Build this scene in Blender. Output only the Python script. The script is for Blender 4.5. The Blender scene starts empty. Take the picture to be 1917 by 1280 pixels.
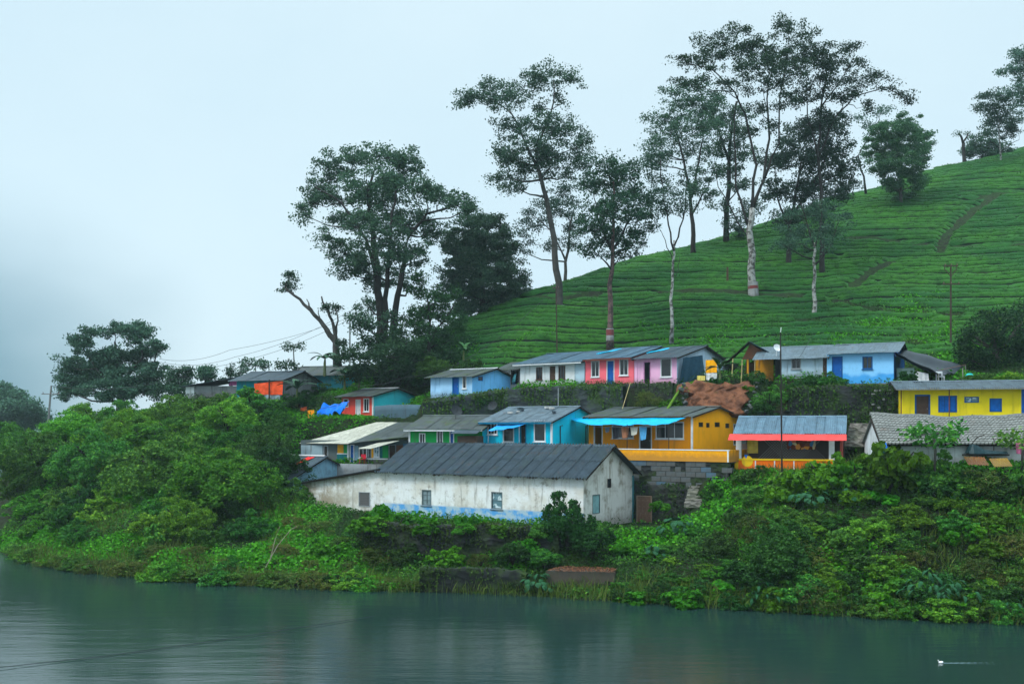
import bpy, math, random
import numpy as np
from mathutils import Vector, Matrix

random.seed(7)
rng = np.random.default_rng(7)
S = bpy.context.scene
C = S.collection

# ------------------------------------------------------------------ camera, sky, sun, exposure
F, CX, HY, H = 1900.0, 958.5, 800.0, 10.5        # focal length and horizon in photo pixels, eye height in metres
cam_d = bpy.data.cameras.new('camera')
cam_d.sensor_width = 36.0
cam_d.lens = 36.0 * F / 1917.0
cam_d.shift_y = (HY - 640.0) / 1917.0
cam_d.clip_end = 3000.0
cam = bpy.data.objects.new('camera', cam_d)
cam.location = (0, 0, H)
cam.rotation_euler = (math.radians(90), 0, 0)
C.objects.link(cam)
S.camera = cam

SUN_EL, SUN_AZ = math.radians(52), math.radians(242)   # azimuth measured clockwise from +Y
w = bpy.data.worlds.new('World')
S.world = w
w.use_nodes = True
nt = w.node_tree
nt.nodes.clear()
def wn(t, **k):
    n = nt.nodes.new(t)
    for a, b in k.items():
        setattr(n, a, b)
    return n
wl = nt.links.new
out = wn('ShaderNodeOutputWorld')
bg = wn('ShaderNodeBackground')
bg.inputs[1].default_value = 0.1
sky = wn('ShaderNodeTexSky', sky_type='NISHITA', sun_disc=False, sun_elevation=SUN_EL, sun_rotation=SUN_AZ)
tc = wn('ShaderNodeTexCoord')
sep = wn('ShaderNodeSeparateXYZ')
wl(tc.outputs['Generated'], sep.inputs[0])
# overcast: brightest overhead, paler towards the horizon
el = wn('ShaderNodeMapRange')
el.inputs[1].default_value = 0.40; el.inputs[2].default_value = 1.0
el.inputs[3].default_value = 1.0; el.inputs[4].default_value = 3.7
wl(sep.outputs[2], el.inputs[0])
nz = wn('ShaderNodeTexNoise')
nz.inputs['Scale'].default_value = 2.6; nz.inputs['Detail'].default_value = 4.0; nz.inputs['Roughness'].default_value = 0.5
mp = wn('ShaderNodeMapping')
mp.inputs['Scale'].default_value = (1, 1, 1.6)
wl(tc.outputs['Generated'], mp.inputs[0]); wl(mp.outputs[0], nz.inputs[0])
ramp = wn('ShaderNodeValToRGB')
ramp.color_ramp.elements[0].position = 0.30; ramp.color_ramp.elements[0].color = (0.64, 0.83, 0.93, 1)
ramp.color_ramp.elements[1].position = 0.62; ramp.color_ramp.elements[1].color = (0.70, 0.875, 0.96, 1)
wl(nz.outputs[0], ramp.inputs[0])
# a bank of heavier rain cloud low over the valley on the left
vm = wn('ShaderNodeVectorMath', operation='SUBTRACT')
vm.inputs[1].default_value = (-0.54, 0.84, 0.03)
wl(tc.outputs['Generated'], vm.inputs[0])
vs = wn('ShaderNodeVectorMath', operation='MULTIPLY'); vs.inputs[1].default_value = (1.0, 0.6, 1.15)
wl(vm.outputs[0], vs.inputs[0])
vl = wn('ShaderNodeVectorMath', operation='LENGTH'); wl(vs.outputs[0], vl.inputs[0])
nadd = wn('ShaderNodeMath', operation='MULTIPLY_ADD'); nadd.inputs[1].default_value = -0.22
wl(nz.outputs[0], nadd.inputs[0]); wl(vl.outputs['Value'], nadd.inputs[2])
dk = wn('ShaderNodeMapRange', interpolation_type='SMOOTHSTEP')
dk.inputs[1].default_value = -0.10; dk.inputs[2].default_value = 0.15
dk.inputs[3].default_value = 0.95; dk.inputs[4].default_value = 0.0
wl(nadd.outputs[0], dk.inputs[0])
mixd = wn('ShaderNodeMixRGB'); mixd.inputs[2].default_value = (0.085, 0.25, 0.35, 1)
wl(dk.outputs[0], mixd.inputs[0]); wl(ramp.outputs[0], mixd.inputs[1])
sc1 = wn('ShaderNodeMixRGB', blend_type='MULTIPLY'); sc1.inputs[0].default_value = 1.0
wl(mixd.outputs[0], sc1.inputs[1]); wl(el.outputs[0], sc1.inputs[2])
sc2 = wn('ShaderNodeMixRGB', blend_type='MULTIPLY'); sc2.inputs[0].default_value = 1.0; sc2.inputs[2].default_value = (7.2, 7.2, 7.2, 1)
wl(sc1.outputs[0], sc2.inputs[1])
mixs = wn('ShaderNodeMixRGB'); mixs.inputs[0].default_value = 0.93
wl(sky.outputs[0], mixs.inputs[1]); wl(sc2.outputs[0], mixs.inputs[2])
wl(mixs.outputs[0], bg.inputs[0]); wl(bg.outputs[0], out.inputs[0])

sun_d = bpy.data.lights.new('sun', 'SUN')
sun_d.energy = 1.5
sun_d.angle = math.radians(16)
sun_d.color = (1.0, 0.96, 0.9)
sun = bpy.data.objects.new('sun', sun_d)
sd = Vector((math.sin(SUN_AZ) * math.cos(SUN_EL), math.cos(SUN_AZ) * math.cos(SUN_EL), math.sin(SUN_EL)))
sun.rotation_euler = sd.to_track_quat('Z', 'Y').to_euler()
sun.location = sd * 200
C.objects.link(sun)

S.view_settings.view_transform = 'Standard'
S.view_settings.look = 'None'
S.view_settings.exposure = 0.56
S.view_settings.gamma = 1.0
S.render.engine = 'CYCLES'
S.cycles.use_denoising = True
S.cycles.max_bounces = 6
S.cycles.diffuse_bounces = 2
S.cycles.glossy_bounces = 3
S.cycles.transmission_bounces = 3
S.cycles.volume_bounces = 1
S.cycles.transparent_max_bounces = 6

# ------------------------------------------------------------------ small helpers
def W(px, py, Y):
    """a photo pixel at depth Y, in metres"""
    return Vector(((px - CX) / F * Y, Y, H - (py - HY) / F * Y))

def lin(r, g, b, k=1.0):
    def f(c):
        c = c / 255.0
        return (c / 12.92 if c <= 0.04045 else ((c + 0.055) / 1.055) ** 2.4) * k
    return (f(r), f(g), f(b))

class MB:
    def __init__(s):
        s.v, s.f, s.m = [], [], []
    def poly(s, pts, m=0):
        n = len(s.v)
        s.v += [tuple(p) for p in pts]
        s.f.append(tuple(range(n, n + len(pts))))
        s.m.append(m)
    def box(s, x0, x1, y0, y1, z0, z1, m=0):
        n = len(s.v)
        s.v += [(x, y, z) for z in (z0, z1) for y in (y0, y1) for x in (x0, x1)]
        for q in ((0, 2, 3, 1), (4, 5, 7, 6), (0, 1, 5, 4), (2, 6, 7, 3), (0, 4, 6, 2), (1, 3, 7, 5)):
            s.f.append(tuple(n + i for i in q)); s.m.append(m)
    def slab(s, pts, t, m=0):
        """a quad given by 4 points, thickened by vector t"""
        t = Vector(t); n = len(s.v)
        s.v += [tuple(Vector(p)) for p in pts] + [tuple(Vector(p) + t) for p in pts]
        k = len(pts)
        s.f.append(tuple(n + i for i in range(k))); s.m.append(m)
        s.f.append(tuple(n + k + i for i in reversed(range(k)))); s.m.append(m)
        for i in range(k):
            j = (i + 1) % k
            s.f.append((n + i, n + k + i, n + k + j, n + j)); s.m.append(m)
    def tube(s, pts, rad, n=6, m=0, cap=True):
        pts = [Vector(p) for p in pts]
        if not hasattr(rad, '__len__'):
            rad = [rad] * len(pts)
        b = len(s.v)
        for i, p in enumerate(pts):
            d = (pts[min(i + 1, len(pts) - 1)] - pts[max(i - 1, 0)])
            d = d.normalized() if d.length > 1e-9 else Vector((0, 0, 1))
            a = d.orthogonal().normalized() if abs(d.z) > 0.95 else d.cross(Vector((0, 0, 1))).normalized()
            c = d.cross(a)
            for k in range(n):
                t = 2 * math.pi * k / n
                s.v.append(tuple(p + (a * math.cos(t) + c * math.sin(t)) * rad[i]))
        for i in range(len(pts) - 1):
            for k in range(n):
                j = (k + 1) % n
                s.f.append((b + i * n + k, b + i * n + j, b + (i + 1) * n + j, b + (i + 1) * n + k)); s.m.append(m)
        if cap:
            s.f.append(tuple(b + k for k in reversed(range(n)))); s.m.append(m)
            e = b + (len(pts) - 1) * n
            s.f.append(tuple(e + k for k in range(n))); s.m.append(m)
    def mesh(s, name, mats, smooth=False):
        me = bpy.data.meshes.new(name)
        me.from_pydata(s.v, [], s.f)
        for mt in (mats if isinstance(mats, (list, tuple)) else [mats]):
            me.materials.append(mt)
        if any(s.m):
            me.polygons.foreach_set('material_index', s.m)
        if smooth:
            me.polygons.foreach_set('use_smooth', [True] * len(me.polygons))
        me.update()
        return me
    def build(s, name, mats, parent=None, smooth=False):
        return link(name, s.mesh(name, mats, smooth), parent)

def link(name, me, parent=None):
    o = bpy.data.objects.new(name, me)
    C.objects.link(o)
    if parent is not None:
        o.parent = parent
    return o

def tag(o, label, cat, group=None, kind=None):
    if label: o['label'] = label
    if cat: o['category'] = cat
    if group: o['group'] = group
    if kind: o['kind'] = kind
    return o

def thing(name, label, cat, loc=(0, 0, 0), rz=0.0, group=None):
    o = bpy.data.objects.new(name, None)
    o.empty_display_size = 0.3
    C.objects.link(o)
    o.location = loc
    o.rotation_euler = (0, 0, rz)
    return tag(o, label, cat, group)

def mesh_np(name, V, Q, mat, smooth=False):
    """quads from numpy arrays, fast"""
    me = bpy.data.meshes.new(name)
    V = np.asarray(V, np.float32); Q = np.asarray(Q, np.int32)
    k = Q.shape[1]
    me.vertices.add(len(V)); me.vertices.foreach_set('co', V.ravel())
    me.loops.add(Q.size); me.loops.foreach_set('vertex_index', Q.ravel())
    me.polygons.add(len(Q))
    me.polygons.foreach_set('loop_start', np.arange(0, Q.size, k, dtype=np.int32))
    me.polygons.foreach_set('loop_total', np.full(len(Q), k, np.int32))
    if smooth:
        me.polygons.foreach_set('use_smooth', np.ones(len(Q), bool))
    for mt in (mat if isinstance(mat, (list, tuple)) else [mat]):
        me.materials.append(mt)
    me.update(calc_edges=True)
    me.validate()
    return me

# ------------------------------------------------------------------ materials
MATS = {}
def newmat(name):
    m = bpy.data.materials.new(name)
    m.use_nodes = True
    t = m.node_tree
    t.nodes.clear()
    o = t.nodes.new('ShaderNodeOutputMaterial')
    p = t.nodes.new('ShaderNodeBsdfPrincipled')
    t.links.new(p.outputs[0], o.inputs[0])
    return m, t, p, o

def N(t, kind, **k):
    n = t.nodes.new(kind)
    for a, b in k.items():
        setattr(n, a, b)
    return n

def noise(t, vec, scale, detail=4, rough=0.55, stretch=None):
    n = N(t, 'ShaderNodeTexNoise')
    n.inputs['Scale'].default_value = scale
    n.inputs['Detail'].default_value = detail
    n.inputs['Roughness'].default_value = rough
    if stretch:
        m = N(t, 'ShaderNodeMapping'); m.inputs['Scale'].default_value = stretch
        t.links.new(vec, m.inputs[0]); vec = m.outputs[0]
    t.links.new(vec, n.inputs['Vector'])
    return n.outputs[0]

def rampv(t, val, lo, hi):
    r = N(t, 'ShaderNodeMapRange', interpolation_type='SMOOTHSTEP')
    r.inputs[1].default_value = lo; r.inputs[2].default_value = hi
    t.links.new(val, r.inputs[0])
    return r.outputs[0]

def mix(t, fac, a, b, mode='MIX'):
    m = N(t, 'ShaderNodeMixRGB', blend_type=mode)
    for i, x in ((0, fac), (1, a), (2, b)):
        if hasattr(x, 'is_linked') or hasattr(x, 'links'):
            t.links.new(x, m.inputs[i])
        elif i == 0:
            m.inputs[0].default_value = x
        else:
            m.inputs[i].default_value = (x[0], x[1], x[2], 1)
    return m.outputs[0]

def bump(t, p, h, strength=0.3, dist=0.05):
    b = N(t, 'ShaderNodeBump')
    b.inputs['Strength'].default_value = strength
    b.inputs['Distance'].default_value = dist
    t.links.new(h, b.inputs['Height'])
    t.links.new(b.outputs[0], p.inputs['Normal'])

def mul(t, a, b):
    m = N(t, 'ShaderNodeMath', operation='MULTIPLY')
    t.links.new(a, m.inputs[0])
    if hasattr(b, 'links'): t.links.new(b, m.inputs[1])
    else: m.inputs[1].default_value = b
    return m.outputs[0]

def plaster(name, col, dirt=0.35, dirt_col=(0.10, 0.09, 0.07), rough=0.85, streak=True, scale=1.0):
    """painted masonry: blotches, run-down streaks, damp spots"""
    if name in MATS: return MATS[name]
    m, t, p, o = newmat(name)
    co = N(t, 'ShaderNodeTexCoord').outputs['Object']
    a = rampv(t, noise(t, co, 1.1 * scale, 6, 0.65), 0.45, 0.72)
    c = mix(t, mul(t, a, dirt), col, dirt_col)
    b = rampv(t, noise(t, co, 0.6 * scale, 3), 0.35, 0.7)
    c = mix(t, mul(t, b, 0.35), c, tuple(x * 0.72 for x in col))
    if streak:
        s = rampv(t, noise(t, co, 3.0 * scale, 4, 0.6, (1, 1, 0.12)), 0.52, 0.75)
        c = mix(t, mul(t, s, min(1.0, dirt * 1.6)), c, dirt_col)
    # mud splashed up from the ground, grime washed down from the eave
    sz = N(t, 'ShaderNodeSeparateXYZ'); t.links.new(co, sz.inputs[0])
    sa = N(t, 'ShaderNodeMath', operation='MULTIPLY_ADD'); sa.inputs[1].default_value = -0.9
    t.links.new(noise(t, co, 2.6, 5, 0.65), sa.inputs[0]); t.links.new(sz.outputs[2], sa.inputs[2])
    sm = N(t, 'ShaderNodeMapRange'); sm.inputs[1].default_value = 0.18; sm.inputs[2].default_value = -0.35
    t.links.new(sa.outputs[0], sm.inputs[0])
    c = mix(t, mul(t, sm.outputs[0], 0.5), c, (0.10, 0.08, 0.06))
    f = noise(t, co, 22, 3)
    t.links.new(c, p.inputs['Base Color'])
    p.inputs['Roughness'].default_value = rough
    p.inputs['Specular IOR Level'].default_value = 0.25
    bump(t, p, f, 0.25, 0.02)
    MATS[name] = m
    return m

def simple(name, col, rough=0.6, var=0.25, metal=0.0, spec=0.4, scale=3.0):
    if name in MATS: return MATS[name]
    m, t, p, o = newmat(name)
    co = N(t, 'ShaderNodeTexCoord').outputs['Object']
    a = rampv(t, noise(t, co, scale, 5, 0.6), 0.35, 0.7)
    c = mix(t, mul(t, a, var * 2), col, tuple(x * 0.45 for x in col))
    t.links.new(c, p.inputs['Base Color'])
    p.inputs['Roughness'].default_value = rough
    p.inputs['Metallic'].default_value = metal
    p.inputs['Specular IOR Level'].default_value = spec
    bump(t, p, noise(t, co, scale * 8, 3), 0.15, 0.02)
    MATS[name] = m
    return m

def roofmat(name, col, moss=(0.05, 0.075, 0.02), moss_amt=0.4, rough=0.55, rnd=0.5):
    """weathered sheet roofing: each sheet a slightly different grey, moss and water runs"""
    if name in MATS: return MATS[name]
    m, t, p, o = newmat(name)
    co = N(t, 'ShaderNodeTexCoord').outputs['Object']
    oi = N(t, 'ShaderNodeObjectInfo')
    off = N(t, 'ShaderNodeVectorMath', operation='ADD')
    sc = N(t, 'ShaderNodeVectorMath', operation='SCALE'); sc.inputs['Scale'].default_value = 37.0
    t.links.new(oi.outputs['Random'], sc.inputs[0])
    t.links.new(co, off.inputs[0]); t.links.new(sc.outputs[0], off.inputs[1])
    v = off.outputs[0]
    c = mix(t, mul(t, oi.outputs['Random'], rnd), col, tuple(x * 0.5 for x in col))
    a = rampv(t, noise(t, v, 1.3, 6, 0.65), 0.42, 0.75)
    c = mix(t, mul(t, a, 0.6), c, tuple(min(1, x * 1.7) for x in col))
    b = rampv(t, noise(t, v, 0.8, 6, 0.7), 0.48, 0.68)
    c = mix(t, mul(t, b, moss_amt), c, moss)
    c = mix(t, mul(t, rampv(t, noise(t, v, 0.9, 7, 0.75), 0.57, 0.70), 0.45), c, (0.10, 0.045, 0.025))
    c = mix(t, mul(t, rampv(t, noise(t, v, 5.0, 3, 0.6, (1, 0.08, 1)), 0.5, 0.7), 0.45), c, tuple(x * 0.35 for x in col))
    t.links.new(c, p.inputs['Base Color'])
    p.inputs['Roughness'].default_value = rough
    p.inputs['Specular IOR Level'].default_value = 0.35
    MATS[name] = m
    return m

def leafmat(name, c1, c2, trans=0.2, rough=0.55, tip=None):
    """leaves: every leaf its own shade, every plant its own cast, light shining through"""
    if name in MATS: return MATS[name]
    m, t, p, o = newmat(name)
    g = N(t, 'ShaderNodeNewGeometry')
    oi = N(t, 'ShaderNodeObjectInfo')
    c = mix(t, g.outputs['Random Per Island'], c1, c2)
    if tip:
        f = rampv(t, g.outputs['Random Per Island'], 0.86, 0.97)
        c = mix(t, f, c, tip)
    hs = N(t, 'ShaderNodeHueSaturation')
    mr = N(t, 'ShaderNodeMapRange'); mr.inputs[3].default_value = 0.62; mr.inputs[4].default_value = 1.3
    mh = N(t, 'ShaderNodeMapRange'); mh.inputs[3].default_value = 0.478; mh.inputs[4].default_value = 0.522
    wn_ = N(t, 'ShaderNodeTexWhiteNoise', noise_dimensions='1D')
    t.links.new(oi.outputs['Random'], wn_.inputs['W'])
    t.links.new(wn_.outputs['Value'], mh.inputs[0]); t.links.new(mh.outputs[0], hs.inputs['Hue'])
    t.links.new(oi.outputs['Random'], mr.inputs[0]); t.links.new(mr.outputs[0], hs.inputs['Value'])
    t.links.new(c, hs.inputs['Color'])
    t.links.new(hs.outputs[0], p.inputs['Base Color'])
    p.inputs['Roughness'].default_value = rough
    p.inputs['Specular IOR Level'].default_value = 0.08
    tr = N(t, 'ShaderNodeBsdfTranslucent')
    t.links.new(hs.outputs[0], tr.inputs[0])
    ms = N(t, 'ShaderNodeMixShader'); ms.inputs[0].default_value = trans
    t.links.new(p.outputs[0], ms.inputs[1]); t.links.new(tr.outputs[0], ms.inputs[2])
    t.links.new(ms.outputs[0], o.inputs[0])
    MATS[name] = m
    return m

def stonemat(name, col, moss_amt=0.5, scale=2.2, moss=(0.035, 0.07, 0.012)):
    if name in MATS: return MATS[name]
    m, t, p, o = newmat(name)
    co = N(t, 'ShaderNodeTexCoord').outputs['Object']
    vo = N(t, 'ShaderNodeTexVoronoi', feature='F1'); vo.inputs['Scale'].default_value = scale
    mp_ = N(t, 'ShaderNodeMapping'); mp_.inputs['Scale'].default_value = (1, 1, 1.7)
    t.links.new(co, mp_.inputs[0]); t.links.new(mp_.outputs[0], vo.inputs['Vector'])
    c = mix(t, vo.outputs['Color'], tuple(x * 0.55 for x in col), tuple(x * 1.35 for x in col))
    a = rampv(t, noise(t, co, 0.9, 6, 0.65), 0.42, 0.66)
    c = mix(t, mul(t, a, moss_amt), c, moss)
    d = rampv(t, noise(t, co, 4.0, 5, 0.65), 0.5, 0.75)
    c = mix(t, mul(t, d, 0.5), c, tuple(x * 0.4 for x in col))
    t.links.new(c, p.inputs['Base Color'])
    p.inputs['Roughness'].default_value = 0.9
    bump(t, p, vo.outputs['Distance'], 0.8, 0.12)
    MATS[name] = m
    return m
# ------------------------------------------------------------------ terrain
# ground heights taken along sight lines: (photo column, depth, height above the river)
CPX = [
 # river bed and shoreline
 (2300, 30, -3), (1900, 30, -3), (1400, 30, -3), (1000, 30, -3), (500, 34, -3), (100, 38, -3), (-400, 40, -3),
 (2300, 46, -1.6), (1917, 49, -1.5), (1400, 53, -1.5), (1000, 58, -1.5), (500, 62, -1.5), (250, 66, -1.4), (100, 70, -1.4), (20, 75, -1.5), (-150, 80, -2.2), (-400, 85, -2.5),
 (2300, 51, 0), (1917, 54.7, 0), (1650, 56.5, 0), (1400, 58.7, 0), (1200, 61, 0), (1000, 63.3, 0), (750, 65.6, 0), (500, 67.6, 0), (250, 71.3, 0), (100, 76.7, 0), (30, 81.4, 0), (0, 88, -0.1), (-60, 96, -0.4),
 (-250, 110, -1.5), (-500, 120, -2),
 # right bank
 (2300, 62, 8), (1917, 60, 4.6), (1917, 64.5, 8.0), (1750, 60.5, 4.3), (1750, 65, 8.0), (1600, 62, 4.0), (1600, 68, 7.4), (1450, 63.5, 3.6), (1450, 70, 6.6),
 (1330, 65, 2.7), (1330, 70.5, 5.0), (1230, 66, 2.2), (1230, 70, 3.5), (1290, 73.2, 5.9),
 (1100, 66, 1.4), (1000, 67, 1.3), (900, 68.6, 1.4), (1092, 69.6, 3.5), (950, 73, 3.4), (800, 72, 1.8), (800, 76.5, 3.4), (650, 73, 2.0), (650, 80, 3.6),
 # terraces in the middle
 (1205, 74.3, 3.4), (1245, 73.2, 3.5), (1262, 72.0, 3.7), (1200, 78, 7.6), (1290, 76.5, 7.9), (1360, 74, 7.3), (1480, 76, 7.4), (1560, 75, 7.4), (1480, 80, 8.8), (1600, 76, 8.4), (1700, 70, 8.7), (1900, 70, 9.0),
 (1700, 74.5, 10.9), (1900, 73, 10.9), (1700, 79.5, 13.4), (1900, 78, 13.4), (2300, 76, 13.5),
 (1030, 82, 8.4), (1000, 86.5, 9.4), (1130, 83, 8.6), (900, 85, 8.4), (800, 86, 8.2), (900, 90, 10.0), (1150, 84.5, 9.8), (1250, 82.8, 9.6), (1380, 81.5, 9.2),
 (700, 86, 7.2), (600, 88, 6.8), (700, 92, 9.6), (560, 84, 4.6), (560, 92, 8.2), (640, 96, 10.9), (760, 97, 11.4), (700, 104, 12.4),
 # the upper row of houses
 (1265, 86.4, 14.1), (1150, 89.3, 14.1), (1050, 92.2, 14.1), (950, 95, 13.8), (850, 94, 12.9), (1340, 85.4, 14.2), (1420, 85.8, 14.3), (1500, 84.5, 14.2), (1660, 81.5, 13.8),
 (1300, 96, 15.4), (1150, 99, 15.4), (1050, 101, 15.2), (950, 103, 14.8), (860, 103, 14.6), (1450, 92, 15.6), (1600, 89, 15.4), (1800, 85, 15.2), (2300, 82, 15.5),
 # left thicket rising to the far houses
 (400, 74, 1.8), (400, 85, 5.2), (250, 80, 3.2), (250, 95, 8.0), (100, 85, 2.4), (100, 98, 7.0), (40, 92, 2.2), (400, 97, 10.0), (500, 96, 9.5), (500, 103, 12.8), (420, 106, 13.2), (330, 110, 12.6), (230, 115, 11.8), (120, 116, 10.6), (50, 110, 7.0), (10, 104, 3.5),
 (560, 110, 14.6), (640, 112, 15.6), (720, 112, 16.8), (780, 110, 17.2), (-60, 112, 1.5),
 (500, 130, 11), (350, 135, 9), (200, 140, 7), (80, 140, 5), (600, 140, 12), (400, 170, 2), (150, 170, 0), (600, 180, 4), (-100, 140, 0), (-200, 170, -1),
 # tea hill
 (850, 119, 22.4), (760, 117, 19.2), (1000, 118, 26.0), (1000, 104, 19.8), (1200, 129, 31.9), (1200, 110, 23.4), (1410, 112, 24.9), (1410, 141, 38.0), (1550, 120, 29.5), (1550, 152, 44.5),
 (1750, 120, 31.2), (1750, 163, 52.0), (1917, 120, 32.3), (1917, 170, 57.0), (2200, 120, 34), (2200, 178, 64.5), (2500, 120, 35), (2500, 180, 67),
 (850, 135, 21.5), (1000, 138, 27.0), (1200, 150, 33.5), (1410, 165, 40.0), (1550, 175, 46.0), (1750, 190, 54.0), (1917, 198, 60.0), (2300, 205, 66),
 (750, 140, 16), (850, 180, 12), (1000, 190, 20), (1410, 215, 36), (1917, 235, 55), (2300, 235, 60),
]
cp = np.array([((a - CX) / F * y, y, z) for a, y, z in CPX])
def _kern(d): return d
def _fit(cp):
    n = len(cp)
    D = np.hypot(cp[:, None, 0] - cp[None, :, 0], cp[:, None, 1] - cp[None, :, 1])
    A = np.zeros((n + 3, n + 3))
    A[:n, :n] = D - np.eye(n) * 0.05
    A[:n, n] = 1; A[:n, n + 1] = cp[:, 0]; A[:n, n + 2] = cp[:, 1]
    A[n:, :n] = A[:n, n:].T
    return np.linalg.solve(A, np.r_[cp[:, 2], 0, 0, 0])
_w = _fit(cp)
def rbf(x, y):
    x = np.asarray(x, float); y = np.asarray(y, float)
    sh = x.shape; x = x.ravel(); y = y.ravel()
    o = _w[-3] + _w[-2] * x + _w[-1] * y
    for i in range(len(cp)):
        o += _w[i] * np.hypot(x - cp[i, 0], y - cp[i, 1])
    return o.reshape(sh)

def vnoise(x, y, seed=0):
    """smooth value noise, numpy"""
    x = np.asarray(x, float); y = np.asarray(y, float)
    xi = np.floor(x).astype(np.int64); yi = np.floor(y).astype(np.int64)
    fx = x - xi; fy = y - yi
    fx = fx * fx * (3 - 2 * fx); fy = fy * fy * (3 - 2 * fy)
    def h(a, b):
        n = (a * 374761393 + b * 668265263 + seed * 974711) & 0x7fffffff
        n = ((n ^ (n >> 13)) * 1274126177) & 0x7fffffff
        return ((n ^ (n >> 16)) & 0xffff) / 65535.0
    return (h(xi, yi) * (1 - fx) + h(xi + 1, yi) * fx) * (1 - fy) + (h(xi, yi + 1) * (1 - fx) + h(xi + 1, yi + 1) * fx) * fy

GX0, GX1, GY0, GY1, GS = -100.0, 150.0, 26.0, 240.0, 0.5
gx = np.arange(GX0, GX1 + 1e-6, GS); gy = np.arange(GY0, GY1 + 1e-6, GS)
GXX, GYY = np.meshgrid(gx, gy)
GZ = rbf(GXX, GYY)
EDGE = np.clip(np.minimum(np.minimum(GXX - GX0, GX1 - GXX), GY1 - GYY) / 12.0, 0, 1)
GZ = np.where(GZ > -3, -3 + (GZ + 3) * EDGE ** 0.5, GZ)
GZ = np.maximum(GZ, -3.4)
GZS = GZ.copy()                     # the smooth hill, for the tea terraces
GZ = GZ + (vnoise(GXX * 0.45, GYY * 0.45, 3) - 0.5) * 0.35 + (vnoise(GXX * 1.3, GYY * 1.3, 5) - 0.5) * 0.12

def zt(x, y, g=None):
    g = GZ if g is None else g
    x = np.asarray(x, float); y = np.asarray(y, float)
    u = np.clip((x - GX0) / GS, 0, len(gx) - 1.001); v = np.clip((y - GY0) / GS, 0, len(gy) - 1.001)
    i = u.astype(int); j = v.astype(int); fu = u - i; fv = v - j
    return (g[j, i] * (1 - fu) + g[j, i + 1] * fu) * (1 - fv) + (g[j + 1, i] * (1 - fu) + g[j + 1, i + 1] * fu) * fv

YM = np.arange(50, 200, 0.25)
def hit(px, py):
    """where the sight line through a photo pixel first meets the ground"""
    x = (px - CX) / F * YM
    zr = H - (py - HY) / F * YM
    b = np.nonzero((zr <= zt(x, YM)) & (zr > -0.2))[0]
    if len(b) == 0: return None
    k = b[0]
    return Vector((x[k], YM[k], float(zt(x[k], YM[k]))))

PADS = []
def pad(x, y, ang, L, d, z, m=0.5, fall=1.2):
    """level ground under a house: origin front-left corner, local x along the front turned by -ang"""
    global GZ
    c, s = math.cos(ang), math.sin(ang)
    a = (GXX - x) * c - (GYY - y) * s
    b = (GXX - x) * s + (GYY - y) * c
    dx = np.maximum(np.maximum(-a, a - L), 0); dy = np.maximum(np.maximum(-b, b - d), 0)
    dist = np.hypot(dx, dy)
    k = np.clip((dist - m) / fall, 0, 1); k = k * k * (3 - 2 * k)
    GZ = GZ * k + z * (1 - k)

def make_ground():
    m, t, p, o = newmat('ground_soil')
    co = N(t, 'ShaderNodeTexCoord').outputs['Object']
    a = rampv(t, noise(t, co, 0.35, 6, 0.65), 0.4, 0.62)
    c = mix(t, a, (0.014, 0.032, 0.010), (0.018, 0.018, 0.011))
    b = rampv(t, noise(t, co, 2.4, 6, 0.65), 0.42, 0.68)
    c = mix(t, b, c, (0.025, 0.055, 0.010))
    t.links.new(c, p.inputs['Base Color'])
    p.inputs['Roughness'].default_value = 0.95
    bump(t, p, noise(t, co, 9, 5, 0.7), 0.9, 0.2)
    nx, ny = len(gx), len(gy)
    V = np.c_[GXX.ravel(), GYY.ravel(), GZ.ravel()]
    i = np.arange(nx - 1); j = np.arange(ny - 1)
    I, J = np.meshgrid(i, j)
    k = (J * nx + I).ravel()
    Q = np.c_[k, k + 1, k + 1 + nx, k + nx]
    o = link('terrain', mesh_np('terrain', V, Q, m, True))
    o['kind'] = 'structure'

def make_water():
    m, t, p, o = newmat('river_water')
    co = N(t, 'ShaderNodeTexCoord').outputs['Object']
    p.inputs['Base Color'].default_value = (0.010, 0.028, 0.025, 1)
    p.inputs['IOR'].default_value = 1.45
    r1 = noise(t, co, 0.05, 4, 0.6, (0.4, 1.5, 1))
    rr = N(t, 'ShaderNodeMapRange'); rr.inputs[1].default_value = 0.35; rr.inputs[2].default_value = 0.65
    rr.inputs[3].default_value = 0.09; rr.inputs[4].default_value = 0.15
    t.links.new(r1, rr.inputs[0]); t.links.new(rr.outputs[0], p.inputs['Roughness'])
    h1 = noise(t, co, 0.55, 3, 0.55, (0.35, 1.6, 1))
    h2 = noise(t, co, 2.2, 4, 0.6, (0.3, 1.7, 1))
    h3 = noise(t, co, 7.0, 3, 0.6, (0.35, 1.5, 1))
    ad = N(t, 'ShaderNodeMath', operation='MULTIPLY_ADD'); ad.inputs[1].default_value = 0.30
    t.links.new(h2, ad.inputs[0]); t.links.new(h1, ad.inputs[2])
    ae = N(t, 'ShaderNodeMath', operation='MULTIPLY_ADD'); ae.inputs[1].default_value = 0.14
    t.links.new(h3, ae.inputs[0]); t.links.new(ad.outputs[0], ae.inputs[2])
    bump(t, p, ae.outputs[0], 0.24, 0.12)
    mb = MB()
    mb.poly([(-330, -60, 0), (330, -60, 0), (330, 330, 0), (-330, 330, 0)])
    o = mb.build('river_water', m)
    o['kind'] = 'structure'
    mb = MB()
    mb.poly([(-332, -62, -3.9), (332, -62, -3.9), (332, 332, -3.9), (-332, 332, -3.9)])
    o = mb.build('riverbed', simple('riverbed_mud', (0.03, 0.035, 0.02), 0.95))
    o['kind'] = 'structure'

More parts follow.
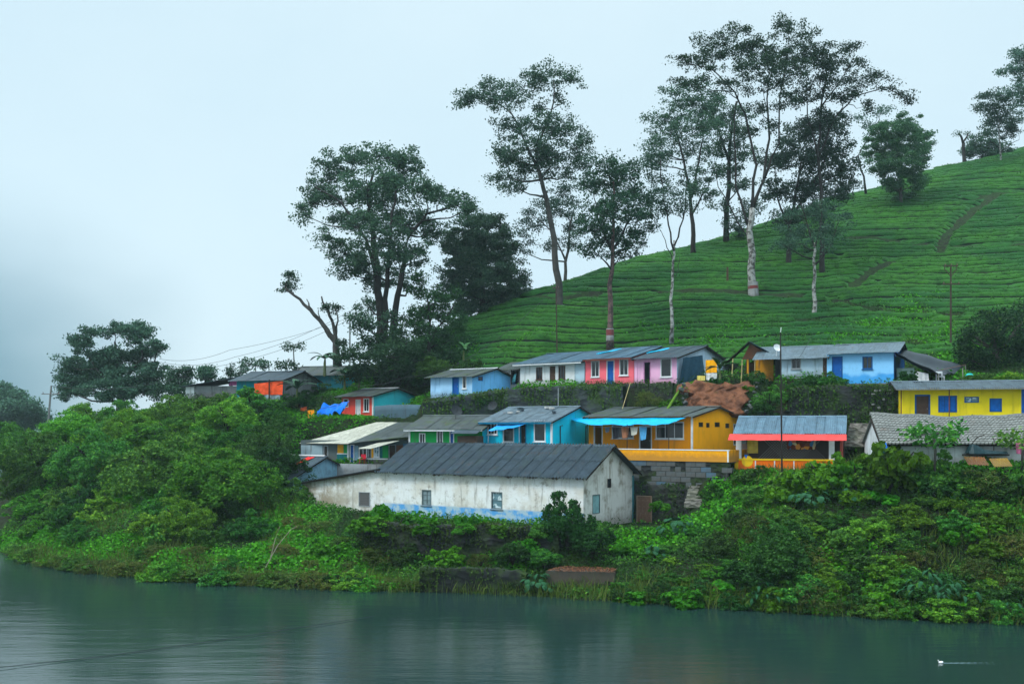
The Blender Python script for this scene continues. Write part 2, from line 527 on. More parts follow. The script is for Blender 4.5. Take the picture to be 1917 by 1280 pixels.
def make_haze():
    m = bpy.data.materials.new('haze_air'); m.use_nodes = True
    t = m.node_tree; t.nodes.clear()
    o = t.nodes.new('ShaderNodeOutputMaterial'); v = t.nodes.new('ShaderNodeVolumePrincipled')
    v.inputs['Color'].default_value = (0.72, 0.90, 0.97, 1)
    v.inputs['Density'].default_value = 0.00022
    v.inputs['Anisotropy'].default_value = 0.25
    t.links.new(v.outputs[0], o.inputs['Volume'])
    mb = MB(); mb.box(-340, 340, -70, 340, -4.9, 88)
    b = mb.build('haze', m)
    b['kind'] = 'stuff'

# ------------------------------------------------------------------ tea terraces
TEA_PATHS = [
 [(1872, 362), (1835, 388), (1800, 415), (1772, 440), (1758, 478)],
 [(1917, 362), (1870, 366), (1800, 378)],
 [(1590, 447), (1640, 448), (1690, 458), (1748, 463)], [(1790, 464), (1850, 466), (1930, 460)],
 [(1560, 565), (1600, 574), (1655, 583), (1720, 586), (1800, 594)],
 [(1240, 548), (1330, 546), (1420, 553), (1500, 556)], [(1500, 602), (1580, 606), (1640, 609), (1740, 603)],
 [(1670, 492), (1630, 512), (1595, 540)], [(980, 562), (1060, 560), (1120, 552)], [(1700, 640), (1770, 650)],
]
def make_tea():
    xs = np.arange(-30, 100, 0.42)
    ys = np.arange(90, 205, 0.1)
    XX, YY = np.meshgrid(xs, ys, indexing='ij')
    zs = zt(XX, YY, GZS)
    Fz = zs + (vnoise(XX * 0.10, YY * 0.10, 11) - 0.5) * 0.9 + (vnoise(XX * 0.35, YY * 0.2, 12) - 0.5) * 0.25
    Fm = np.maximum.accumulate(Fz, axis=1) + (YY - 90) * 1e-4
    # the field stops behind the upper row of houses and at the wood on its left
    pxg = CX + F * XX / YY
    y_low = np.interp(CX + F * xs / 100, [700, 900, 1000, 1150, 1300, 1450, 1600, 1800, 2300], [116, 104, 101.5, 99.5, 96.5, 94, 91.5, 86.5, 84])
    pts = []
    for pl in TEA_PATHS:
        h = [hit(*q) for q in pl]; h = [q for q in h if q is not None]
        for a, b in zip(h[:-1], h[1:]):
            n = max(2, int((b - a).length / 0.4))
            pts += [a.lerp(b, i / n) for i in range(n)]
    pts = np.array([(q.x, q.y) for q in pts])
    DZ = 0.60
    prof = [(0.0, -0.14), (0.02, 0.17), (0.07, 0.38), (0.30, 0.44), (0.60, 0.32), (0.86, 0.10), (0.985, -0.16)]
    k0, k1 = int(Fm.min() / DZ), int(Fm.max() / DZ) + 1
    V, Q = [], []
    base = 0
    tops = []
    nx = len(xs)
    lv = np.array([(k + a) * DZ for k in range(k0, k1) for a, _ in prof])
    hv = np.array([b for k in range(k0, k1) for _, b in prof])
    Yc = np.full((nx, len(lv)), np.nan)
    for i in range(nx):
        f = Fm[i]
        yy = np.interp(lv, f, ys, left=np.nan, right=np.nan)
        # a level that falls in a flat stretch (beyond the crest) is dropped
        yy[yy < y_low[i]] = np.nan
        Yc[i] = yy
    Xc = np.repeat(xs[:, None], len(lv), 1)
    ok = ~np.isnan(Yc)
    Yf = np.nan_to_num(Yc, nan=100.0)
    gap = 0.55 + 0.9 * vnoise(Xc * 0.9, Yf * 0.9, 21) * 0.5
    hh = np.where(hv > 0, hv * (0.72 + 0.5 * vnoise(Xc * 1.1, Yf * 1.4, 22)), hv)
    rowh = np.repeat(np.random.default_rng(3).uniform(0.8, 1.35, (k1 - k0)), len(prof))
    hh = hh * rowh[None]
    # gaps between bushes along a row, and the footpaths
    row = np.floor(np.arange(len(lv)) / len(prof))
    cut = vnoise(Xc * 0.55 + row[None] * 7.3, row[None] * 3.1 + 0 * Xc, 23)
    hh = np.where((cut > 0.955) & (hv > 0), hh * 0.35, hh)
    d = np.full(Xc.shape, 9.0)
    for q in pts:
        dd = np.hypot((Xc - q[0]), (Yf - q[1]) * 0.9)
        d = np.minimum(d, dd)
    kp = np.clip((d - 0.35) / 0.5, 0, 1)
    hh = hh * kp - 0.3 * (1 - kp)
    Zc = zt(Xc, Yf, GZS) + hh
    V = np.stack([Xc + (vnoise(Xc * 3, Yf * 3, 24) - 0.5) * 0.2, Yf, Zc], -1).reshape(-1, 3)
    n = len(lv)
    I, J = np.meshgrid(np.arange(nx - 1), np.arange(n - 1), indexing='ij')
    a = I * n + J
    good = ok[:-1, :-1] & ok[1:, :-1] & ok[:-1, 1:] & ok[1:, 1:]
    good &= (np.abs(Yf[:-1, 1:] - Yf[:-1, :-1]) < 2.2) & (np.abs(Yf[1:, 1:] - Yf[1:, :-1]) < 2.2)
    Qd = np.stack([a, a + n, a + n + 1, a + 1], -1)[good]
    seg = (J % len(prof))[good]
    riser = (seg == 0) | (seg >= len(prof) - 1)
    m = leafmat('tea_leaf', (0.020, 0.105, 0.012), (0.050, 0.18, 0.014), 0.15, 0.7)
    body, t, p, o = newmat('tea_hedge')
    co = N(t, 'ShaderNodeTexCoord').outputs['Object']
    e = rampv(t, noise(t, co, 0.12, 5, 0.6), 0.35, 0.65)
    c = mix(t, e, (0.012, 0.078, 0.015), (0.032, 0.128, 0.012))
    c = mix(t, rampv(t, noise(t, co, 2.5, 6, 0.7, (0.5, 1, 1)), 0.42, 0.68), c, (0.012, 0.052, 0.011))
    t.links.new(c, p.inputs['Base Color'])
    p.inputs['Roughness'].default_value = 0.8
    p.inputs['Specular IOR Level'].default_value = 0.2
    bump(t, p, noise(t, co, 5, 5, 0.7), 0.9, 0.15)
    stems = simple('tea_stems', (0.007, 0.014, 0.009), 0.95, 0.4)
    # leaf sprays standing off the plucked tops
    top = ok & (hv[None] > 0.3) & (hh > 0.2)
    idx = np.argwhere(top)
    pick = idx[rng.integers(0, len(idx), 36000)]
    P = V.reshape(nx, n, 3)[pick[:, 0], pick[:, 1]] + np.c_[rng.uniform(-.25, .25, len(pick)), rng.uniform(-.16, .16, len(pick)), rng.uniform(-.02, .1, len(pick))]
    LV, LQ = leaf_quads(P, rng.uniform(0.14, 0.26, len(P)), 0.55, 1.1)
    used = np.unique(Qd)
    mp_ = np.full(len(V), -1); mp_[used] = np.arange(len(used))
    Vh, Qh = V[used], mp_[Qd]
    me = mesh_np('tea_bushes', np.r_[Vh, LV], np.r_[Qh, LQ + len(Vh)], [body, m, stems], False)
    mi = np.r_[np.where(riser, 2, 0).astype(np.int32), np.ones(len(LQ), np.int32)]
    if len(me.polygons) == len(mi):
        me.polygons.foreach_set('material_index', mi)
        me.polygons.foreach_set('use_smooth', mi != 1)
    o = link('tea_bushes', me)
    tag(o, 'clipped green tea bushes in contour rows covering the hillside', 'tea bushes', kind='stuff')

# ------------------------------------------------------------------ leaves
def leaf_quads(P, size, aspect=0.5, up=0.8, out=None, droop=0.15):
    """one bent diamond per leaf: P centres, size lengths, up = how strongly leaves lie flat"""
    n = len(P)
    nr = rng.normal(size=(n, 3)); nr[:, 2] += up * 1.6
    if out is not None: nr = nr + out * 1.2
    nr /= np.linalg.norm(nr, axis=1)[:, None]
    t = rng.normal(size=(n, 3)); t[:, 2] -= droop * 2
    t -= nr * (t * nr).sum(1)[:, None]
    t /= np.linalg.norm(t, axis=1)[:, None] + 1e-9
    s = np.cross(nr, t)
    l = (size * 0.5)[:, None]; wd = l * aspect
    V = np.empty((n, 4, 3))
    V[:, 0] = P - t * l
    V[:, 1] = P + s * wd + nr * l * 0.12 - t * l * 0.1
    V[:, 2] = P + t * l - nr * l * 0.18
    V[:, 3] = P - s * wd + nr * l * 0.12 - t * l * 0.1
    Q = np.arange(n * 4).reshape(n, 4)
    return V.reshape(-1, 3), Q
# ------------------------------------------------------------------ house kit
def corrugated(wid, run, rise, n, amp, segs=4):
    """one sheet: x across 0..wid, y up the slope 0..run, z rising to rise"""
    mb = MB()
    k = n * segs
    for i in range(k + 1):
        x = wid * i / k
        z = amp * math.cos(2 * math.pi * i / segs)
        mb.v += [(x, 0, z), (x, run, rise + z)]
    for i in range(k):
        mb.f.append((2 * i, 2 * i + 2, 2 * i + 3, 2 * i + 1)); mb.m.append(0)
    return mb

class House:
    def __init__(h, name, label, pxA, pxB, Y, th, py_base, py_eave, d, rise, cat='house', at='B', do_pad=True, group=None):
        th = math.radians(th)
        c, s = math.cos(th), math.sin(th)
        kA, kB = (pxA - CX) / F, (pxB - CX) / F
        if at == 'B':
            xb, yb = kB * Y, Y
            L = (xb - kA * yb) / (c + kA * s)
            xa, ya = xb - L * c, yb + L * s
            h.z0 = H - (py_base - HY) / F * yb
            h.he = H - (py_eave - HY) / F * yb - h.z0
        else:
            xa, ya = kA * Y, Y
            L = (kB * ya - xa) / (c + kB * s)
            h.z0 = H - (py_base - HY) / F * ya
            h.he = H - (py_eave - HY) / F * ya - h.z0
        h.c, h.s, h.xa, h.ya, h.L, h.d, h.rise, h.th = c, s, xa, ya, L, d, rise, th
        h.name = name
        h.root = thing(name, label, cat, (xa, ya, h.z0), -th, group)
        h.holes = []; h.gholes = []
        if do_pad: pad(xa, ya, th, L, d, h.z0 - 0.06)
    # photo pixel -> local coordinates
    def a(h, px, b=0.0):
        k = (px - CX) / F
        return (k * (h.ya + b * h.c) - (h.xa + b * h.s)) / (h.c + k * h.s)
    def az(h, px, py, b=0.0):
        a = h.a(px, b)
        Y = h.ya - a * h.s + b * h.c
        return a, H - (py - HY) / F * Y - h.z0
    def rect(h, r, b=0.0):
        x0, z1 = h.az(r[0], (r[1]), b); x1, z0 = h.az(r[2], r[3], b)
        return x0, x1, z0, z1
    def b(h, px):
        k = (px - CX) / F
        xb, yb = h.xa + h.L * h.c, h.ya - h.L * h.s
        return (k * yb - xb) / (h.s - k * h.c)
    def bz(h, px, py):
        b = h.b(px)
        Y = h.ya - h.L * h.s + b * h.c
        return b, H - (py - HY) / F * Y - h.z0
    def grect(h, r):
        b0, z1 = h.bz(r[0], r[1]); b1, z0 = h.bz(r[2], r[3])
        return b0, b1, z0, z1
    def P(h, a, b, z):
        return Vector((h.xa + a * h.c + b * h.s, h.ya - a * h.s + b * h.c, h.z0 + z))

    def walls(h, front, right=None, left=None, x0=None, x1=None, below=1.0, gable=True, top=None):
        right = right or front; left = left or right
        x0 = 0 if x0 is None else x0; x1 = h.L if x1 is None else x1
        he = top or h.he
        mb = MB(); wall_grid(mb, lambda u, v, w_: (u, w_, v), x0, x1, -below, he, h.holes, 0.18)
        mb.build('front_wall', front, h.root)
        for nm, xx, sg, mt, hl in (('side_wall', x1, 1, right, h.gholes), ('side_wall', x0, -1, left, [])):
            mb = MB()
            wall_grid(mb, lambda u, v, w_, xx=xx, sg=sg: (xx - sg * w_ - sg * 0.003, u, v), 0.003, h.d, -below, he, hl, 0.18, flip=(sg < 0))
            if gable and h.rise > 0.05:
                X = xx - sg * 0.003
                mb.poly([(X, 0.003, he), (X, h.d, he), (X, h.d / 2, he + h.rise)] if sg > 0 else [(X, h.d, he), (X, 0.003, he), (X, h.d / 2, he + h.rise)])
                X2 = X - sg * 0.18
                mb.poly([(X2, h.d, he), (X2, 0.003, he), (X2, h.d / 2, he + h.rise)])
            mb.build(nm, mt, h.root)
        mb = MB(); mb.box(x0, x1, h.d - 0.15, h.d - 0.004, -below, he); mb.build('back_wall', right, h.root)
        mb = MB(); mb.box(x0 + 0.19, x1 - 0.19, 0.19, h.d - 0.2, -0.3, -0.02); mb.build('floor', simple('floor_cement', (0.16, 0.15, 0.14), 0.9), h.root)

    def roof(h, mat, of=0.5, os=0.35, n=None, rows=1, amp=0.022, corr=6, ridge=None, back=0.5, fascia=None, x0=None, x1=None, drop=0.05, sag=0.0, jitter=0.012):
        x0 = -os if x0 is None else x0; x1 = h.L + os if x1 is None else x1
        hd = h.d / 2
        tn = h.rise / hd
        n = n or max(2, round((x1 - x0) / 1.05))
        wd = (x1 - x0) / n
        run = hd + of
        zb = h.he - of * tn + 0.06
        me = corrugated(wd + 0.05, run / rows + (0.12 if rows > 1 else 0), tn * (run / rows + (0.12 if rows > 1 else 0)), corr, amp).mesh('roof_sheet', mat)
        r = random.Random(len(h.name) * 31 + int(h.L * 100))
        for q in range(rows):
            for i in range(n):
                o = link('roof_sheet', me, h.root)
                o.location = (x0 + i * wd - 0.02 + r.uniform(-jitter, jitter), -of + q * run / rows, zb + tn * q * run / rows + 0.016 * (i % 2) + 0.03 * q + r.uniform(-jitter, jitter) + sag * math.sin(i * 1.9 + q))
                o.rotation_euler = (r.uniform(-.006, .006), r.uniform(-.006, .006), r.uniform(-jitter, jitter) * 0.5)
        # the far slope in one sheet
        mb = MB()
        mb.slab([(x0, hd, h.he + h.rise + .05), (x0, h.d + back, h.he - back * tn + .05), (x1, h.d + back, h.he - back * tn + .05), (x1, hd, h.he + h.rise + .05)], (0, 0, -0.03))
        mb.build('back_slope', mat, h.root)
        mb = MB()
        zr = h.he + h.rise + 0.10
        mb.poly([(x0 - .02, hd - .2, zr - .2 * tn), (x1 + .02, hd - .2, zr - .2 * tn), (x1 + .02, hd, zr + .03), (x0 - .02, hd, zr + .03)])
        mb.poly([(x0 - .02, hd, zr + .03), (x1 + .02, hd, zr + .03), (x1 + .02, hd + .2, zr - .2 * tn), (x0 - .02, hd + .2, zr - .2 * tn)])
        mb.build('ridge_cap', ridge or mat, h.root)
        # rafters' end boards along both gables, and the board under the eave
        fm = fascia or simple('dark_timber', (0.035, 0.028, 0.022), 0.8)
        DT = simple('dark_timber', (0.035, 0.028, 0.022), 0.8)
        for X in (x0 + .02, x1 - .06):
            mb = MB(); mb.slab([(X, -of + .02, zb - .03), (X + .04, -of + .02, zb - .03), (X + .04, hd, h.he + h.rise + .03), (X, hd, h.he + h.rise + .03)], (0, 0, -0.1))
            mb.build('bargeboard', DT, h.root); mb = MB()
            mb.slab([(X, hd, h.he + h.rise + .03), (X + .04, hd, h.he + h.rise + .03), (X + .04, h.d + back, h.he - back * tn + .03), (X, h.d + back, h.he - back * tn + .03)], (0, 0, -0.1))
            mb.build('bargeboard', DT, h.root)
        if fascia:
            mb = MB(); mb.box(x0 + .06, x1 - .08, -of + .03, -of + .06, zb - .13, zb - .03); mb.build('fascia', fascia, h.root)

    def window(h, r, frame, pane=None, mull=1, b=0.0, fw=0.06, curtain=None, sill=True, shutter=None, hole=True, bars=0, label=None):
        x0, x1, z0, z1 = h.rect(r, b)
        if hole: h.holes.append((x0, x1, z0, z1))
        return window_at(h.root, x0, x1, z0, z1, b, frame, pane, mull, fw, curtain, sill, shutter, bars, label)
    def door(h, r, frame, leaf, b=0.0, open_=False, fw=0.06, hole=True, to_floor=True):
        x0, x1, z0, z1 = h.rect(r, b)
        if to_floor: z0 = 0.0
        if hole: h.holes.append((x0, x1, z0, z1))
        o = door_at(h.root, x0, x1, z0, z1, b, frame, leaf, open_, fw)
        return o
    def gwindow(h, r, frame, pane, shutter=None, fw=0.05):
        b0, b1, z0, z1 = h.grect(r)
        h.gholes.append((b0, b1, z0, z1))
        X = h.L
        mb = MB()
        for q in ((b0, b0 + fw, z0, z1), (b1 - fw, b1, z0, z1), (b0 + fw, b1 - fw, z0, z0 + fw), (b0 + fw, b1 - fw, z1 - fw, z1)):
            mb.box(X - 0.10, X + 0.015, q[0], q[1], q[2], q[3])
        wo = mb.build('window', frame, h.root)
        if shutter or pane:
            mb = MB(); mb.box(X - .07, X - .04, b0 + fw, b1 - fw, z0 + fw, z1 - fw); mb.build('shutter' if shutter else 'pane', shutter or pane, wo)

def wall_grid(mb, to, u0, u1, v0, v1, holes, th, flip=False):
    us = sorted({u0, u1} | {x for q in holes for x in q[:2] if u0 < x < u1})
    vs = sorted({v0, v1} | {x for q in holes for x in q[2:] if v0 < x < v1})
    def f(pts):
        mb.poly(pts[::-1] if flip else pts)
    for a, b in zip(us[:-1], us[1:]):
        for c, d in zip(vs[:-1], vs[1:]):
            mu, mv = (a + b) / 2, (c + d) / 2
            if any(q[0] < mu < q[1] and q[2] < mv < q[3] for q in holes): continue
            f([to(a, c, 0), to(b, c, 0), to(b, d, 0), to(a, d, 0)])
            f([to(b, c, th), to(a, c, th), to(a, d, th), to(b, d, th)])
    for q in holes:
        a, b, c, d = q
        f([to(a, c, 0), to(a, d, 0), to(a, d, th), to(a, c, th)])
        f([to(b, d, 0), to(b, c, 0), to(b, c, th), to(b, d, th)])
        f([to(a, d, 0), to(b, d, 0), to(b, d, th), to(a, d, th)])
        f([to(b, c, 0), to(a, c, 0), to(a, c, th), to(b, c, th)])

def window_at(root, x0, x1, z0, z1, b, frame, pane=None, mull=1, fw=0.06, curtain=None, sill=True, shutter=None, bars=0, label=None):
    mb = MB()
    fr = ((x0 - .02, x0 + fw, z0 - .02, z1 + .02), (x1 - fw, x1 + .02, z0 - .02, z1 + .02), (x0 + fw, x1 - fw, z0 - .02, z0 + fw), (x0 + fw, x1 - fw, z1 - fw, z1 + .02))
    for q in fr: mb.box(q[0], q[1], b - .025, b + .10, q[2], q[3])
    for i in range(mull):
        x = x0 + (x1 - x0) * (i + 1) / (mull + 1)
        mb.box(x - fw * .35, x + fw * .35, b + .005, b + .07, z0 + fw, z1 - fw)
    for i in range(bars):
        z = z0 + (z1 - z0) * (i + 1) / (bars + 1)
        mb.box(x0 + fw, x1 - fw, b + .012, b + .03, z - .012, z + .012)
    wo = mb.build('window', frame, root)
    if label: wo['label'] = label
    pane = pane or MATS['dark_glass']
    xs = [x0 + fw] + [x0 + (x1 - x0) * (i + 1) / (mull + 1) for i in range(mull)] + [x1 - fw]
    for p, q in zip(xs[:-1], xs[1:]):
        mb = MB(); mb.box(p + .005, q - .005, b + .045, b + .055, z0 + fw, z1 - fw)
        mb.build('shutter' if shutter else 'pane', shutter or pane, wo)
    if curtain:
        mb = MB(); n = 14
        for i in range(n):
            xa = x0 + fw + (x1 - x0 - 2 * fw) * 0.55 * i / n; xb = x0 + fw + (x1 - x0 - 2 * fw) * 0.55 * (i + 1) / n
            ya = b + .13 + .02 * math.sin(i * 2.1); yb = b + .13 + .02 * math.sin((i + 1) * 2.1)
            mb.poly([(xa, ya, z0 + fw), (xb, yb, z0 + fw), (xb, yb, z1 - fw), (xa, ya, z1 - fw)])
        mb.build('curtain', curtain, wo)
    if sill:
        mb = MB(); mb.box(x0 - .08, x1 + .08, b - .09, b - .027, z0 - .09, z0 - .025); mb.build('sill', frame, wo)
    return wo

def door_at(root, x0, x1, z0, z1, b, frame, leaf, open_=False, fw=0.06):
    mb = MB()
    for q in ((x0 - .02, x0 + fw, z0, z1 + .02), (x1 - fw, x1 + .02, z0, z1 + .02), (x0 + fw, x1 - fw, z1 - fw, z1 + .02)):
        mb.box(q[0], q[1], b - .025, b + .10, q[2], q[3])
    do = mb.build('door', frame, root)
    if leaf:
        n = 4
        wd = (x1 - x0 - 2 * fw) / n
        mb = MB()
        mb.box(x0 + fw, x1 - fw, b + .05, b + .075, z0 + .02, z1 - fw)
        for zz in (z0 + .15, (z0 + z1) / 2 - .05, z1 - fw - .2):
            mb.box(x0 + fw + .04, x1 - fw - .04, b + .035, b + .05, zz, zz + .10)
        lo = mb.build('door_leaf', leaf, do)
        mb = MB(); mb.tube([(x1 - fw - .1, b + .02, (z0 + z1) / 2), (x1 - fw - .1, b + .02, (z0 + z1) / 2 + .14)], .014, 5); mb.build('handle', simple('steel', (.3, .3, .3), .4, metal=1.0), do)
    return do

def cloth(name, pts, mat, nx=14, ny=8, fold=0.05, sag=0.0, fx=3.0, seed=0, parent=None):
    """a draped sheet between four corners (tl, tr, br, bl) with folds and sag"""
    r = np.random.default_rng(seed)
    tl, tr, br, bl = [np.array(p, float) for p in pts]
    nrm = np.cross(tr - tl, bl - tl); nrm /= np.linalg.norm(nrm) + 1e-9
    u = np.linspace(0, 1, nx + 1); v = np.linspace(0, 1, ny + 1)
    U, Vv = np.meshgrid(u, v)
    P = ((1 - U)[..., None] * tl + U[..., None] * tr) * (1 - Vv)[..., None] + ((1 - U)[..., None] * bl + U[..., None] * br) * Vv[..., None]
    ph = r.uniform(0, 6)
    P += nrm * (np.sin(U * fx * 6.28 + ph + Vv * 1.5) * fold * (0.4 + 0.6 * Vv) + vnoise(U * 6 + seed, Vv * 5, seed) * fold)[..., None]
    P[..., 2] -= sag * np.sin(U * math.pi) * (0.5 + 0.5 * np.sin(Vv * math.pi))
    P[..., 2] += (r.normal(size=P.shape[:2]) * fold * 0.25) * (Vv > .99)
    n = nx + 1
    I, J = np.meshgrid(np.arange(nx), np.arange(ny))
    k = (J * n + I).ravel()
    Q = np.c_[k, k + 1, k + 1 + n, k + n]
    return link(name, mesh_np(name, P.reshape(-1, 3), Q, mat, True), parent)

def relief_wall(name, line, zb, zt_, thick, mat, parent=None, step=0.35, amp=0.10, seed=1, moss=0):
    """rough masonry wall along a polyline (x, y), leaning and uneven; zb, zt_ lists per point"""
    pts = [np.array(p, float) for p in line]
    S_, X = [], []
    P, B, T = [], [], []
    for i in range(len(pts) - 1):
        L = np.linalg.norm(pts[i + 1] - pts[i]); n = max(1, int(L / step))
        for k in range(n + (1 if i == len(pts) - 2 else 0)):
            f = k / n
            P.append(pts[i] * (1 - f) + pts[i + 1] * f); B.append(zb[i] * (1 - f) + zb[i + 1] * f); T.append(zt_[i] * (1 - f) + zt_[i + 1] * f)
    P = np.array(P); B = np.array(B); T = np.array(T)
    nv = max(3, int((T - B).max() / step))
    d = np.gradient(P, axis=0); d /= np.linalg.norm(d, axis=1)[:, None] + 1e-9
    nr = np.c_[d[:, 1], -d[:, 0]]
    rows = []
    for j in range(nv + 1):
        f = j / nv
        z = B + (T - B) * f + (vnoise(np.arange(len(P)) * .7, np.full(len(P), seed * 3.3), seed) - .5) * amp * 1.6 * (j == nv)
        o = (vnoise(np.arange(len(P)) * .8, np.full(len(P), j * .9), seed + 5) - .5) * amp * 2 - 0.12 * f
        rows.append(np.c_[P + nr * o[:, None], z])
    top = rows[-1].copy(); top[:, :2] -= nr * thick
    bk = top.copy(); bk[:, 2] = B
    rows += [top, bk]
    V = np.array(rows).reshape(-1, 3)
    n = len(P)
    I, J = np.meshgrid(np.arange(n - 1), np.arange(len(rows) - 1))
    k = (J * n + I).ravel()
    Q = np.c_[k, k + 1, k + 1 + n, k + n]
    o = link(name, mesh_np(name, V, Q, mat, False), parent)
    if moss:
        G = np.array(rows[:nv + 2])
        m = int(moss * len(P) * nv)
        a = rng.uniform(0, len(P) - 1.01, m); b = np.minimum(rng.uniform(0, 1, m) ** .8 * (nv + 1), nv + .99)
        ia, ib = a.astype(int), b.astype(int)
        R_ = G[ib, ia] * (1 - (a - ia))[:, None] + G[ib, ia + 1] * (a - ia)[:, None]
        R2 = G[np.minimum(ib + 1, nv + 1), ia]
        R_ = R_ * (1 - (b - ib))[:, None] + R2 * (b - ib)[:, None]
        ok = vnoise(a * .35, b * .3 + seed, seed + 9) + .25 * b / nv > rng.uniform(.42, .75, m)
        R_ = R_[ok] + np.c_[nr[ia[ok]] * rng.uniform(.0, .22, (ok.sum(), 1)), rng.uniform(-.05, .12, ok.sum())]
        LV, LQ = leaf_quads(R_, rng.uniform(.12, .26, len(R_)), .6, .2, droop=.8)
        k = link('moss_and_ferns', mesh_np('moss_and_ferns', LV, LQ, leafmat('wall_fern', (.02, .05, .008), (.07, .14, .02), .25)), o); k['kind'] = 'stuff'
    return o

def set_materials():
    m, t, p, o = newmat('dark_glass')
    p.inputs['Base Color'].default_value = (0.012, 0.016, 0.02, 1); p.inputs['Roughness'].default_value = 0.12
    p.inputs['Specular IOR Level'].default_value = 0.5
    MATS['dark_glass'] = m
    m, t, p, o = newmat('pale_glass')
    co = N(t, 'ShaderNodeTexCoord').outputs['Object']
    c = mix(t, rampv(t, noise(t, co, 2.5, 3), 0.45, 0.6), (0.10, 0.2, 0.24), (0.55, 0.68, 0.72))
    t.links.new(c, p.inputs['Base Color']); p.inputs['Roughness'].default_value = 0.2
    MATS['pale_glass'] = m
set_materials()

WHITE = plaster('white_paint', (0.70, 0.74, 0.76), 0.25)
TRIM = simple('white_trim', (0.72, 0.74, 0.76), 0.6, 0.15)
GREYTRIM = simple('grey_trim', (0.30, 0.33, 0.35), 0.7, 0.2)
CEMENT = plaster('cement', (0.20, 0.215, 0.225), 0.6, (0.05, 0.05, 0.045))
DARKSTONE = stonemat('dark_stone', (0.026, 0.028, 0.029), 0.6)
GREYSTONE = stonemat('grey_stone', (0.11, 0.12, 0.125), 0.35)
TIMBER = simple('dark_timber', (0.035, 0.028, 0.022), 0.8)
BROWN = simple('brown_wood', (0.085, 0.05, 0.035), 0.75)
BLUEP = simple('blue_door_paint', lin(20, 90, 170), 0.55, 0.2)
TEALP = simple('teal_paint', lin(20, 110, 115), 0.6, 0.2)
GREENP = plaster('green_paint', lin(18, 160, 75), 0.3)
CYANP = plaster('cyan_paint', lin(0, 195, 228), 0.22, (0.02, 0.12, 0.16))
ORANGEP = plaster('orange_yellow_paint', lin(255, 172, 0), 0.14, (0.20, 0.10, 0.01))
YELLOWP = plaster('lemon_paint', lin(240, 214, 30), 0.2, (0.22, 0.17, 0.03))
CORALP = plaster('coral_paint', lin(250, 112, 126), 0.15, (0.25, 0.05, 0.05))
REDP = plaster('red_paint', lin(232, 82, 70), 0.25, (0.2, 0.04, 0.03))
PINKP = plaster('pale_pink_paint', lin(238, 180, 215), 0.2, (0.35, 0.2, 0.3))
SKYP = plaster('sky_blue_paint', lin(115, 190, 248), 0.25, (0.06, 0.22, 0.45))
SKYP2 = plaster('pale_blue_paint', lin(160, 205, 240), 0.35, (0.1, 0.28, 0.5))
GREYW = plaster('grey_white_paint', lin(175, 200, 215), 0.4, (0.12, 0.14, 0.15))
TURQ = plaster('turquoise_paint', lin(55, 195, 210), 0.3, (0.03, 0.25, 0.33))
R_DARK = roofmat('roof_dark_sheet', (0.040, 0.058, 0.074), moss_amt=0.2, rnd=.25)
R_BLUE = roofmat('roof_blue_grey_sheet', (0.050, 0.095, 0.135), moss_amt=0.2)
R_GREY = roofmat('roof_grey_sheet', (0.095, 0.13, 0.155), moss_amt=0.15, rnd=0.35)
R_MOSS = roofmat('roof_mossy_sheet', (0.060, 0.072, 0.072), moss_amt=0.75)
R_BEIGE = roofmat('roof_beige_sheet', (0.36, 0.35, 0.29), moss_amt=0.06, rnd=0.15)
R_STEEL = roofmat('roof_steel_sheet', (0.11, 0.18, 0.235), moss_amt=0.06, rnd=0.3, rough=0.45)
TARPBLUE = simple('blue_tarpaulin', lin(10, 110, 210), 0.4, 0.15)
TARPCYAN = simple('cyan_tarpaulin', lin(10, 165, 215), 0.5, 0.25)
TARPBLACK = simple('black_tarpaulin', (0.018, 0.026, 0.034), 0.35, 0.3)
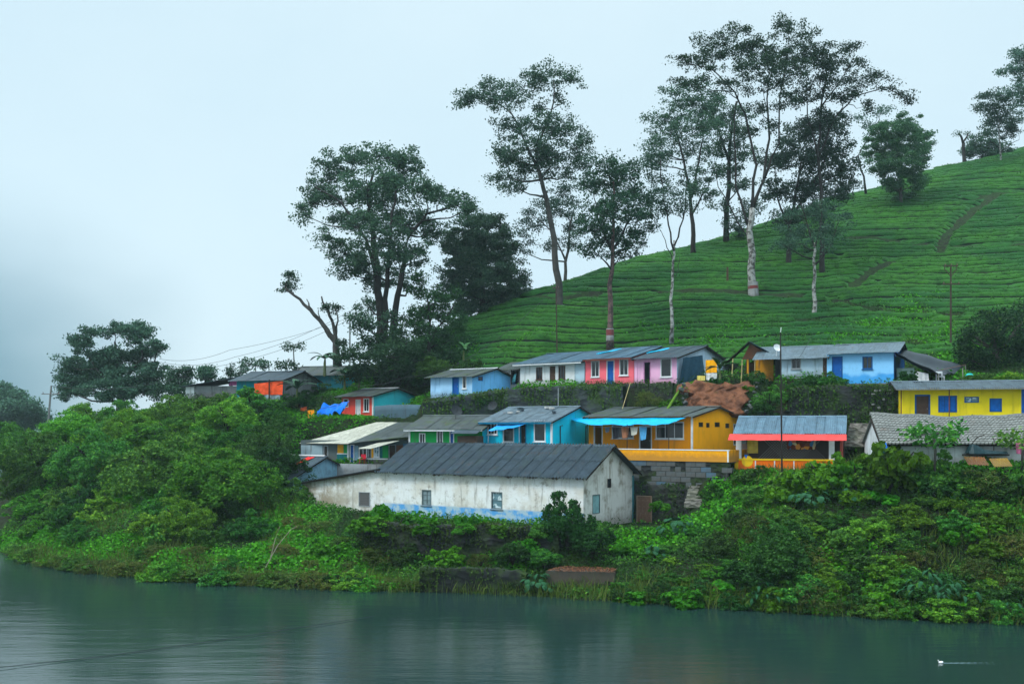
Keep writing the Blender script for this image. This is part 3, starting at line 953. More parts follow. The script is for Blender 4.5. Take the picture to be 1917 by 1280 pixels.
# ------------------------------------------------------------------ the old white storehouse by the water
def warehouse():
    h = House('storehouse', 'long old white storehouse with dark corrugated roof and peeling plaster above the river', 565, 1092, 70, 34, 985, 889, 7.4, 1.9, cat='storehouse')
    r = h.root
    a1 = h.a(716)
    # plaster: cream white, blue wash along the foot, damp stains
    m, t, p, o = newmat('storehouse_plaster')
    co = N(t, 'ShaderNodeTexCoord').outputs['Object']
    sp = N(t, 'ShaderNodeSeparateXYZ'); t.links.new(co, sp.inputs[0])
    c = mix(t, rampv(t, noise(t, co, 0.5, 6, 0.65), 0.4, 0.65), (0.76, 0.79, 0.79), (0.64, 0.63, 0.57))
    c = mix(t, mul(t, rampv(t, noise(t, co, 1.6, 7, 0.7), 0.52, 0.68), 0.7), c, (0.26, 0.235, 0.19))
    c = mix(t, mul(t, rampv(t, noise(t, co, 3.2, 4, 0.6, (1, 1, 0.1)), 0.55, 0.72), 0.6), c, (0.20, 0.19, 0.165))
    # tan, weathered left end
    lx = N(t, 'ShaderNodeMapRange'); lx.inputs[1].default_value = 9; lx.inputs[2].default_value = 3
    t.links.new(sp.outputs[0], lx.inputs[0])
    c = mix(t, mul(t, lx.outputs[0], rampv(t, noise(t, co, 0.7, 6, 0.7), 0.35, 0.6)), c, (0.33, 0.29, 0.21))
    # damp foot
    lz = N(t, 'ShaderNodeMapRange'); lz.inputs[1].default_value = 1.5; lz.inputs[2].default_value = 0.7
    t.links.new(sp.outputs[2], lz.inputs[0])
    c = mix(t, mul(t, lz.outputs[0], mul(t, rampv(t, noise(t, co, 1.2, 5, 0.65), 0.4, 0.65), 0.6)), c, (0.27, 0.23, 0.17))
    # patches of blue wash below knee height
    bz = N(t, 'ShaderNodeMapRange'); bz.inputs[1].default_value = 1.02; bz.inputs[2].default_value = 0.90
    nb = N(t, 'ShaderNodeMath', operation='MULTIPLY_ADD'); nb.inputs[1].default_value = 0.16
    t.links.new(noise(t, co, 3.0, 5), nb.inputs[0]); t.links.new(sp.outputs[2], nb.inputs[2]); t.links.new(nb.outputs[0], bz.inputs[0])
    bl = mix(t, rampv(t, noise(t, co, 1.5, 4, 0.6), 0.42, 0.58), (0.36, 0.50, 0.58), (0.09, 0.33, 0.66))
    lx2 = N(t, 'ShaderNodeMapRange'); lx2.inputs[1].default_value = 8.5; lx2.inputs[2].default_value = 10
    t.links.new(sp.outputs[0], lx2.inputs[0])
    c = mix(t, mul(t, bz.outputs[0], lx2.outputs[0]), c, bl)
    t.links.new(c, p.inputs['Base Color']); p.inputs['Roughness'].default_value = 0.9
    bump(t, p, noise(t, co, 7, 6, 0.7), 0.5, 0.06)
    PL = m
    mud = stonemat('mud_brick', (0.16, 0.115, 0.08), 0.15, 5.0)
    GAB = plaster('gable_plaster', (0.58, 0.58, 0.55), 0.95, (0.17, 0.145, 0.10), scale=0.9)
    # windows
    holes = []
    for rc, kind in (((672, 920, 693, 948), 'louvre'), ((790, 916, 808, 946), 'shut'), ((920, 920, 941, 953), 'pane')):
        x0, x1, z0, z1 = h.rect(rc)
        holes.append((x0, x1, z0, z1))
        if kind == 'louvre':
            mb = MB()
            for q in ((x0, x0 + .07, z0, z1), (x1 - .07, x1, z0, z1), (x0 + .07, x1 - .07, z0, z0 + .06), (x0 + .07, x1 - .07, z1 - .06, z1)): mb.box(q[0], q[1], -.05, .1, q[2], q[3])
            vo = mb.build('louvre_window', GREYTRIM, r)
            me = None
            for i in range(9):
                z = z0 + .08 + (z1 - z0 - .16) * i / 8
                if me is None:
                    mb = MB(); mb.slab([(x0 + .07, -.03, -.05), (x1 - .07, -.03, -.05), (x1 - .07, .05, .05), (x0 + .07, .05, .05)], (0, 0, .015)); me = mb.mesh('slat', simple('grey_slat', (.13, .13, .13), .8))
                s = link('slat', me, vo); s.location = (0, 0, z)
        else:
            window_at(r, x0, x1, z0, z1, 0, simple('old_window_wood', (.12, .16, .17), .8), MATS['pale_glass'], 1 if kind == 'shut' else 0, .08, None, True,
                      simple('grey_blue_shutter', (.22, .30, .33), .8) if kind == 'shut' else None, 2 if kind == 'shut' else 1)
    h.gwindow((1109, 926, 1123, 960), simple('old_window_wood', (.12, .16, .17), .8), None, simple('pale_teal_shutter', lin(120, 160, 165), .75))
    h.gwindow((1137, 896, 1144, 912), TIMBER, MATS['dark_glass'])
    # mud brick core behind the plaster
    mb = MB(); wall_grid(mb, lambda u, v, w_: (u, w_, v), a1, h.L, -1, h.he, [q for q in holes if q[0] > a1], .3); mb.build('brick_core', mud, r)
    zl = h.az(565, 903)[1]
    mb = MB()
    wall_grid(mb, lambda u, v, w_: (u, w_, v if v < 1.9 else 1.9 + (v - 1.9) * (((zl - 1.9) + (h.he - 0.15 - zl) * u / a1) / (h.he - 1.9))), 0, a1 - .002, -1, h.he, [q for q in holes if q[0] < a1], .3)
    mb.build('wing_wall', PL, r)
    # plaster coat with a ragged upper edge
    mb = MB(); top = h.he - .42
    hp = [q for q in holes if q[0] > a1]
    wall_grid(mb, lambda u, v, w_: (u, w_ - .035, v), a1, h.L + .03, -.35, top, hp, .03)
    n = 150; rr = random.Random(3); zz = [.16] * (n + 1)
    for i in range(n + 1): zz[i] = max(.0, .16 + .10 * math.sin(i * .37) + rr.uniform(-.07, .09) - (.16 if rr.random() < .12 else 0))
    for i in range(n):
        xa = a1 + (h.L + .03 - a1) * i / n; xb = a1 + (h.L + .03 - a1) * (i + 1) / n
        mb.poly([(xa, -.035, top), (xb, -.035, top), (xb, -.035, top + zz[i + 1]), (xa, -.035, top + zz[i])])
        mb.poly([(xa, -.035, top + zz[i]), (xb, -.035, top + zz[i + 1]), (xb, 0, top + zz[i + 1]), (xa, 0, top + zz[i])])
    mb.build('plaster_coat', PL, r)
    # broken bricks showing along the edge of the plaster
    mb = MB(); mb.box(0, .22, -.02, .02, 0, .08); bme = mb.mesh('brick', simple('brick_red', (.22, .085, .05), .9))
    for i in range(34):
        o = link('brick', bme, r); o.location = (rr.uniform(a1 + .3, h.L - .5), -.012, top + rr.uniform(.12, .36)); o.rotation_euler = (0, rr.uniform(-.06, .06), 0)
    # gable, back and left end
    mb = MB()
    wall_grid(mb, lambda u, v, w_: (h.L - w_ - .003, u, v), .003, h.d, -1, h.he, h.gholes, .3)
    mb.poly([(h.L - .003, .003, h.he), (h.L - .003, h.d, h.he), (h.L - .003, h.d / 2, h.he + h.rise)])
    mb.build('gable_wall', GAB, r)
    mb = MB(); mb.box(h.L - .05, h.L + .06, h.d - .1, h.d + .12, -.6, h.he - .3); mb.build('corner_post', simple('teal_post', lin(60, 120, 130), .8), r)
    mb = MB(); mb.box(0, h.L - .35, h.d - .3, h.d - .01, -1, zl); mb.build('back_wall', GAB, r)
    mb = MB(); mb.poly([(a1, .0, h.he - .2), (a1, h.d, h.he - .2), (a1, h.d / 2, h.he + h.rise)]); mb.box(a1, a1 + .2, .31, h.d - .31, 0, h.he - .21)
    mb.build('inner_gable', GAB, r)
    mb = MB(); mb.poly([(0, .3, -1), (0, .3, zl), (0, h.d, zl), (0, h.d, -1)]); mb.build('end_wall', GAB, r)
    h.roof(R_DARK, of=.55, os=0, x0=a1 - .35, x1=h.L + .55, rows=2, corr=4, amp=.075, n=20, sag=.006, jitter=.008, ridge=R_DARK)
    # low roof over the left wing, falling towards the thicket
    n = 8; me = None
    for i in range(n):
        y0 = -.45 + (h.d + .9) * i / n; w_ = (h.d + .9) / n + .06
        mb = MB(); mb.slab([(-.6, y0, zl - .08), (a1 - .06, y0, h.he + .02), (a1 - .06, y0 + w_, h.he + .02), (-.6, y0 + w_, zl - .08)], (0, 0, .03 + .01 * (i % 2)))
        mb.build('wing_roof_sheet', R_DARK, r)
    mb = MB(); mb.tube([(-.5, -.35, zl - .15), (a1, -.35, h.he - .08)], .06, 5); mb.build('purlin', TIMBER, r)
    return h
ware = warehouse()

# dark yard wall and rusty door to the right of the storehouse
def yard_wall():
    A = W(1186, 905, 76.2); B = W(1300, 912, 73.6)
    o = relief_wall('yard_wall', [(A.x, A.y), (B.x, B.y)], [3.1, 3.3], [A.z, B.z], .4, DARKSTONE, step=.3, amp=.08, seed=4, moss=4)
    tag(o, 'blackened stone yard wall beside the rusty door', 'wall')
    c = W(1206, 951, 75.2)
    ang = math.atan2(B.y - A.y, B.x - A.x)
    t = thing('rusty_door', 'rusty brown sheet metal door against the black yard wall', 'door', (c.x, c.y, 3.45), ang)
    rust = plaster('rusty_sheet', (0.16, 0.065, 0.04), 0.7, (0.36, 0.21, 0.15), scale=1.6)
    mb = MB(); wd = .60
    for q in ((-wd, -wd + .05, 0, 2.0), (wd - .05, wd, 0, 2.0), (-wd + .05, wd - .05, 1.94, 2.0)): mb.box(q[0], q[1], -.06, .06, q[2], q[3])
    mb.build('frame', simple('rust_frame', (.28, .19, .14), .8), t)
    me = corrugated((wd * 2 - .1) / 3, 1.9, 0, 2, .012).mesh('metal_sheet', rust)
    for i in range(3):
        s = link('metal_sheet', me, t); s.location = (-wd + .05 + i * (wd * 2 - .1) / 3, -.01 - .004 * i, .03); s.rotation_euler = (math.pi / 2, 0, 0)
    mb = MB(); mb.box(wd - .16, wd - .1, -.09, -.03, .95, 1.1); mb.build('latch', TIMBER, t)
yard_wall()
_p = ware.P(ware.L + .1, 3.4, 0); pad(_p.x, _p.y, ware.th, 4.3, 3.9, 3.42, .15, .9)

def stairs(name, label, p0, p1, n, wid, mat):
    """steps climbing from p0 to p1"""
    d = Vector((p1.x - p0.x, p1.y - p0.y, 0)); L = d.length; d.normalize(); sd = Vector((d.y, -d.x, 0))
    t = thing(name, label, 'stairs', p0)
    rr = random.Random(len(label))
    for i in range(n):
        z = (p1.z - p0.z) * (i + 1) / n
        a = d * (L * i / n)
        mb = MB()
        e = [a - sd * wid / 2 * rr.uniform(.92, 1.05), a + sd * wid / 2 * rr.uniform(.92, 1.05), a + d * (L / n + .12) + sd * wid / 2, a + d * (L / n + .12) - sd * wid / 2]
        mb.slab([(q.x, q.y, z) for q in e], (0, 0, -((p1.z - p0.z) / n) - .15))
        mb.build('step', mat, t)
STEPM = stonemat('step_stone', (.20, .185, .165), .35, 3.0)
stairs('stone_steps', 'worn stone steps beside the black yard wall under the orange house', W(1296, 946, 71.6), W(1308, 909, 74.0), 6, 1.25, STEPM)
stairs('stone_steps', 'stone steps climbing between the red-awning house and the tiled roof', W(1602, 832, 72.5), W(1612, 792, 76.5), 7, 1.5, STEPM)

# ------------------------------------------------------------------ small grey house at the thicket's edge
def grey_house():
    h = House('small_house', 'small grey-blue house with dark roof half hidden by the thicket', 490, 549, 87, 34, 932, 893, 7.6, 1.6)
    bluew = plaster('grey_blue_wall', lin(125, 165, 185), .7, (.07, .09, .10))
    h.walls(plaster('grey_green_wall', lin(95, 125, 125), .6), bluew)
    h.roof(R_DARK, of=.7, os=.3, corr=5)
    # pale ridge tiles, one by one
    mb = MB()
    n = 5
    for i in range(n + 1):
        a = math.pi * i / n; mb.v += [(0, -.16 * math.cos(a), .13 * math.sin(a)), (.34, -.16 * math.cos(a) * .92, .13 * math.sin(a) * .92)]
    for i in range(n): mb.f.append((2 * i, 2 * i + 1, 2 * i + 3, 2 * i + 2)); mb.m.append(0)
    me = mb.mesh('ridge_tile', simple('pale_ridge_tile', (.5, .5, .5), .8))
    k = int((h.L + .6) / .36)
    for i in range(k):
        o = link('ridge_tile', me, h.root); o.location = (-.3 + i * .36, h.d / 2, h.he + h.rise + .1)
    c = cloth('red_cloth', [h.P(h.L - 1.6, 3.4, h.he + 1.65), h.P(h.L - .9, 3.5, h.he + 1.66), h.P(h.L - 1.9, 1.3, h.he + .72), h.P(h.L - 2.3, 1.2, h.he + .70)], simple('red_cloth', lin(225, 45, 40), .7, .3), fold=.04)
    tag(c, 'red and yellow cloth lying on the small dark roof', 'cloth')
grey_house()

# ------------------------------------------------------------------ beige-roofed row with many colours
def row_house():
    h = House('row_house', 'low row house with beige roof and yellow, green and teal panels', 563, 768, 91, 14, 868, 824, 3.5, 1.2)
    r = h.root
    yel = plaster('mango_paint', lin(235, 165, 20), .2)
    YB = .0
    def panel(p0, y0, p1, y1, mat, dep=.03):
        x0, x1, z0, z1 = h.rect((p0, y0, p1, y1))
        mb = MB(); mb.box(x0, x1, -dep, -.002, z0, z1); mb.build('painted_panel', mat, r)
    h.door((655, 832, 663, 861), TRIM, BLUEP); h.door((606, 834, 614, 866), GREYTRIM, TIMBER)
    h.window((672, 837, 687, 856), TRIM, None, 1); h.window((700, 834, 710, 855), TRIM, MATS['pale_glass'], 1)
    h.door((690, 836, 695, 860), GREYTRIM, TIMBER)
    h.door((728, 832, 741, 862), GREYTRIM, BROWN)
    h.walls(plaster('dim_wall', (.10, .13, .135), .4), CEMENT, gable=False)
    panel(564, 833, 604, 868, plaster('pale_grey_wall', lin(150, 170, 178), .4), .05)
    panel(632, 832, 643, 848, yel); panel(643.5, 832, 651, 848, GREENP); panel(631, 850, 650, 863, TEALP); panel(631, 848, 652, 850, TRIM, .05); panel(650.3, 832, 653, 863, TRIM, .06)
    panel(695.5, 836, 699.3, 857, yel); panel(711, 836, 716, 858, TEALP); panel(716.4, 834, 727, 857, GREENP); panel(671, 857.3, 726, 860, TRIM, .06); panel(664.5, 834, 670.5, 861, simple('white_blue', lin(140, 175, 195)), .03)
    panel(742, 833, 754, 858, plaster('rust_wall', lin(120, 75, 55))); panel(755, 830, 766, 858, plaster('dull_blue', lin(75, 120, 155)))
    # roof planes
    def plane(nm, pts, mat, n):
        q = [Vector(p) - h.P(0, 0, 0) for p in pts]
        R = Matrix.Rotation(h.th, 3, 'Z')
        q = [R @ v for v in q]
        a, b, c, d = q
        for i in range(n):
            f, g = i / n, (i + 1) / n
            mb = MB(); e = Vector((0, 0, .012 * (i % 2)))
            mb.slab([a.lerp(b, f) + e, a.lerp(b, g) + e, d.lerp(c, g) + e, d.lerp(c, f) + e], (0, 0, -.035))
            mb.build(nm, mat, r)
    plane('roof_sheet', [W(560, 829, 93.8), W(652, 830, 91.39999999999999), W(744, 790, 95.2), W(704, 790, 96.4)], R_BEIGE, 5)
    plane('roof_sheet', [W(652.5, 829.5, 91.39999999999999), W(772, 816, 89.8), W(806, 790, 93.6), W(744.5, 790, 95.2)], R_MOSS, 5)
    plane('awning_sheet', [W(671, 839, 89.19999999999999), W(694, 839.5, 88.6), W(748, 824.5, 90.19999999999999), W(716, 826, 91.19999999999999)], R_BEIGE, 2)
    for p0, p1 in (((693, 821), (731, 806)), ((746, 813), (800, 792))):
        mb = MB(); a = Matrix.Rotation(h.th, 3, 'Z') @ (W(*p0, 92.6) - h.P(0, 0, 0)); b = Matrix.Rotation(h.th, 3, 'Z') @ (W(*p1, 94.6) - h.P(0, 0, 0))
        mb.tube([a + Vector((0, 0, .05)), b + Vector((0, 0, .05))], .06, 5); mb.build('verge_strip', TRIM, r)
    # cement apron in front
    A = h.P(-.5, -1.3, 0); B = h.P(h.L + .3, -1.3, 0)
    o = relief_wall('cement_apron', [(A.x, A.y), (B.x, B.y)], [h.z0 - 2.5, h.z0 - 2.5], [h.z0 - .02, h.z0 - .02], 1.28, CEMENT, step=.5, amp=.03)
    tag(o, 'stained cement apron under the many-coloured row house', 'wall')
    # red chair on the ledge
    x, z = h.az(679, 856, -.7)
    t = thing('plastic_chair', 'red plastic chair in front of the row house', 'chair', h.P(x, -.7, 0), -h.th)
    rp = simple('red_plastic', lin(200, 40, 60), .4)
    mb = MB(); mb.box(-.24, .24, -.22, .22, .40, .44); mb.build('seat', rp, t)
    mb = MB(); mb.box(-.24, .24, .20, .24, .46, .85); mb.build('backrest', rp, t)
    for sx in (-.21, .21):
        for sy in (-.19, .19):
            mb = MB(); mb.tube([(sx, sy, .4), (sx * 1.1, sy * 1.15, 0)], .02, 5); mb.build('leg', rp, t)
row_house()

# ------------------------------------------------------------------ green and cyan houses of the lower row
def green_house():
    h = House('green_house', 'bright green house with mossy sheet roof and white window frames', 766, 903, 81.5, 22, 846, 801, 6.5, 1.0)
    h.window((785, 811, 796, 829), TRIM, None, 1); h.window((818, 806, 829, 830), TRIM, None, 1); h.door((842, 806, 850, 835), TRIM, BLUEP)
    h.walls(GREENP, CYANP)
    mb = MB(); mb.box(-.02, .12, -.06, .0, 0, h.he); mb.build('corner_post', TRIM, h.root)
    h.roof(R_MOSS, of=.6, os=.3, corr=5, fascia=TRIM)
    x, z = h.az(876, 806, -.2)
    mb = MB(); mb.slab([(x - .9, -1.6, h.he - .42), (h.L + .2, -1.6, h.he - .42), (h.L + .2, -.65, h.he - .15), (x - .9, -.65, h.he - .15)], (0, 0, -.03)); mb.build('porch_sheet', R_DARK, h.root)
    mb = MB(); mb.box(h.L - 1.6, h.L + .1, -1.3, -.02, 0, 1.3); mb.build('firewood_screen', simple('brown_screen', (.07, .05, .04), .9), h.root)
    return h
gh = green_house()

def dish(label, pos, rz, r=.45, mat=None):
    t = thing('satellite_dish', label, 'satellite dish', pos, rz)
    mat = mat or simple('dish_grey', (.03, .035, .04), .5)
    mb = MB(); n = 16
    for k in range(4):
        q = k / 3
        for i in range(n):
            a = 2 * math.pi * i / n; mb.v.append((q * r * math.cos(a), -.16 * q * q, q * r * math.sin(a)))
    for k in range(3):
        for i in range(n):
            j = (i + 1) % n; mb.f.append((k * n + i, k * n + j, (k + 1) * n + j, (k + 1) * n + i)); mb.m.append(0)
    o = mb.build('reflector', mat, t, True); o.location = (0, 0, .75); o.rotation_euler = (-.5, 0, 0)
    mb = MB(); mb.tube([(0, .05, 0), (0, .05, .75)], .025, 6); mb.build('mast', mat, t)
    mb = MB(); mb.tube([(0, 0, .5), (0, -.35, .85)], .012, 5); mb.box(-.04, .04, -.42, -.34, .82, .92); mb.build('feed_arm', mat, t)

def cyan_house():
    h = House('cyan_house', 'bright cyan house with white window frames and blue door awning', 906, 1033, 79, 33, 850, 788, 8.2, 1.15)
    h.window((913, 791, 931, 813), TRIM, None, 2); h.window((942, 796, 962, 827), TRIM, None, 0, curtain=simple('beige_curtain', (.4, .36, .3)))
    h.door((974, 792, 985, 835), simple('cyan_trim', lin(0, 130, 170)), TIMBER); h.window((1000, 787, 1021, 826), TRIM, None, 0)
    h.walls(CYANP, CYANP)
    mb = MB(); mb.box(h.L - .1, h.L + .03, -.05, .1, 0, h.he); mb.build('corner_post', TRIM, h.root)
    h.roof(R_GREY, of=.5, os=.3, corr=6, fascia=simple('cyan_dark', lin(0, 120, 160)))
    # stones and odds and ends holding the roof down
    ROOFST = []
    rr = random.Random(5)
    for i in range(7):
        mb = MB(); s = rr.uniform(.12, .25); mb.box(-s, s, -s * .6, s * .6, 0, s * .7)
        o = mb.build('roof_stone', R_DARK if i % 2 else simple('pale_stone', (.5, .5, .48)), None)
        a = rr.uniform(.6, h.L - .6); b = rr.uniform(2.0, 3.6); o.location = h.P(a, b, h.he + h.rise * b / (h.d / 2) + .10); o.rotation_euler = (0, 0, rr.uniform(0, 3))
        ROOFST.append((a, o)); tag(o, 'stone', 'stone', 'stones on the cyan house roof')
    for i, (a, o) in enumerate(sorted(ROOFST, key=lambda q: q[0])): o['label'] = 'stone weighing down the cyan house roof, number %s from its left end' % ['one', 'two', 'three', 'four', 'five', 'six', 'seven'][i]
    # awning of blue sheet on sticks
    p = [h.P(h.a(936), -.05, h.he - .2), h.P(h.a(990), -.05, h.he - .1), h.P(h.a(972, -1.4), -1.4, h.he - .42), h.P(h.a(914, -1.4), -1.4, h.he - .75)]
    t = thing('door_awning', 'blue plastic awning on sticks over the cyan house windows', 'awning', h.P(h.a(945), -1.0, 0))
    c = cloth('sheet', [q - t.location for q in p], simple('awning_blue', lin(40, 150, 225), .4), fold=.03, sag=.08, parent=t)
    for q in (p[2], p[3]):
        mb = MB(); e = q - t.location; mb.tube([e, (e.x, e.y, 0)], .025, 5); mb.build('pole', GREYTRIM, t)
    # drain pipes on the gable
    for px, y0 in ((1048, 797), (1096, 797)):
        b = h.b(px); mb = MB(); z = h.bz(px, y0)[1]
        mb.tube([(h.L + .05, b, 0), (h.L + .05, b, z), (h.L + .05, b + .35, z + .03)], .04, 6); mb.build('drain_pipe', TIMBER, h.root)
    return h
ch = cyan_house()
dish('dark satellite dish on the green house roof', gh.P(gh.a(832), 2.2, gh.he + .65), .5, .5)
dish('dark satellite dish above the gap between green and cyan houses', gh.P(gh.L - .6, 3.6, gh.he + 1.05), -.4, .42)

# ------------------------------------------------------------------ orange house with veranda and washing
def orange_house():
    h = House('orange_house', 'orange-yellow house with veranda, parapet and mossy grey roof', 1102, 1296, 76.5, 35, 857, 779, 9.2, .75)
    r = h.root
    DK = plaster('orange_paint_front', lin(240, 148, 5), .2, (.2, .1, .02))
    h.door((1112, 795, 1128, 845), TRIM, None); h.window((1146, 795, 1186, 820), TRIM, None, 1); h.door((1197, 797, 1220, 845), TRIM, TIMBER); h.window((1228, 790, 1280, 821), TRIM, None, 2)
    for px0, px1, y0, y1 in ((1308, 1316, 790, 799), (1322, 1328, 791, 800), (1338, 1347, 790, 799), (1358, 1365, 792, 801)):
        h.gwindow((px0, y0, px1, y1), simple('vent_brown', (.2, .1, .03)), MATS['dark_glass'], fw=.03)
    h.gwindow((1373, 793, 1384, 833), TRIM, MATS['dark_glass'], fw=.09)
    h.walls(DK, ORANGEP)
    mb = MB(); mb.box(h.L - .1, h.L + .03, -.05, .08, 0, h.he - .02); mb.build('corner_post', TRIM, r)
    h.roof(R_MOSS, of=.5, os=.3, corr=5)
    # veranda floor and parapet
    b0 = -2.3
    aR = h.a(1364, b0); aL = h.a(1098, b0)
    zt1 = h.az(1364, 842, b0)[1]; zb1 = h.az(1364, 865, b0)[1]
    PARA = plaster('parapet_amber', lin(255, 172, 2), .05, (.3, .17, .02))
    mb = MB(); mb.box(aL, aR, b0, b0 + .18, zb1, zt1 - .07); mb.build('parapet', PARA, r)
    mb = MB(); mb.box(aL - .02, aR + .02, b0 - .03, b0 + .21, zt1 - .067, zt1); mb.build('coping', TRIM, r)
    mb = MB(); mb.box(aR - .10, aR + .01, b0 - .02, b0 - .002, zb1, zt1 - .068); mb.build('edge_strip', TRIM, r)
    mb = MB(); mb.box(aR - .18, aR - .002, b0 + .182, b0 + 4.4, zb1, zt1 - .02); mb.build('side_parapet', plaster('parapet_side', lin(225, 150, 12), .45, (.12, .06, .01)), r)
    mb = MB(); mb.box(aL, aR - .19, b0 + .19, -.01, zb1 - .1, zb1 + .02); mb.box(h.L + .02, aR - .19, 0, 5, zb1 - .1, zb1 + .02); mb.build('veranda_floor', CEMENT, r)
    # support wall of squared grey stones with blue wash
    zb2 = h.az(1352, 906, b0)[1]
    A = Vector((aL, b0 - .02)); rr = random.Random(9)
    mb = MB(); mb.box(aL, aR - .05, b0 + .085, b0 + .5, zb2 - .8, zb1 - .005); mb.build('support_wall_core', DARKSTONE, r)
    sm = []
    blue = plaster('blue_washed_stone', lin(72, 112, 138), .8, (.06, .075, .085)); gs = plaster('grey_block', lin(84, 96, 103), .8, (.04, .045, .045))
    for blk in (gs, blue):
        mb = MB(); mb.box(0.012, .79, .02, .3, .012, .36)
        sm.append(mb.mesh('stone', blk))
    for j in range(5):
        z = zb1 - .38 * (j + 1) - .005
        x = aL + (0 if j % 2 else -.4)
        while x < aR - .5:
            if x >= aL:
                fr = (x - aL) / (aR - aL)
                bl = rr.random() < (.6 if (.22 < fr < .45 and j < 2) or (fr > .85 and j < 4) else .06)
                o = link('stone', sm[1 if bl else 0], r); o.location = (x, b0 + .06 + rr.uniform(-.015, .02), z); o.scale = (rr.uniform(.96, 1.01), 1, rr.uniform(.95, 1.02)); o.rotation_euler = (0, rr.uniform(-.01, .01), rr.uniform(-.02, .02))
            x += .8
    # cyan tarpaulin over the veranda
    za = h.he + .02
    tl = h.P(-2.6, -.1, h.az(1085, 786, -.1)[1]); tr = h.P(h.L - .6, -.12, h.he - .12)
    b1 = -2.1
    p = [h.P(-2.2, -.3, za - .05), h.P(h.L - .25, -.3, za - .05), h.P(h.a(1252, b1), b1, h.az(1252, 794, b1)[1]), h.P(h.a(1100, b1), b1, h.az(1100, 794, b1)[1])]
    t = thing('tarpaulin_awning', 'long cyan tarpaulin stretched over the orange house veranda', 'tarpaulin', h.P(0, b1, 0))
    cloth('sheet', [q - t.location for q in p], TARPCYAN, nx=24, ny=8, fold=.05, sag=.05, parent=t)
    for q in (p[2], p[3], (p[2] + p[3]) / 2):
        mb = MB(); e = q - t.location; mb.tube([e, (e.x, e.y, 0)], .03, 5); mb.build('pole', TIMBER, t)
    # washing on a line
    y = -1.7
    za = h.az(1120, 799, y)[1]; zb = h.az(1240, 799, y)[1]
    mb = MB(); mb.tube([h.P(h.a(1110, y), y, za), h.P(h.a(1245, y), y, zb)], .008, 4); tag(mb.build('washing_line', TRIM), 'thin washing line under the cyan tarpaulin', 'line')
    for nm, lab, p0, p1, y1, col in (('dark_shirt', 'dark cloth hung on the veranda washing line', 1146, 1160, 822, (.02, .022, .03)), ('brown_towel', 'brown towel hung on the veranda washing line', 1163, 1177, 821, lin(165, 110, 80)),
                              ('white_shirt', 'white shirt hung on the veranda washing line', 1180, 1194, 815, lin(225, 220, 205)), ('blue_shirt', 'light blue shirt hung on the veranda washing line', 1197, 1211, 824, lin(90, 170, 220)),
                              ('grey_shirt', 'grey rag hung nearest the left end of the veranda washing line', 1132, 1142, 810, lin(90, 100, 110))):
        x0, z0 = h.az(p0, 799, y); x1, z1 = h.az(p1, 799, y); zz = h.az(p0, y1, y)[1]
        c = cloth(nm, [h.P(x0, y, z0), h.P(x1, y, z1), h.P(x1 - .08, y, zz + .1), h.P(x0 + .1, y, zz)], simple(nm + '_fabric', col, .85), nx=8, ny=6, fold=.04, fx=2)
        tag(c, lab, 'laundry', 'washing on the veranda')
    return h
oh = orange_house()

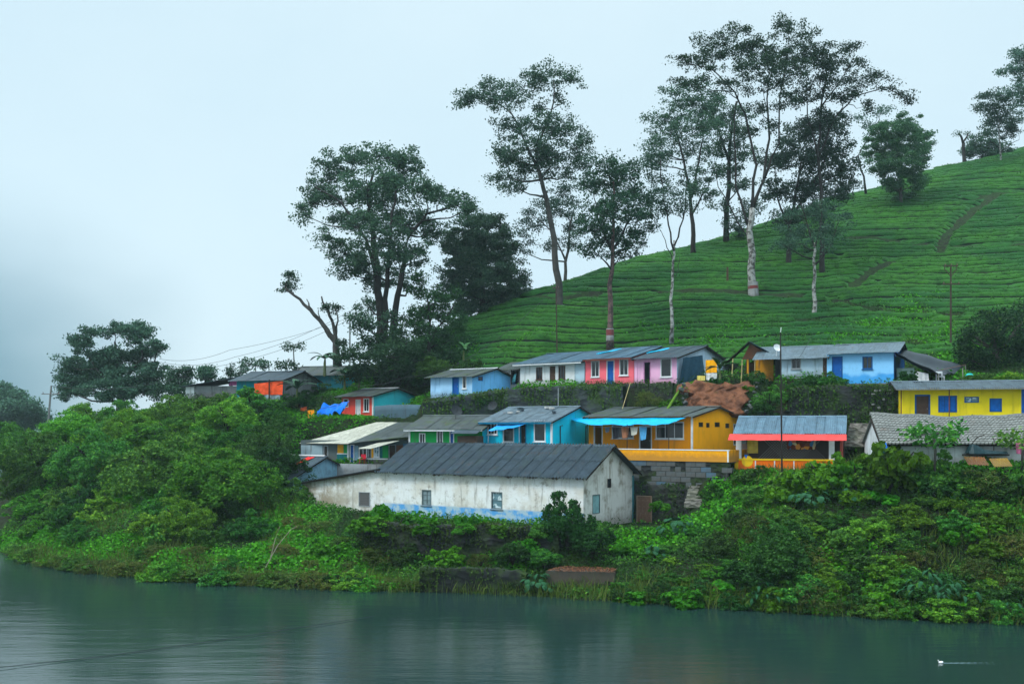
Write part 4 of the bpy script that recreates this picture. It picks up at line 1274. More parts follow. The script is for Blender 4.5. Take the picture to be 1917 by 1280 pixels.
# ------------------------------------------------------------------ house with red awning, lattice and painted parapet
def awning_house():
    h = House('awning_house', 'house with steel-grey roof, red valance and lattice veranda', 1379, 1578, 74.0, 19, 884, 810, 6.5, 1.15, at='A')
    r = h.root
    b0 = 0.0; bw = 1.7
    # back room
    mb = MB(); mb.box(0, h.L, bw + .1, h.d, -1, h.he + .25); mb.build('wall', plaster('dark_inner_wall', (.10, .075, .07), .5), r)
    mb = MB(); mb.box(h.L - .2, h.L, .25, bw + .09, -1, h.he + .0); mb.build('side_wall', plaster('brick_red_side', lin(170, 80, 72), .4), r)
    # lattice of crossed slats
    zlo, zhi = .95, h.he - .12
    x_a, x_b = h.a(1419, bw), h.a(1548, bw)
    mb1, mb2 = MB(), MB()
    sl = simple('lattice_slat', (.5, .46, .44), .8)
    k = 0; step = .20; hh = zhi - zlo
    mb = MB(); mb.slab([(0, 0, 0), (.03, 0, 0), (hh + .03, 0, hh), (hh, 0, hh)], (0, .015, 0)); me1 = mb.mesh('lattice_slat', sl)
    mb = MB(); mb.slab([(hh, 0, 0), (hh + .03, 0, 0), (.03, 0, hh), (0, 0, hh)], (0, .015, 0)); me2 = mb.mesh('lattice_slat', sl)
    x = x_a
    while x + hh < x_b:
        o = link('lattice_slat', me1, r); o.location = (x, bw - .02, zlo)
        o = link('lattice_slat', me2, r); o.location = (x, bw - .045, zlo)
        x += step
    # columns
    for px in (1383, 1557):
        x = h.a(px, .15); mb = MB(); mb.box(x - .19, x + .19, .02, .36, 0, h.he - .05); mb.build('column', TRIM, r)
    # parapet: orange panel in a yellow frame with a sunflower disc
    ORG = plaster('parapet_orange', lin(248, 115, 15), .12, (.4, .1, .01)); YEL = plaster('parapet_yellow', lin(240, 195, 25), .12)
    x1 = h.a(1560)
    mb = MB(); mb.box(-.1, x1, -.02, .14, -.5, .9); mb.build('parapet', ORG, r)
    mb = MB(); mb.box(-.14, x1, -.07, .18, .9, 1.02); mb.box(-.14, .12, -.06, -.021, -.5, .9); mb.build('parapet_frame', YEL, r)
    for i in range(1, 5):
        mb = MB(); mb.box(x1 * i / 5 - .04, x1 * i / 5 + .04, -.05, -.021, -.3, .88); mb.build('parapet_divider', TRIM, r)
    mb = MB(); xc, zc = h.az(1399, 863, -.03); n = 20
    mb.slab([(xc + .40 * math.cos(2 * math.pi * i / n), -.022, zc + .40 * math.sin(2 * math.pi * i / n)) for i in range(n)], (0, -.012, 0)); mb.build('sun_disc', YEL, r)
    mb = MB(); mb.box(.1, x1, .15, bw, -.06, .0); mb.build('veranda_floor', CEMENT, r)
    # roof: steel sheets, front slope only shown, and red valance below it
    h.roof(R_STEEL, of=.35, os=.2, corr=5, n=11, amp=.035)
    val = simple('red_valance', lin(228, 75, 72), .5, .15)
    zt_ = h.he - .1
    c = cloth('valance', [(-.45, -.42, zt_ + .02), (h.L + .25, -.42, zt_ + .02), (h.L + .25, -.75, zt_ - .42), (-.55, -.75, zt_ - .42)], val, nx=60, ny=4, fold=.018, fx=5, parent=r)
    # quilt on a line, yellow cloth, pail
    q, t, p, o = newmat('patchwork_quilt')
    co = N(t, 'ShaderNodeTexCoord').outputs['Object']
    vo = N(t, 'ShaderNodeTexVoronoi'); vo.inputs['Scale'].default_value = 3.4; t.links.new(co, vo.inputs['Vector'])
    cr = N(t, 'ShaderNodeValToRGB'); cr.color_ramp.interpolation = 'CONSTANT'
    for i, (pos, col) in enumerate(((0, (.16, .04, .02)), (.42, (.8, .32, .05)), (.56, (.24, .07, .04)), (.68, (.06, .22, .5)), (.8, (.7, .2, .12)), (.9, (.7, .6, .4)))):
        e = cr.color_ramp.elements[i] if i < 2 else cr.color_ramp.elements.new(pos)
        e.position = pos; e.color = (*col, 1)
    sp = N(t, 'ShaderNodeSeparateColor'); t.links.new(vo.outputs['Color'], sp.inputs[0]); t.links.new(sp.outputs[0], cr.inputs[0]); t.links.new(cr.outputs[0], p.inputs['Base Color']); p.inputs['Roughness'].default_value = .9
    def hang(nm, lab, px0, y0, px1, y1, mat, b, **k):
        a0, z1 = h.az(px0, y0, b); a1, z0 = h.az(px1, y1, b)
        o = cloth(nm, [h.P(a0, b, z1), h.P(a1, b, z1), h.P(a1, b, z0), h.P(a0, b, z0)], mat, fold=.03, fx=2.5, **k); tag(o, lab, 'cloth')
    hang('patchwork_quilt', 'brown patterned quilt hung inside the lattice veranda', 1473, 823, 1527, 841, q, 1.0)
    ys = simple('yellow_cloth', lin(225, 195, 80), .8); hang('yellow_cloth', 'yellow striped cloth hung by the white veranda column', 1399, 822, 1419, 848, ys, .9)
    mb = MB(); mb.tube([h.P(h.a(1388, .5), .5, h.he - .25), h.P(h.a(1560, .5), .5, h.he - .25)], .01, 4)
    a, z = h.az(1397, 851, .1)
    t = thing('blue_pail', 'small blue pail on the painted parapet', 'pail', h.P(a, .06, 1.02), 0)
    mb = MB(); mb.tube([(0, 0, 0), (0, 0, .28)], [.10, .14], 10); mb.build('bucket', TARPBLUE, t)
    mb = MB(); mb.tube([(.14 * math.cos(x), 0, .28 + .12 * math.sin(x)) for x in np.linspace(0, math.pi, 8)], .008, 4); mb.build('handle', GREYTRIM, t)
    hang('white_towel', 'pale towel hung high inside the lattice veranda', 1389, 820, 1397, 830, simple('pale_towel', lin(150, 170, 180)), .7)
    return h
ah = awning_house()

# dark roof behind the red-awning house
def dark_shed():
    h = House('dark_shed', 'dark low shed roof peeping over the red-awning house', 1436, 1500, 82.5, -8, 800, 784, 4.5, .1, cat='shed')
    h.walls(CEMENT, below=.6)
    # gable to the front
    mb = MB(); zr = h.az(1466, 769)[1]
    xm = h.a(1466)
    mb.slab([(-.6, -.6, h.he - .3), (xm, -.6, zr), (xm, 4.9, zr), (-.6, 4.9, h.he - .3)], (0, 0, .05)); mb.build('roof_slope', TIMBER, h.root)
    mb = MB(); mb.slab([(xm + .003, -.6, zr), (h.L + .8, -.6, h.he - .25), (h.L + .8, 4.9, h.he - .25), (xm + .003, 4.9, zr)], (0, 0, .05)); mb.build('roof_slope', R_DARK, h.root)
    mb = MB(); mb.poly([(0, -.01, h.he), (h.L, -.01, h.he), (xm, -.01, zr - .05)]); mb.build('gable', simple('pale_brown_gable', (.25, .2, .17)), h.root)
dark_shed()

# ------------------------------------------------------------------ white house with the wavy tiled roof
def tiled_house():
    h = House('tiled_house', 'white house under a wavy grey clay-tile roof', 1652, 1990, 66.0, 9, 868, 827, 6.2, 1.55, at='A')
    h.walls(WHITE, WHITE, plaster('white_gable', (.62, .67, .70), .35))
    r = h.root
    # courses of tiles, each course lapping the one below; the roof sags between its rafters
    tm = roofmat('clay_tile', (.17, .175, .165), moss_amt=.25, rnd=.2, moss=(.05, .05, .04))
    x0, x1 = -.22, h.L + .3; of = .5; hd = h.d / 2
    nC = 12; wt = .235
    n = int((x1 - x0) / wt)
    tn = h.rise / hd
    def sag(x, y): return .07 * math.sin(x * .75 + .6) * (y + of) / (hd + of) + .05 * math.sin(x * 1.9 + 2) * (y + of) / (hd + of) + .12 * math.exp(-((x - .2) / 1.6) ** 2) * (y + of) / (hd + of)
    rr = random.Random(2)
    for j in range(nC):
        y0 = -of + (hd + of) * j / nC; y1 = -of + (hd + of) * (j + 1.25) / nC
        mb = MB()
        for i in range(n):
            xa = x0 + i * wt
            jz = rr.uniform(-.012, .012); jy = rr.uniform(-.02, .02)
            prof = [(0, .055), (.25, .0), (.6, .005), (.8, .03), (1.03, .06)]
            for (u0, q0), (u1, q1) in zip(prof[:-1], prof[1:]):
                X0, X1 = xa + u0 * wt, xa + u1 * wt
                def z(x, y, q, lap): return h.he + .1 + tn * y + sag(x, y) + q + lap + jz
                a = (X0, y0 + jy, z(X0, y0, q0, .09)); b = (X1, y0 + jy, z(X1, y0, q1, .09)); c = (X1, y1, z(X1, y1, q1, 0)); d = (X0, y1, z(X0, y1, q0, 0))
                mb.poly([a, b, c, d]); mb.poly([(a[0], a[1], a[2] - .085), (b[0], b[1], b[2] - .085), b, a])
        mb.build('tile_course', tm, r)
    mb = MB(); mb.slab([(x0 + .05, hd, h.he + h.rise + .02), (x1, hd, h.he + h.rise + .02), (x1, h.d + .5, h.he - .3), (x0 + .05, h.d + .5, h.he - .3)], (0, 0, -.05)); mb.build('back_slope', tm, r)
    mb = MB()
    for i in range(26):
        x = x0 + (x1 - x0) * i / 26; xe = x0 + (x1 - x0) * (i + 1.08) / 26
        mb.tube([(x, hd, h.he + h.rise + .13 + sag(x, hd)), (xe, hd, h.he + h.rise + .12 + sag(xe, hd))], [.13, .12], 6)
    mb.build('ridge_tiles', tm, r)
    mb = MB(); mb.slab([(x0, -of, h.he - .08 - of * tn + .1), (x0 + .06, -of, h.he - .08 - of * tn + .1), (x0 + .06, hd, h.he + h.rise + .1), (x0, hd, h.he + h.rise + .1)], (0, 0, -.12)); mb.build('bargeboard', TIMBER, r)
    mb = MB(); mb.slab([(x0 + .1, -of + .1, h.he - of * tn + .02), (x1, -of + .1, h.he - of * tn + .02), (x1, hd, h.he + h.rise), (x0 + .1, hd, h.he + h.rise)], (0, 0, -.02)); mb.build('roof_boarding', TIMBER, r)
    return h
th_ = tiled_house()

# heap of things by the white wall: covered handcart, rusty sheets, pink cloth
def yard_things():
    c = W(1838, 846, 64.6)
    z = float(zt(c.x, c.y)) 
    t = thing('covered_cart', 'dark teal tarpaulin draped over a low cart against the white wall', 'cart', (c.x, c.y, c.z - .1))
    teal = simple('teal_tarp', (.02, .05, .06), .4)
    V = []; n = 18; mb = MB()
    prof = [(-.95, .05), (-.7, .62), (-.45, .55), (0, .28), (.5, .20), (1.0, .17), (1.45, .15)]
    for (xa, za), (xb, zb) in zip(prof[:-1], prof[1:]):
        mb.poly([(xa, -.5, 0), (xb, -.5, 0), (xb, -.3, zb), (xa, -.3, za)]); mb.poly([(xa, -.3, za), (xb, -.3, zb), (xb, .3, zb), (xa, .3, za)]); mb.poly([(xa, .3, za), (xb, .3, zb), (xb, .5, 0), (xa, .5, 0)])
    mb.build('cover', teal, t, True)
    for pts in ([(-.75, -.1, .55), (-.35, -.1, 1.05), (.1, -.1, 1.2)], [(.75, 0, .2), (.78, 0, .85), (.7, 0, 1.0)], [(.78, 0, .6), (1.0, 0, .75)]):
        mb = MB(); mb.tube(pts, .03, 5); mb.build('handle_bar', TIMBER, t)
    mb = MB(); mb.box(-1.1, 1.6, -.35, .35, -.12, -.02); mb.build('bed', TIMBER, t)
    rust = plaster('orange_rust', (.20, .07, .018), .6, (.25, .17, .03))
    for i, (px0, px1, py, Y, lab) in enumerate(((1800, 1850, 852, 63.2, 'rusty orange sheet leaning below the dark covered cart'), (1848, 1892, 856, 63.2, 'mottled orange and yellow sheet beside the rusty orange one'))):
        a, b = W(px0, py, Y), W(px1, py, Y)
        me = corrugated((b.x - a.x) * .8, .7, .42, 8, .03).mesh('rusty_sheet', rust if i == 0 else plaster('rust_yellow', (.32, .20, .03), .6, (.2, .06, .02)))
        o = link('rusty_sheet', me); o.location = (a.x, a.y - .9, a.z - .55); o.rotation_euler = (.1, .03 * (1 - 2 * i), .05)
        tag(o, lab, 'metal sheet')
    p = W(1912, 838, 63.5)
    o = cloth('pink_cloth', [p + Vector((-.35, 0, .4)), p + Vector((.6, 0, .5)), p + Vector((.6, .1, -.5)), p + Vector((-.3, .05, -.35))], simple('pink_fabric', lin(235, 130, 175), .8), fold=.05)
    tag(o, 'pink cloth hung at the corner of the white tiled house', 'cloth')
    p = W(1652, 838, 65.2)
    o = cloth('blue_sheet', [p + Vector((-.4, 0, .3)), p + Vector((.25, 0, .35)), p + Vector((.3, -.2, -.3)), p + Vector((-.45, -.2, -.3))], TARPBLUE, fold=.05)
    tag(o, 'small blue plastic sheet beside the tiled house gable', 'tarpaulin')
yard_things()

# ------------------------------------------------------------------ yellow house at the right edge
def yellow_house():
    h = House('yellow_house', 'lemon yellow house with blue shutters and brown door', 1689, 1912, 75.5, 14, 794, 727, 5.5, .55, at='A')
    BF = simple('blue_frame', lin(15, 85, 145), .6); BS = simple('blue_shutter', lin(15, 100, 185), .55)
    h.door((1713, 739, 1741, 794), BF, BROWN, fw=.09)
    h.window((1757, 741, 1791, 771), BF, None, 2, shutter=BS, fw=.08, sill=False); h.window((1853, 746, 1875, 770), BF, None, 0, shutter=BS, fw=.06, sill=False)
    h.window((1806, 743, 1832, 753), BF, MATS['pale_glass'], 1, fw=.05, sill=False)
    h.walls(YELLOWP, YELLOWP)
    mb = MB(); mb.box(h.L + .0, h.L + 1.5, .003, 3, -1, h.he); mb.build('blue_annexe', BLUEP, h.root)
    h.roof(R_GREY, of=.75, os=.55, corr=5, n=14, amp=.05, x1=h.L + 2.0)
    mb = MB(); mb.box(-.5, h.L + 1.9, -.72, -.68, h.he - .14, h.he - .08); mb.build('eave_batten', simple('pale_batten', (.4, .38, .34)), h.root)
    for px in (1687, 1777):
        a = h.a(px, -.35); mb = MB(); mb.tube([(a, -.35, -.3), (a, -.35, h.he - .08)], .04, 6); mb.build('veranda_post', simple('rust_post', (.16, .06, .04)), h.root)
    return h
yh = yellow_house()

# ------------------------------------------------------------------ upper right: pale blue house and grey-white neighbour
def blue_house():
    h = House('blue_house', 'sky blue house with grey sheet roof beside the black tarpaulin', 1548, 1673, 82, 28, 718, 658, 6.8, .9)
    BF = simple('blue_frame', lin(15, 85, 145), .6)
    h.window((1615, 668, 1633, 690), BF, None, 1, curtain=simple('pale_curtain', (.5, .48, .45)))
    h.door((1558, 668, 1577, 712), BF, BLUEP)
    m, t, p, o = newmat('blue_wall_two_tone')
    co = N(t, 'ShaderNodeTexCoord').outputs['Object']; sp = N(t, 'ShaderNodeSeparateXYZ'); t.links.new(co, sp.inputs[0])
    ad = N(t, 'ShaderNodeMath', operation='MULTIPLY_ADD'); ad.inputs[1].default_value = 1.0; t.links.new(noise(t, co, .9, 3), ad.inputs[0]); t.links.new(sp.outputs[2], ad.inputs[2])
    c = mix(t, rampv(t, ad.outputs[0], 1.15, 1.5), lin(70, 160, 225), lin(135, 200, 245))
    c = mix(t, mul(t, rampv(t, noise(t, co, 2, 6, .7), .5, .7), .35), c, (.08, .25, .45))
    t.links.new(c, p.inputs['Base Color']); p.inputs['Roughness'].default_value = .85
    h.walls(m, BLUEP)
    mb = MB(); mb.box(-.05, h.L + .05, -.15, -.003, -.6, .06); mb.build('plinth', CEMENT, h.root)
    h.roof(R_GREY, of=.5, os=.45, corr=5, amp=.015, x0=.1)
    # black tarpaulin from the gable over the wood store
    q = [h.P(h.L + .1, -.3, h.he - .1), h.P(h.L + .2, 4.6, h.he + .55), h.P(h.L + 5.0, 4.6, h.he - 1.0), h.P(h.L + 3.4, -.6, h.he - 1.9)]
    t = thing('tarpaulin_shelter', 'sagging black tarpaulin shelter beside the sky blue house', 'tarpaulin', h.P(h.L + 2.4, 2, 0))
    cloth('sheet', [p_ - t.location for p_ in q], TARPBLACK, nx=20, ny=14, fold=.16, sag=.5, parent=t, fx=2.2)
    for p_ in (q[2], q[3], h.P(h.L + 5.0, 1.5, h.he - 1.4)):
        e = p_ - t.location; mb = MB(); mb.tube([e, (e.x + .05, e.y, -1.0)], .04, 5); mb.build('pole', simple('grey_pole', (.25, .25, .22)), t)
    mb = MB(); mb.tube([q[3] - t.location + Vector((0, 0, .25)), q[2] - t.location + Vector((0, 0, .05))], .03, 5); mb.build('rail', simple('rust_rail', (.2, .12, .1)), t)
    o = cloth('net_sheet', [h.P(h.L + .15, .6, h.he - 1.3), h.P(h.L + 1.5, .2, h.he - 1.35), h.P(h.L + 1.8, .2, -.2), h.P(h.L + .15, .6, -.2)], simple('grey_net', lin(110, 135, 130), .8), fold=.06)
    tag(o, 'grey-green sheet hanging below the black tarpaulin', 'sheet')
    o = cloth('white_sack', [h.P(h.L + 1.6, .0, h.he - 1.6), h.P(h.L + 2.6, -.1, h.he - 1.85), h.P(h.L + 2.7, -.15, .05), h.P(h.L + 1.7, 0, -.1)], simple('white_sacking', (.6, .62, .62), .8), fold=.1)
    tag(o, 'white sacking hanging under the black tarpaulin shelter', 'sack')
    g = W(1760, 703, 80.5)
    ch_ = thing('white_chair', 'small white chair under the edge of the black tarpaulin', 'chair', g - Vector((0, 0, .5)))
    wm = TRIM
    for nm, bx in (('seat', (-.25, .25, -.22, .22, .4, .45)), ('backrest', (-.25, .25, .18, .22, .7, .85)), ('leg', (-.25, -.2, -.22, -.17, -.1, .4)), ('leg', (.2, .25, -.22, -.17, -.1, .4)), ('leg', (-.25, -.2, .18, .22, -.1, .7)), ('leg', (.2, .25, .18, .22, -.1, .7))):
        mb = MB(); mb.box(*bx); mb.build(nm, wm, ch_)
    mb = MB(); c = W(1815, 703, 80); n = 10
    t = thing('turquoise_basin', 'upturned turquoise basin on the grass by the tarpaulin', 'basin', c - Vector((0, 0, .25)))
    mb.tube([(0, 0, 0), (0, 0, .05), (0, 0, .35), (0, 0, .4)], [.42, .40, .24, .2], 14); mb.build('bowl', simple('turquoise_plastic', lin(35, 170, 165), .4), t, True)
    mb = MB(); mb.tube([(0, 0, .40), (0, 0, .44)], .16, 12); mb.build('foot_ring', simple('turquoise_plastic', lin(35, 170, 165), .4), t)
    return h
bh = blue_house()

def greywhite_house():
    h = House('greywhite_house', 'grey-white house with grey roof joined to the sky blue house', 1462, 1546, 84.6, 24, 706, 668, 6.0, 1.1)
    h.window((1482, 668, 1499, 690), GREYTRIM, None, 1); h.door((1541, 669, 1547.5, 704), BROWN, BROWN)
    h.walls(GREYW, GREYW)
    h.roof(R_GREY, of=.5, os=.3, corr=5, x0=-2.3, amp=.015, fascia=None)
    dish('white satellite dish on the grey roof near the pole', h.P(-.4, .3, h.he + .1), .2, .35, simple('dish_white', (.7, .72, .74), .4))
    return h
gw = greywhite_house()

def orange_shack():
    h = House('orange_shack', 'ramshackle orange and brown shack behind the banana plant', 1398, 1448, 88.5, 12, 712, 672, 4.5, .2, cat='shack')
    br = plaster('ochre_wall', lin(215, 150, 30), .7, (.16, .08, .03)); bn = plaster('brown_plank', lin(125, 80, 60), .6)
    h.door((1402, 672, 1413, 712), BROWN, None)
    h.walls(br, bn, below=.5)
    mb = MB(); za = h.az(1404, 640)[1]
    mb.poly([(-.4, -.02, h.he), (h.L + .2, -.02, h.he), (.3, -.02, za - .15)]); mb.build('gable', bn, h.root)
    mb = MB(); mb.slab([(.2, -.6, za), (h.L + .7, -.6, h.he - .1), (h.L + .7, 4, h.he - .1), (.2, 4, za)], (0, 0, .05)); mb.build('roof_slope', R_BLUE, h.root)
    mb = MB(); mb.slab([(.197, -.6, za), (-1.6, -.6, h.he - .1), (-1.6, 4, h.he - .1), (.197, 4, za)], (0, 0, .05)); mb.build('roof_slope', TIMBER, h.root)
    for x in (-1.3, -.5, .6):
        mb = MB(); mb.tube([(x, -1.2, -.5), (x + .1, -1.2, h.he + random.uniform(-.2, .5))], .05, 6); mb.build('bamboo_post', simple('bamboo_pale', (.42, .34, .16)), h.root)
    mb = MB(); mb.box(h.L + .1, h.L + 2.0, -1.0, -.9, -.9, h.he - .05); mb.build('dark_screen', TARPBLACK, h.root)
    p = [h.P(-3.6, -1.3, h.az(1348, 672, -1.3)[1] ), h.P(-2.0, -1.3, h.az(1372, 668, -1.3)[1]), h.P(-2.0, -1.3, .6), h.P(-3.6, -1.3, .4)]
orange_shack()

# ------------------------------------------------------------------ upper row: white, coral and pale pink houses under one roof line
def upper_row():
    Lb = None
    specs = [
      ('pink_house', 'pale pink house with white gable at the end of the upper row', 1188, 1267, 88.0, 717, 668, PINKP, plaster('white_blue_gable', lin(190, 215, 235), .3)),
      ('coral_house', 'coral red house with blue door in the upper row', 1096, 1186.6, None, None, None, CORALP, CORALP),
      ('white_row_house', 'white house with blue-grey roof beside the coral house', 974, 1094.6, None, None, None, WHITE, GREYW),
    ]
    th = 35
    base = House('pink_house', specs[0][1], 1188, 1267, 88.0, th, 717, 668, 11.0, 1.25)
    z0, ze = base.z0, base.z0 + base.he
    out_ = [base]
    c, s = base.c, base.s
    for sp in specs[1:]:
        k = (sp[3] - CX) / F
        a = (k * base.ya - base.xa) / (c + k * s)
        Y = base.ya - a * s
        dz = .0 if 'coral' in sp[0] else .12
        de = .16 if 'coral' in sp[0] else -.02
        h = House(sp[0], sp[1], sp[2], sp[3], Y, th, HY - (z0 + dz - H) * F / Y, HY - (ze + de - H) * F / Y, 11.0, 1.25)
        out_.append(h)
    pk, co_, wh = out_
    # pale pink
    pf = simple('pink_frame', lin(215, 150, 195), .6)
    pk.door((1205, 677, 1218, 716), pf, None); pk.window((1237, 671, 1257, 705), TRIM, None, 0, curtain=simple('mauve_curtain', lin(150, 95, 130)))
    pk.walls(PINKP, specs[0][8])
    mb = MB(); mb.box(0, .3, -.04, -.002, 0, pk.he); mb.build('pilaster', PINKP, pk.root)
    # coral
    co_.window((1107, 676, 1122, 705), TRIM, None, 1); co_.door((1136, 675, 1150, 715), TRIM, BLUEP); co_.window((1160, 673, 1176, 702), TRIM, None, 1)
    co_.walls(CORALP)
    mb = MB(); x0, x1 = co_.a(1096), co_.a(1110); mb.box(x0 + .01, x1, -.1, -.003, -1.1, .1); mb.build('buttress', CORALP, co_.root)
    # white
    wh.window((1004, 688, 1015, 710), BROWN, None, 1, label='brown framed window'); wh.door((1028, 684, 1041, 718), TRIM, BROWN); wh.window((1046, 685, 1058, 709), BROWN, None, 1)
    wh.walls(WHITE, GREYW)
    mb = MB(); x0, x1 = wh.a(1076), wh.a(1094.4); mb.box(x0, x1, -.03, -.002, -.5, wh.he - .05); mb.build('grey_panel', GREYW, wh.root)
    pk.roof(R_DARK, of=.6, os=.02, corr=5, amp=.015, fascia=None, x1=pk.L + .4); co_.roof(R_BLUE, of=.6, os=.02, corr=5, amp=.015, fascia=simple('rust_fascia', (.2, .06, .04))); wh.roof(R_BLUE, of=.6, os=.02, corr=5, amp=.015, x0=-.6, fascia=TRIM)
    for hh, px, lab in ((co_, 1140, 'cyan plastic sheet lying across the roof of the coral house'), (pk, 1226, 'cyan and white plastic sheet on the ridge of the pink house')):
        a = hh.a(px, 4)
        a = min(max(a, .8), hh.L - .3)
        o = cloth('plastic_sheet', [hh.P(a, 5.2, hh.he + 1.28), hh.P(a + 1.0, 5.3, hh.he + 1.29), hh.P(a - .5, 2.4, hh.he + .68), hh.P(a - 1.0, 2.3, hh.he + .66)], simple('cyan_sheet', lin(20, 185, 225), .4), fold=.05)
        tag(o, lab, 'plastic sheet')
    # dark plinth wall in front
    A, B = co_.P(-.0, -.9, 0), pk.P(pk.L, -.9, 0)
    o = relief_wall('plinth_wall', [(A.x, A.y), (B.x, B.y)], [z0 - 1.5, z0 - 1.5], [z0 + .12, z0 - .02], .4, DARKSTONE, step=.4, amp=.05, seed=8, moss=6)
    tag(o, 'dark plinth wall in front of the coral and pink houses', 'wall')
    # blue-grey screen and rickety rack beside the pink gable
    o = cloth('dark_blue_screen', [pk.P(pk.L + .5, .2, pk.he - .1), pk.P(pk.L + 1.0, 3.2, pk.he + .3), pk.P(pk.L + 1.1, 3.4, -.3), pk.P(pk.L + .1, .1, -.4)], simple('dark_blue_sheet', lin(45, 80, 100), .6), fold=.08)
    tag(o, 'dark blue-grey sheet screening the pink house gable', 'sheet')
    t = thing('wooden_rack', 'rickety dark rack of poles in front of the white gable', 'rack', pk.P(pk.L + 1.2, 3.8, 0))
    for x in (0, .75, 1.4):
        mb = MB(); mb.tube([(x, 0, -.3), (x, .02, 2.2 - .2 * x)], .03, 5); mb.build('upright', TIMBER, t)
    for z in (.35, .95, 1.5, 2.0):
        mb = MB(); mb.tube([(-.1, -.03, z), (1.5, -.03, z - .05)], .025, 5); mb.build('shelf_rail', TIMBER, t)
    P1 = W(1327, 690, 86.5)
    o = cloth('orange_cloth', [W(1321, 674, 86.6), W(1342, 673, 86.4), W(1342, 697, 86.3), W(1321, 698, 86.5)], simple('marigold_cloth', lin(248, 170, 10), .8), fold=.04); tag(o, 'marigold cloth hung out beside the pink house', 'cloth')
    o = cloth('white_cloth', [W(1322, 698.5, 86.3), W(1342, 698, 86.1), W(1342, 711, 86), W(1322, 711, 86.2)], simple('white_linen', (.7, .7, .68), .8), fold=.04); tag(o, 'white cloth hung under the marigold one', 'cloth')
    o = cloth('yellow_rag', [W(1305, 703, 86.5), W(1320, 703, 86.5), W(1320, 712, 86.4), W(1305, 712, 86.4)], simple('cream_yellow_cloth', lin(215, 195, 100), .8), fold=.03); tag(o, 'cream yellow cloth low on the rack', 'cloth')
    # low store left of the row, mossy roof and jumble in its mouth
    h = House('low_store', 'low white store with mossy roof left of the white house', 931, 973, wh.ya + .6, 30, 719, 691, 6, .8, cat='store')
    h.door((957, 692, 972, 719), TIMBER, None); h.window((961 - 10, 694, 955, 708), TRIM, None, 0, sill=False)
    h.walls(WHITE)
    h.roof(R_MOSS, of=.5, os=.2, corr=5, amp=.015)
    for p0, p1, y0, y1, col, nm, lab in ((940, 951, 698, 716, (.17, .11, .08), 'brown_mat', 'brown woven mat leaning by the low store'), (973 - 14, 966, 700, 715, (.06, .25, .3), 'teal_cloth', 'teal cloth hanging at the low store doorway')):
        x0, z1 = h.az(p0, y0, -.2); x1, z0 = h.az(p1, y1, -.2)
        o = cloth(nm, [h.P(x0 + .2, -.15, z1), h.P(x1, -.15, z1 + .05), h.P(x1, -.35, z0), h.P(x0, -.35, z0)], simple(nm + '_m', col, .85), fold=.03); tag(o, lab, 'cloth')
    return out_
up_row = upper_row()

def lightblue_house():
    h = House('lightblue_house', 'pale blue house with grey roof at the left end of the upper row', 806, 884, 93.2, 33, 742, 704, 7.4, .85)
    h.door((847, 707, 859, 744), simple('cyan_frame', lin(20, 120, 180)), BLUEP); h.window((866, 704, 873, 727), TRIM, None, 0, curtain=simple('peach_curtain', (.5, .35, .25)))
    h.gwindow((895, 704, 904, 713), BLUEP, MATS['dark_glass'])
    h.walls(SKYP2, SKYP)
    h.roof(R_MOSS, of=.5, os=.4, corr=5, amp=.015, ridge=simple('pale_ridge', (.5, .52, .54)))
    A, B = h.P(-.3, -.7, 0), h.P(h.L + .4, -.7, 0)
lightblue_house()

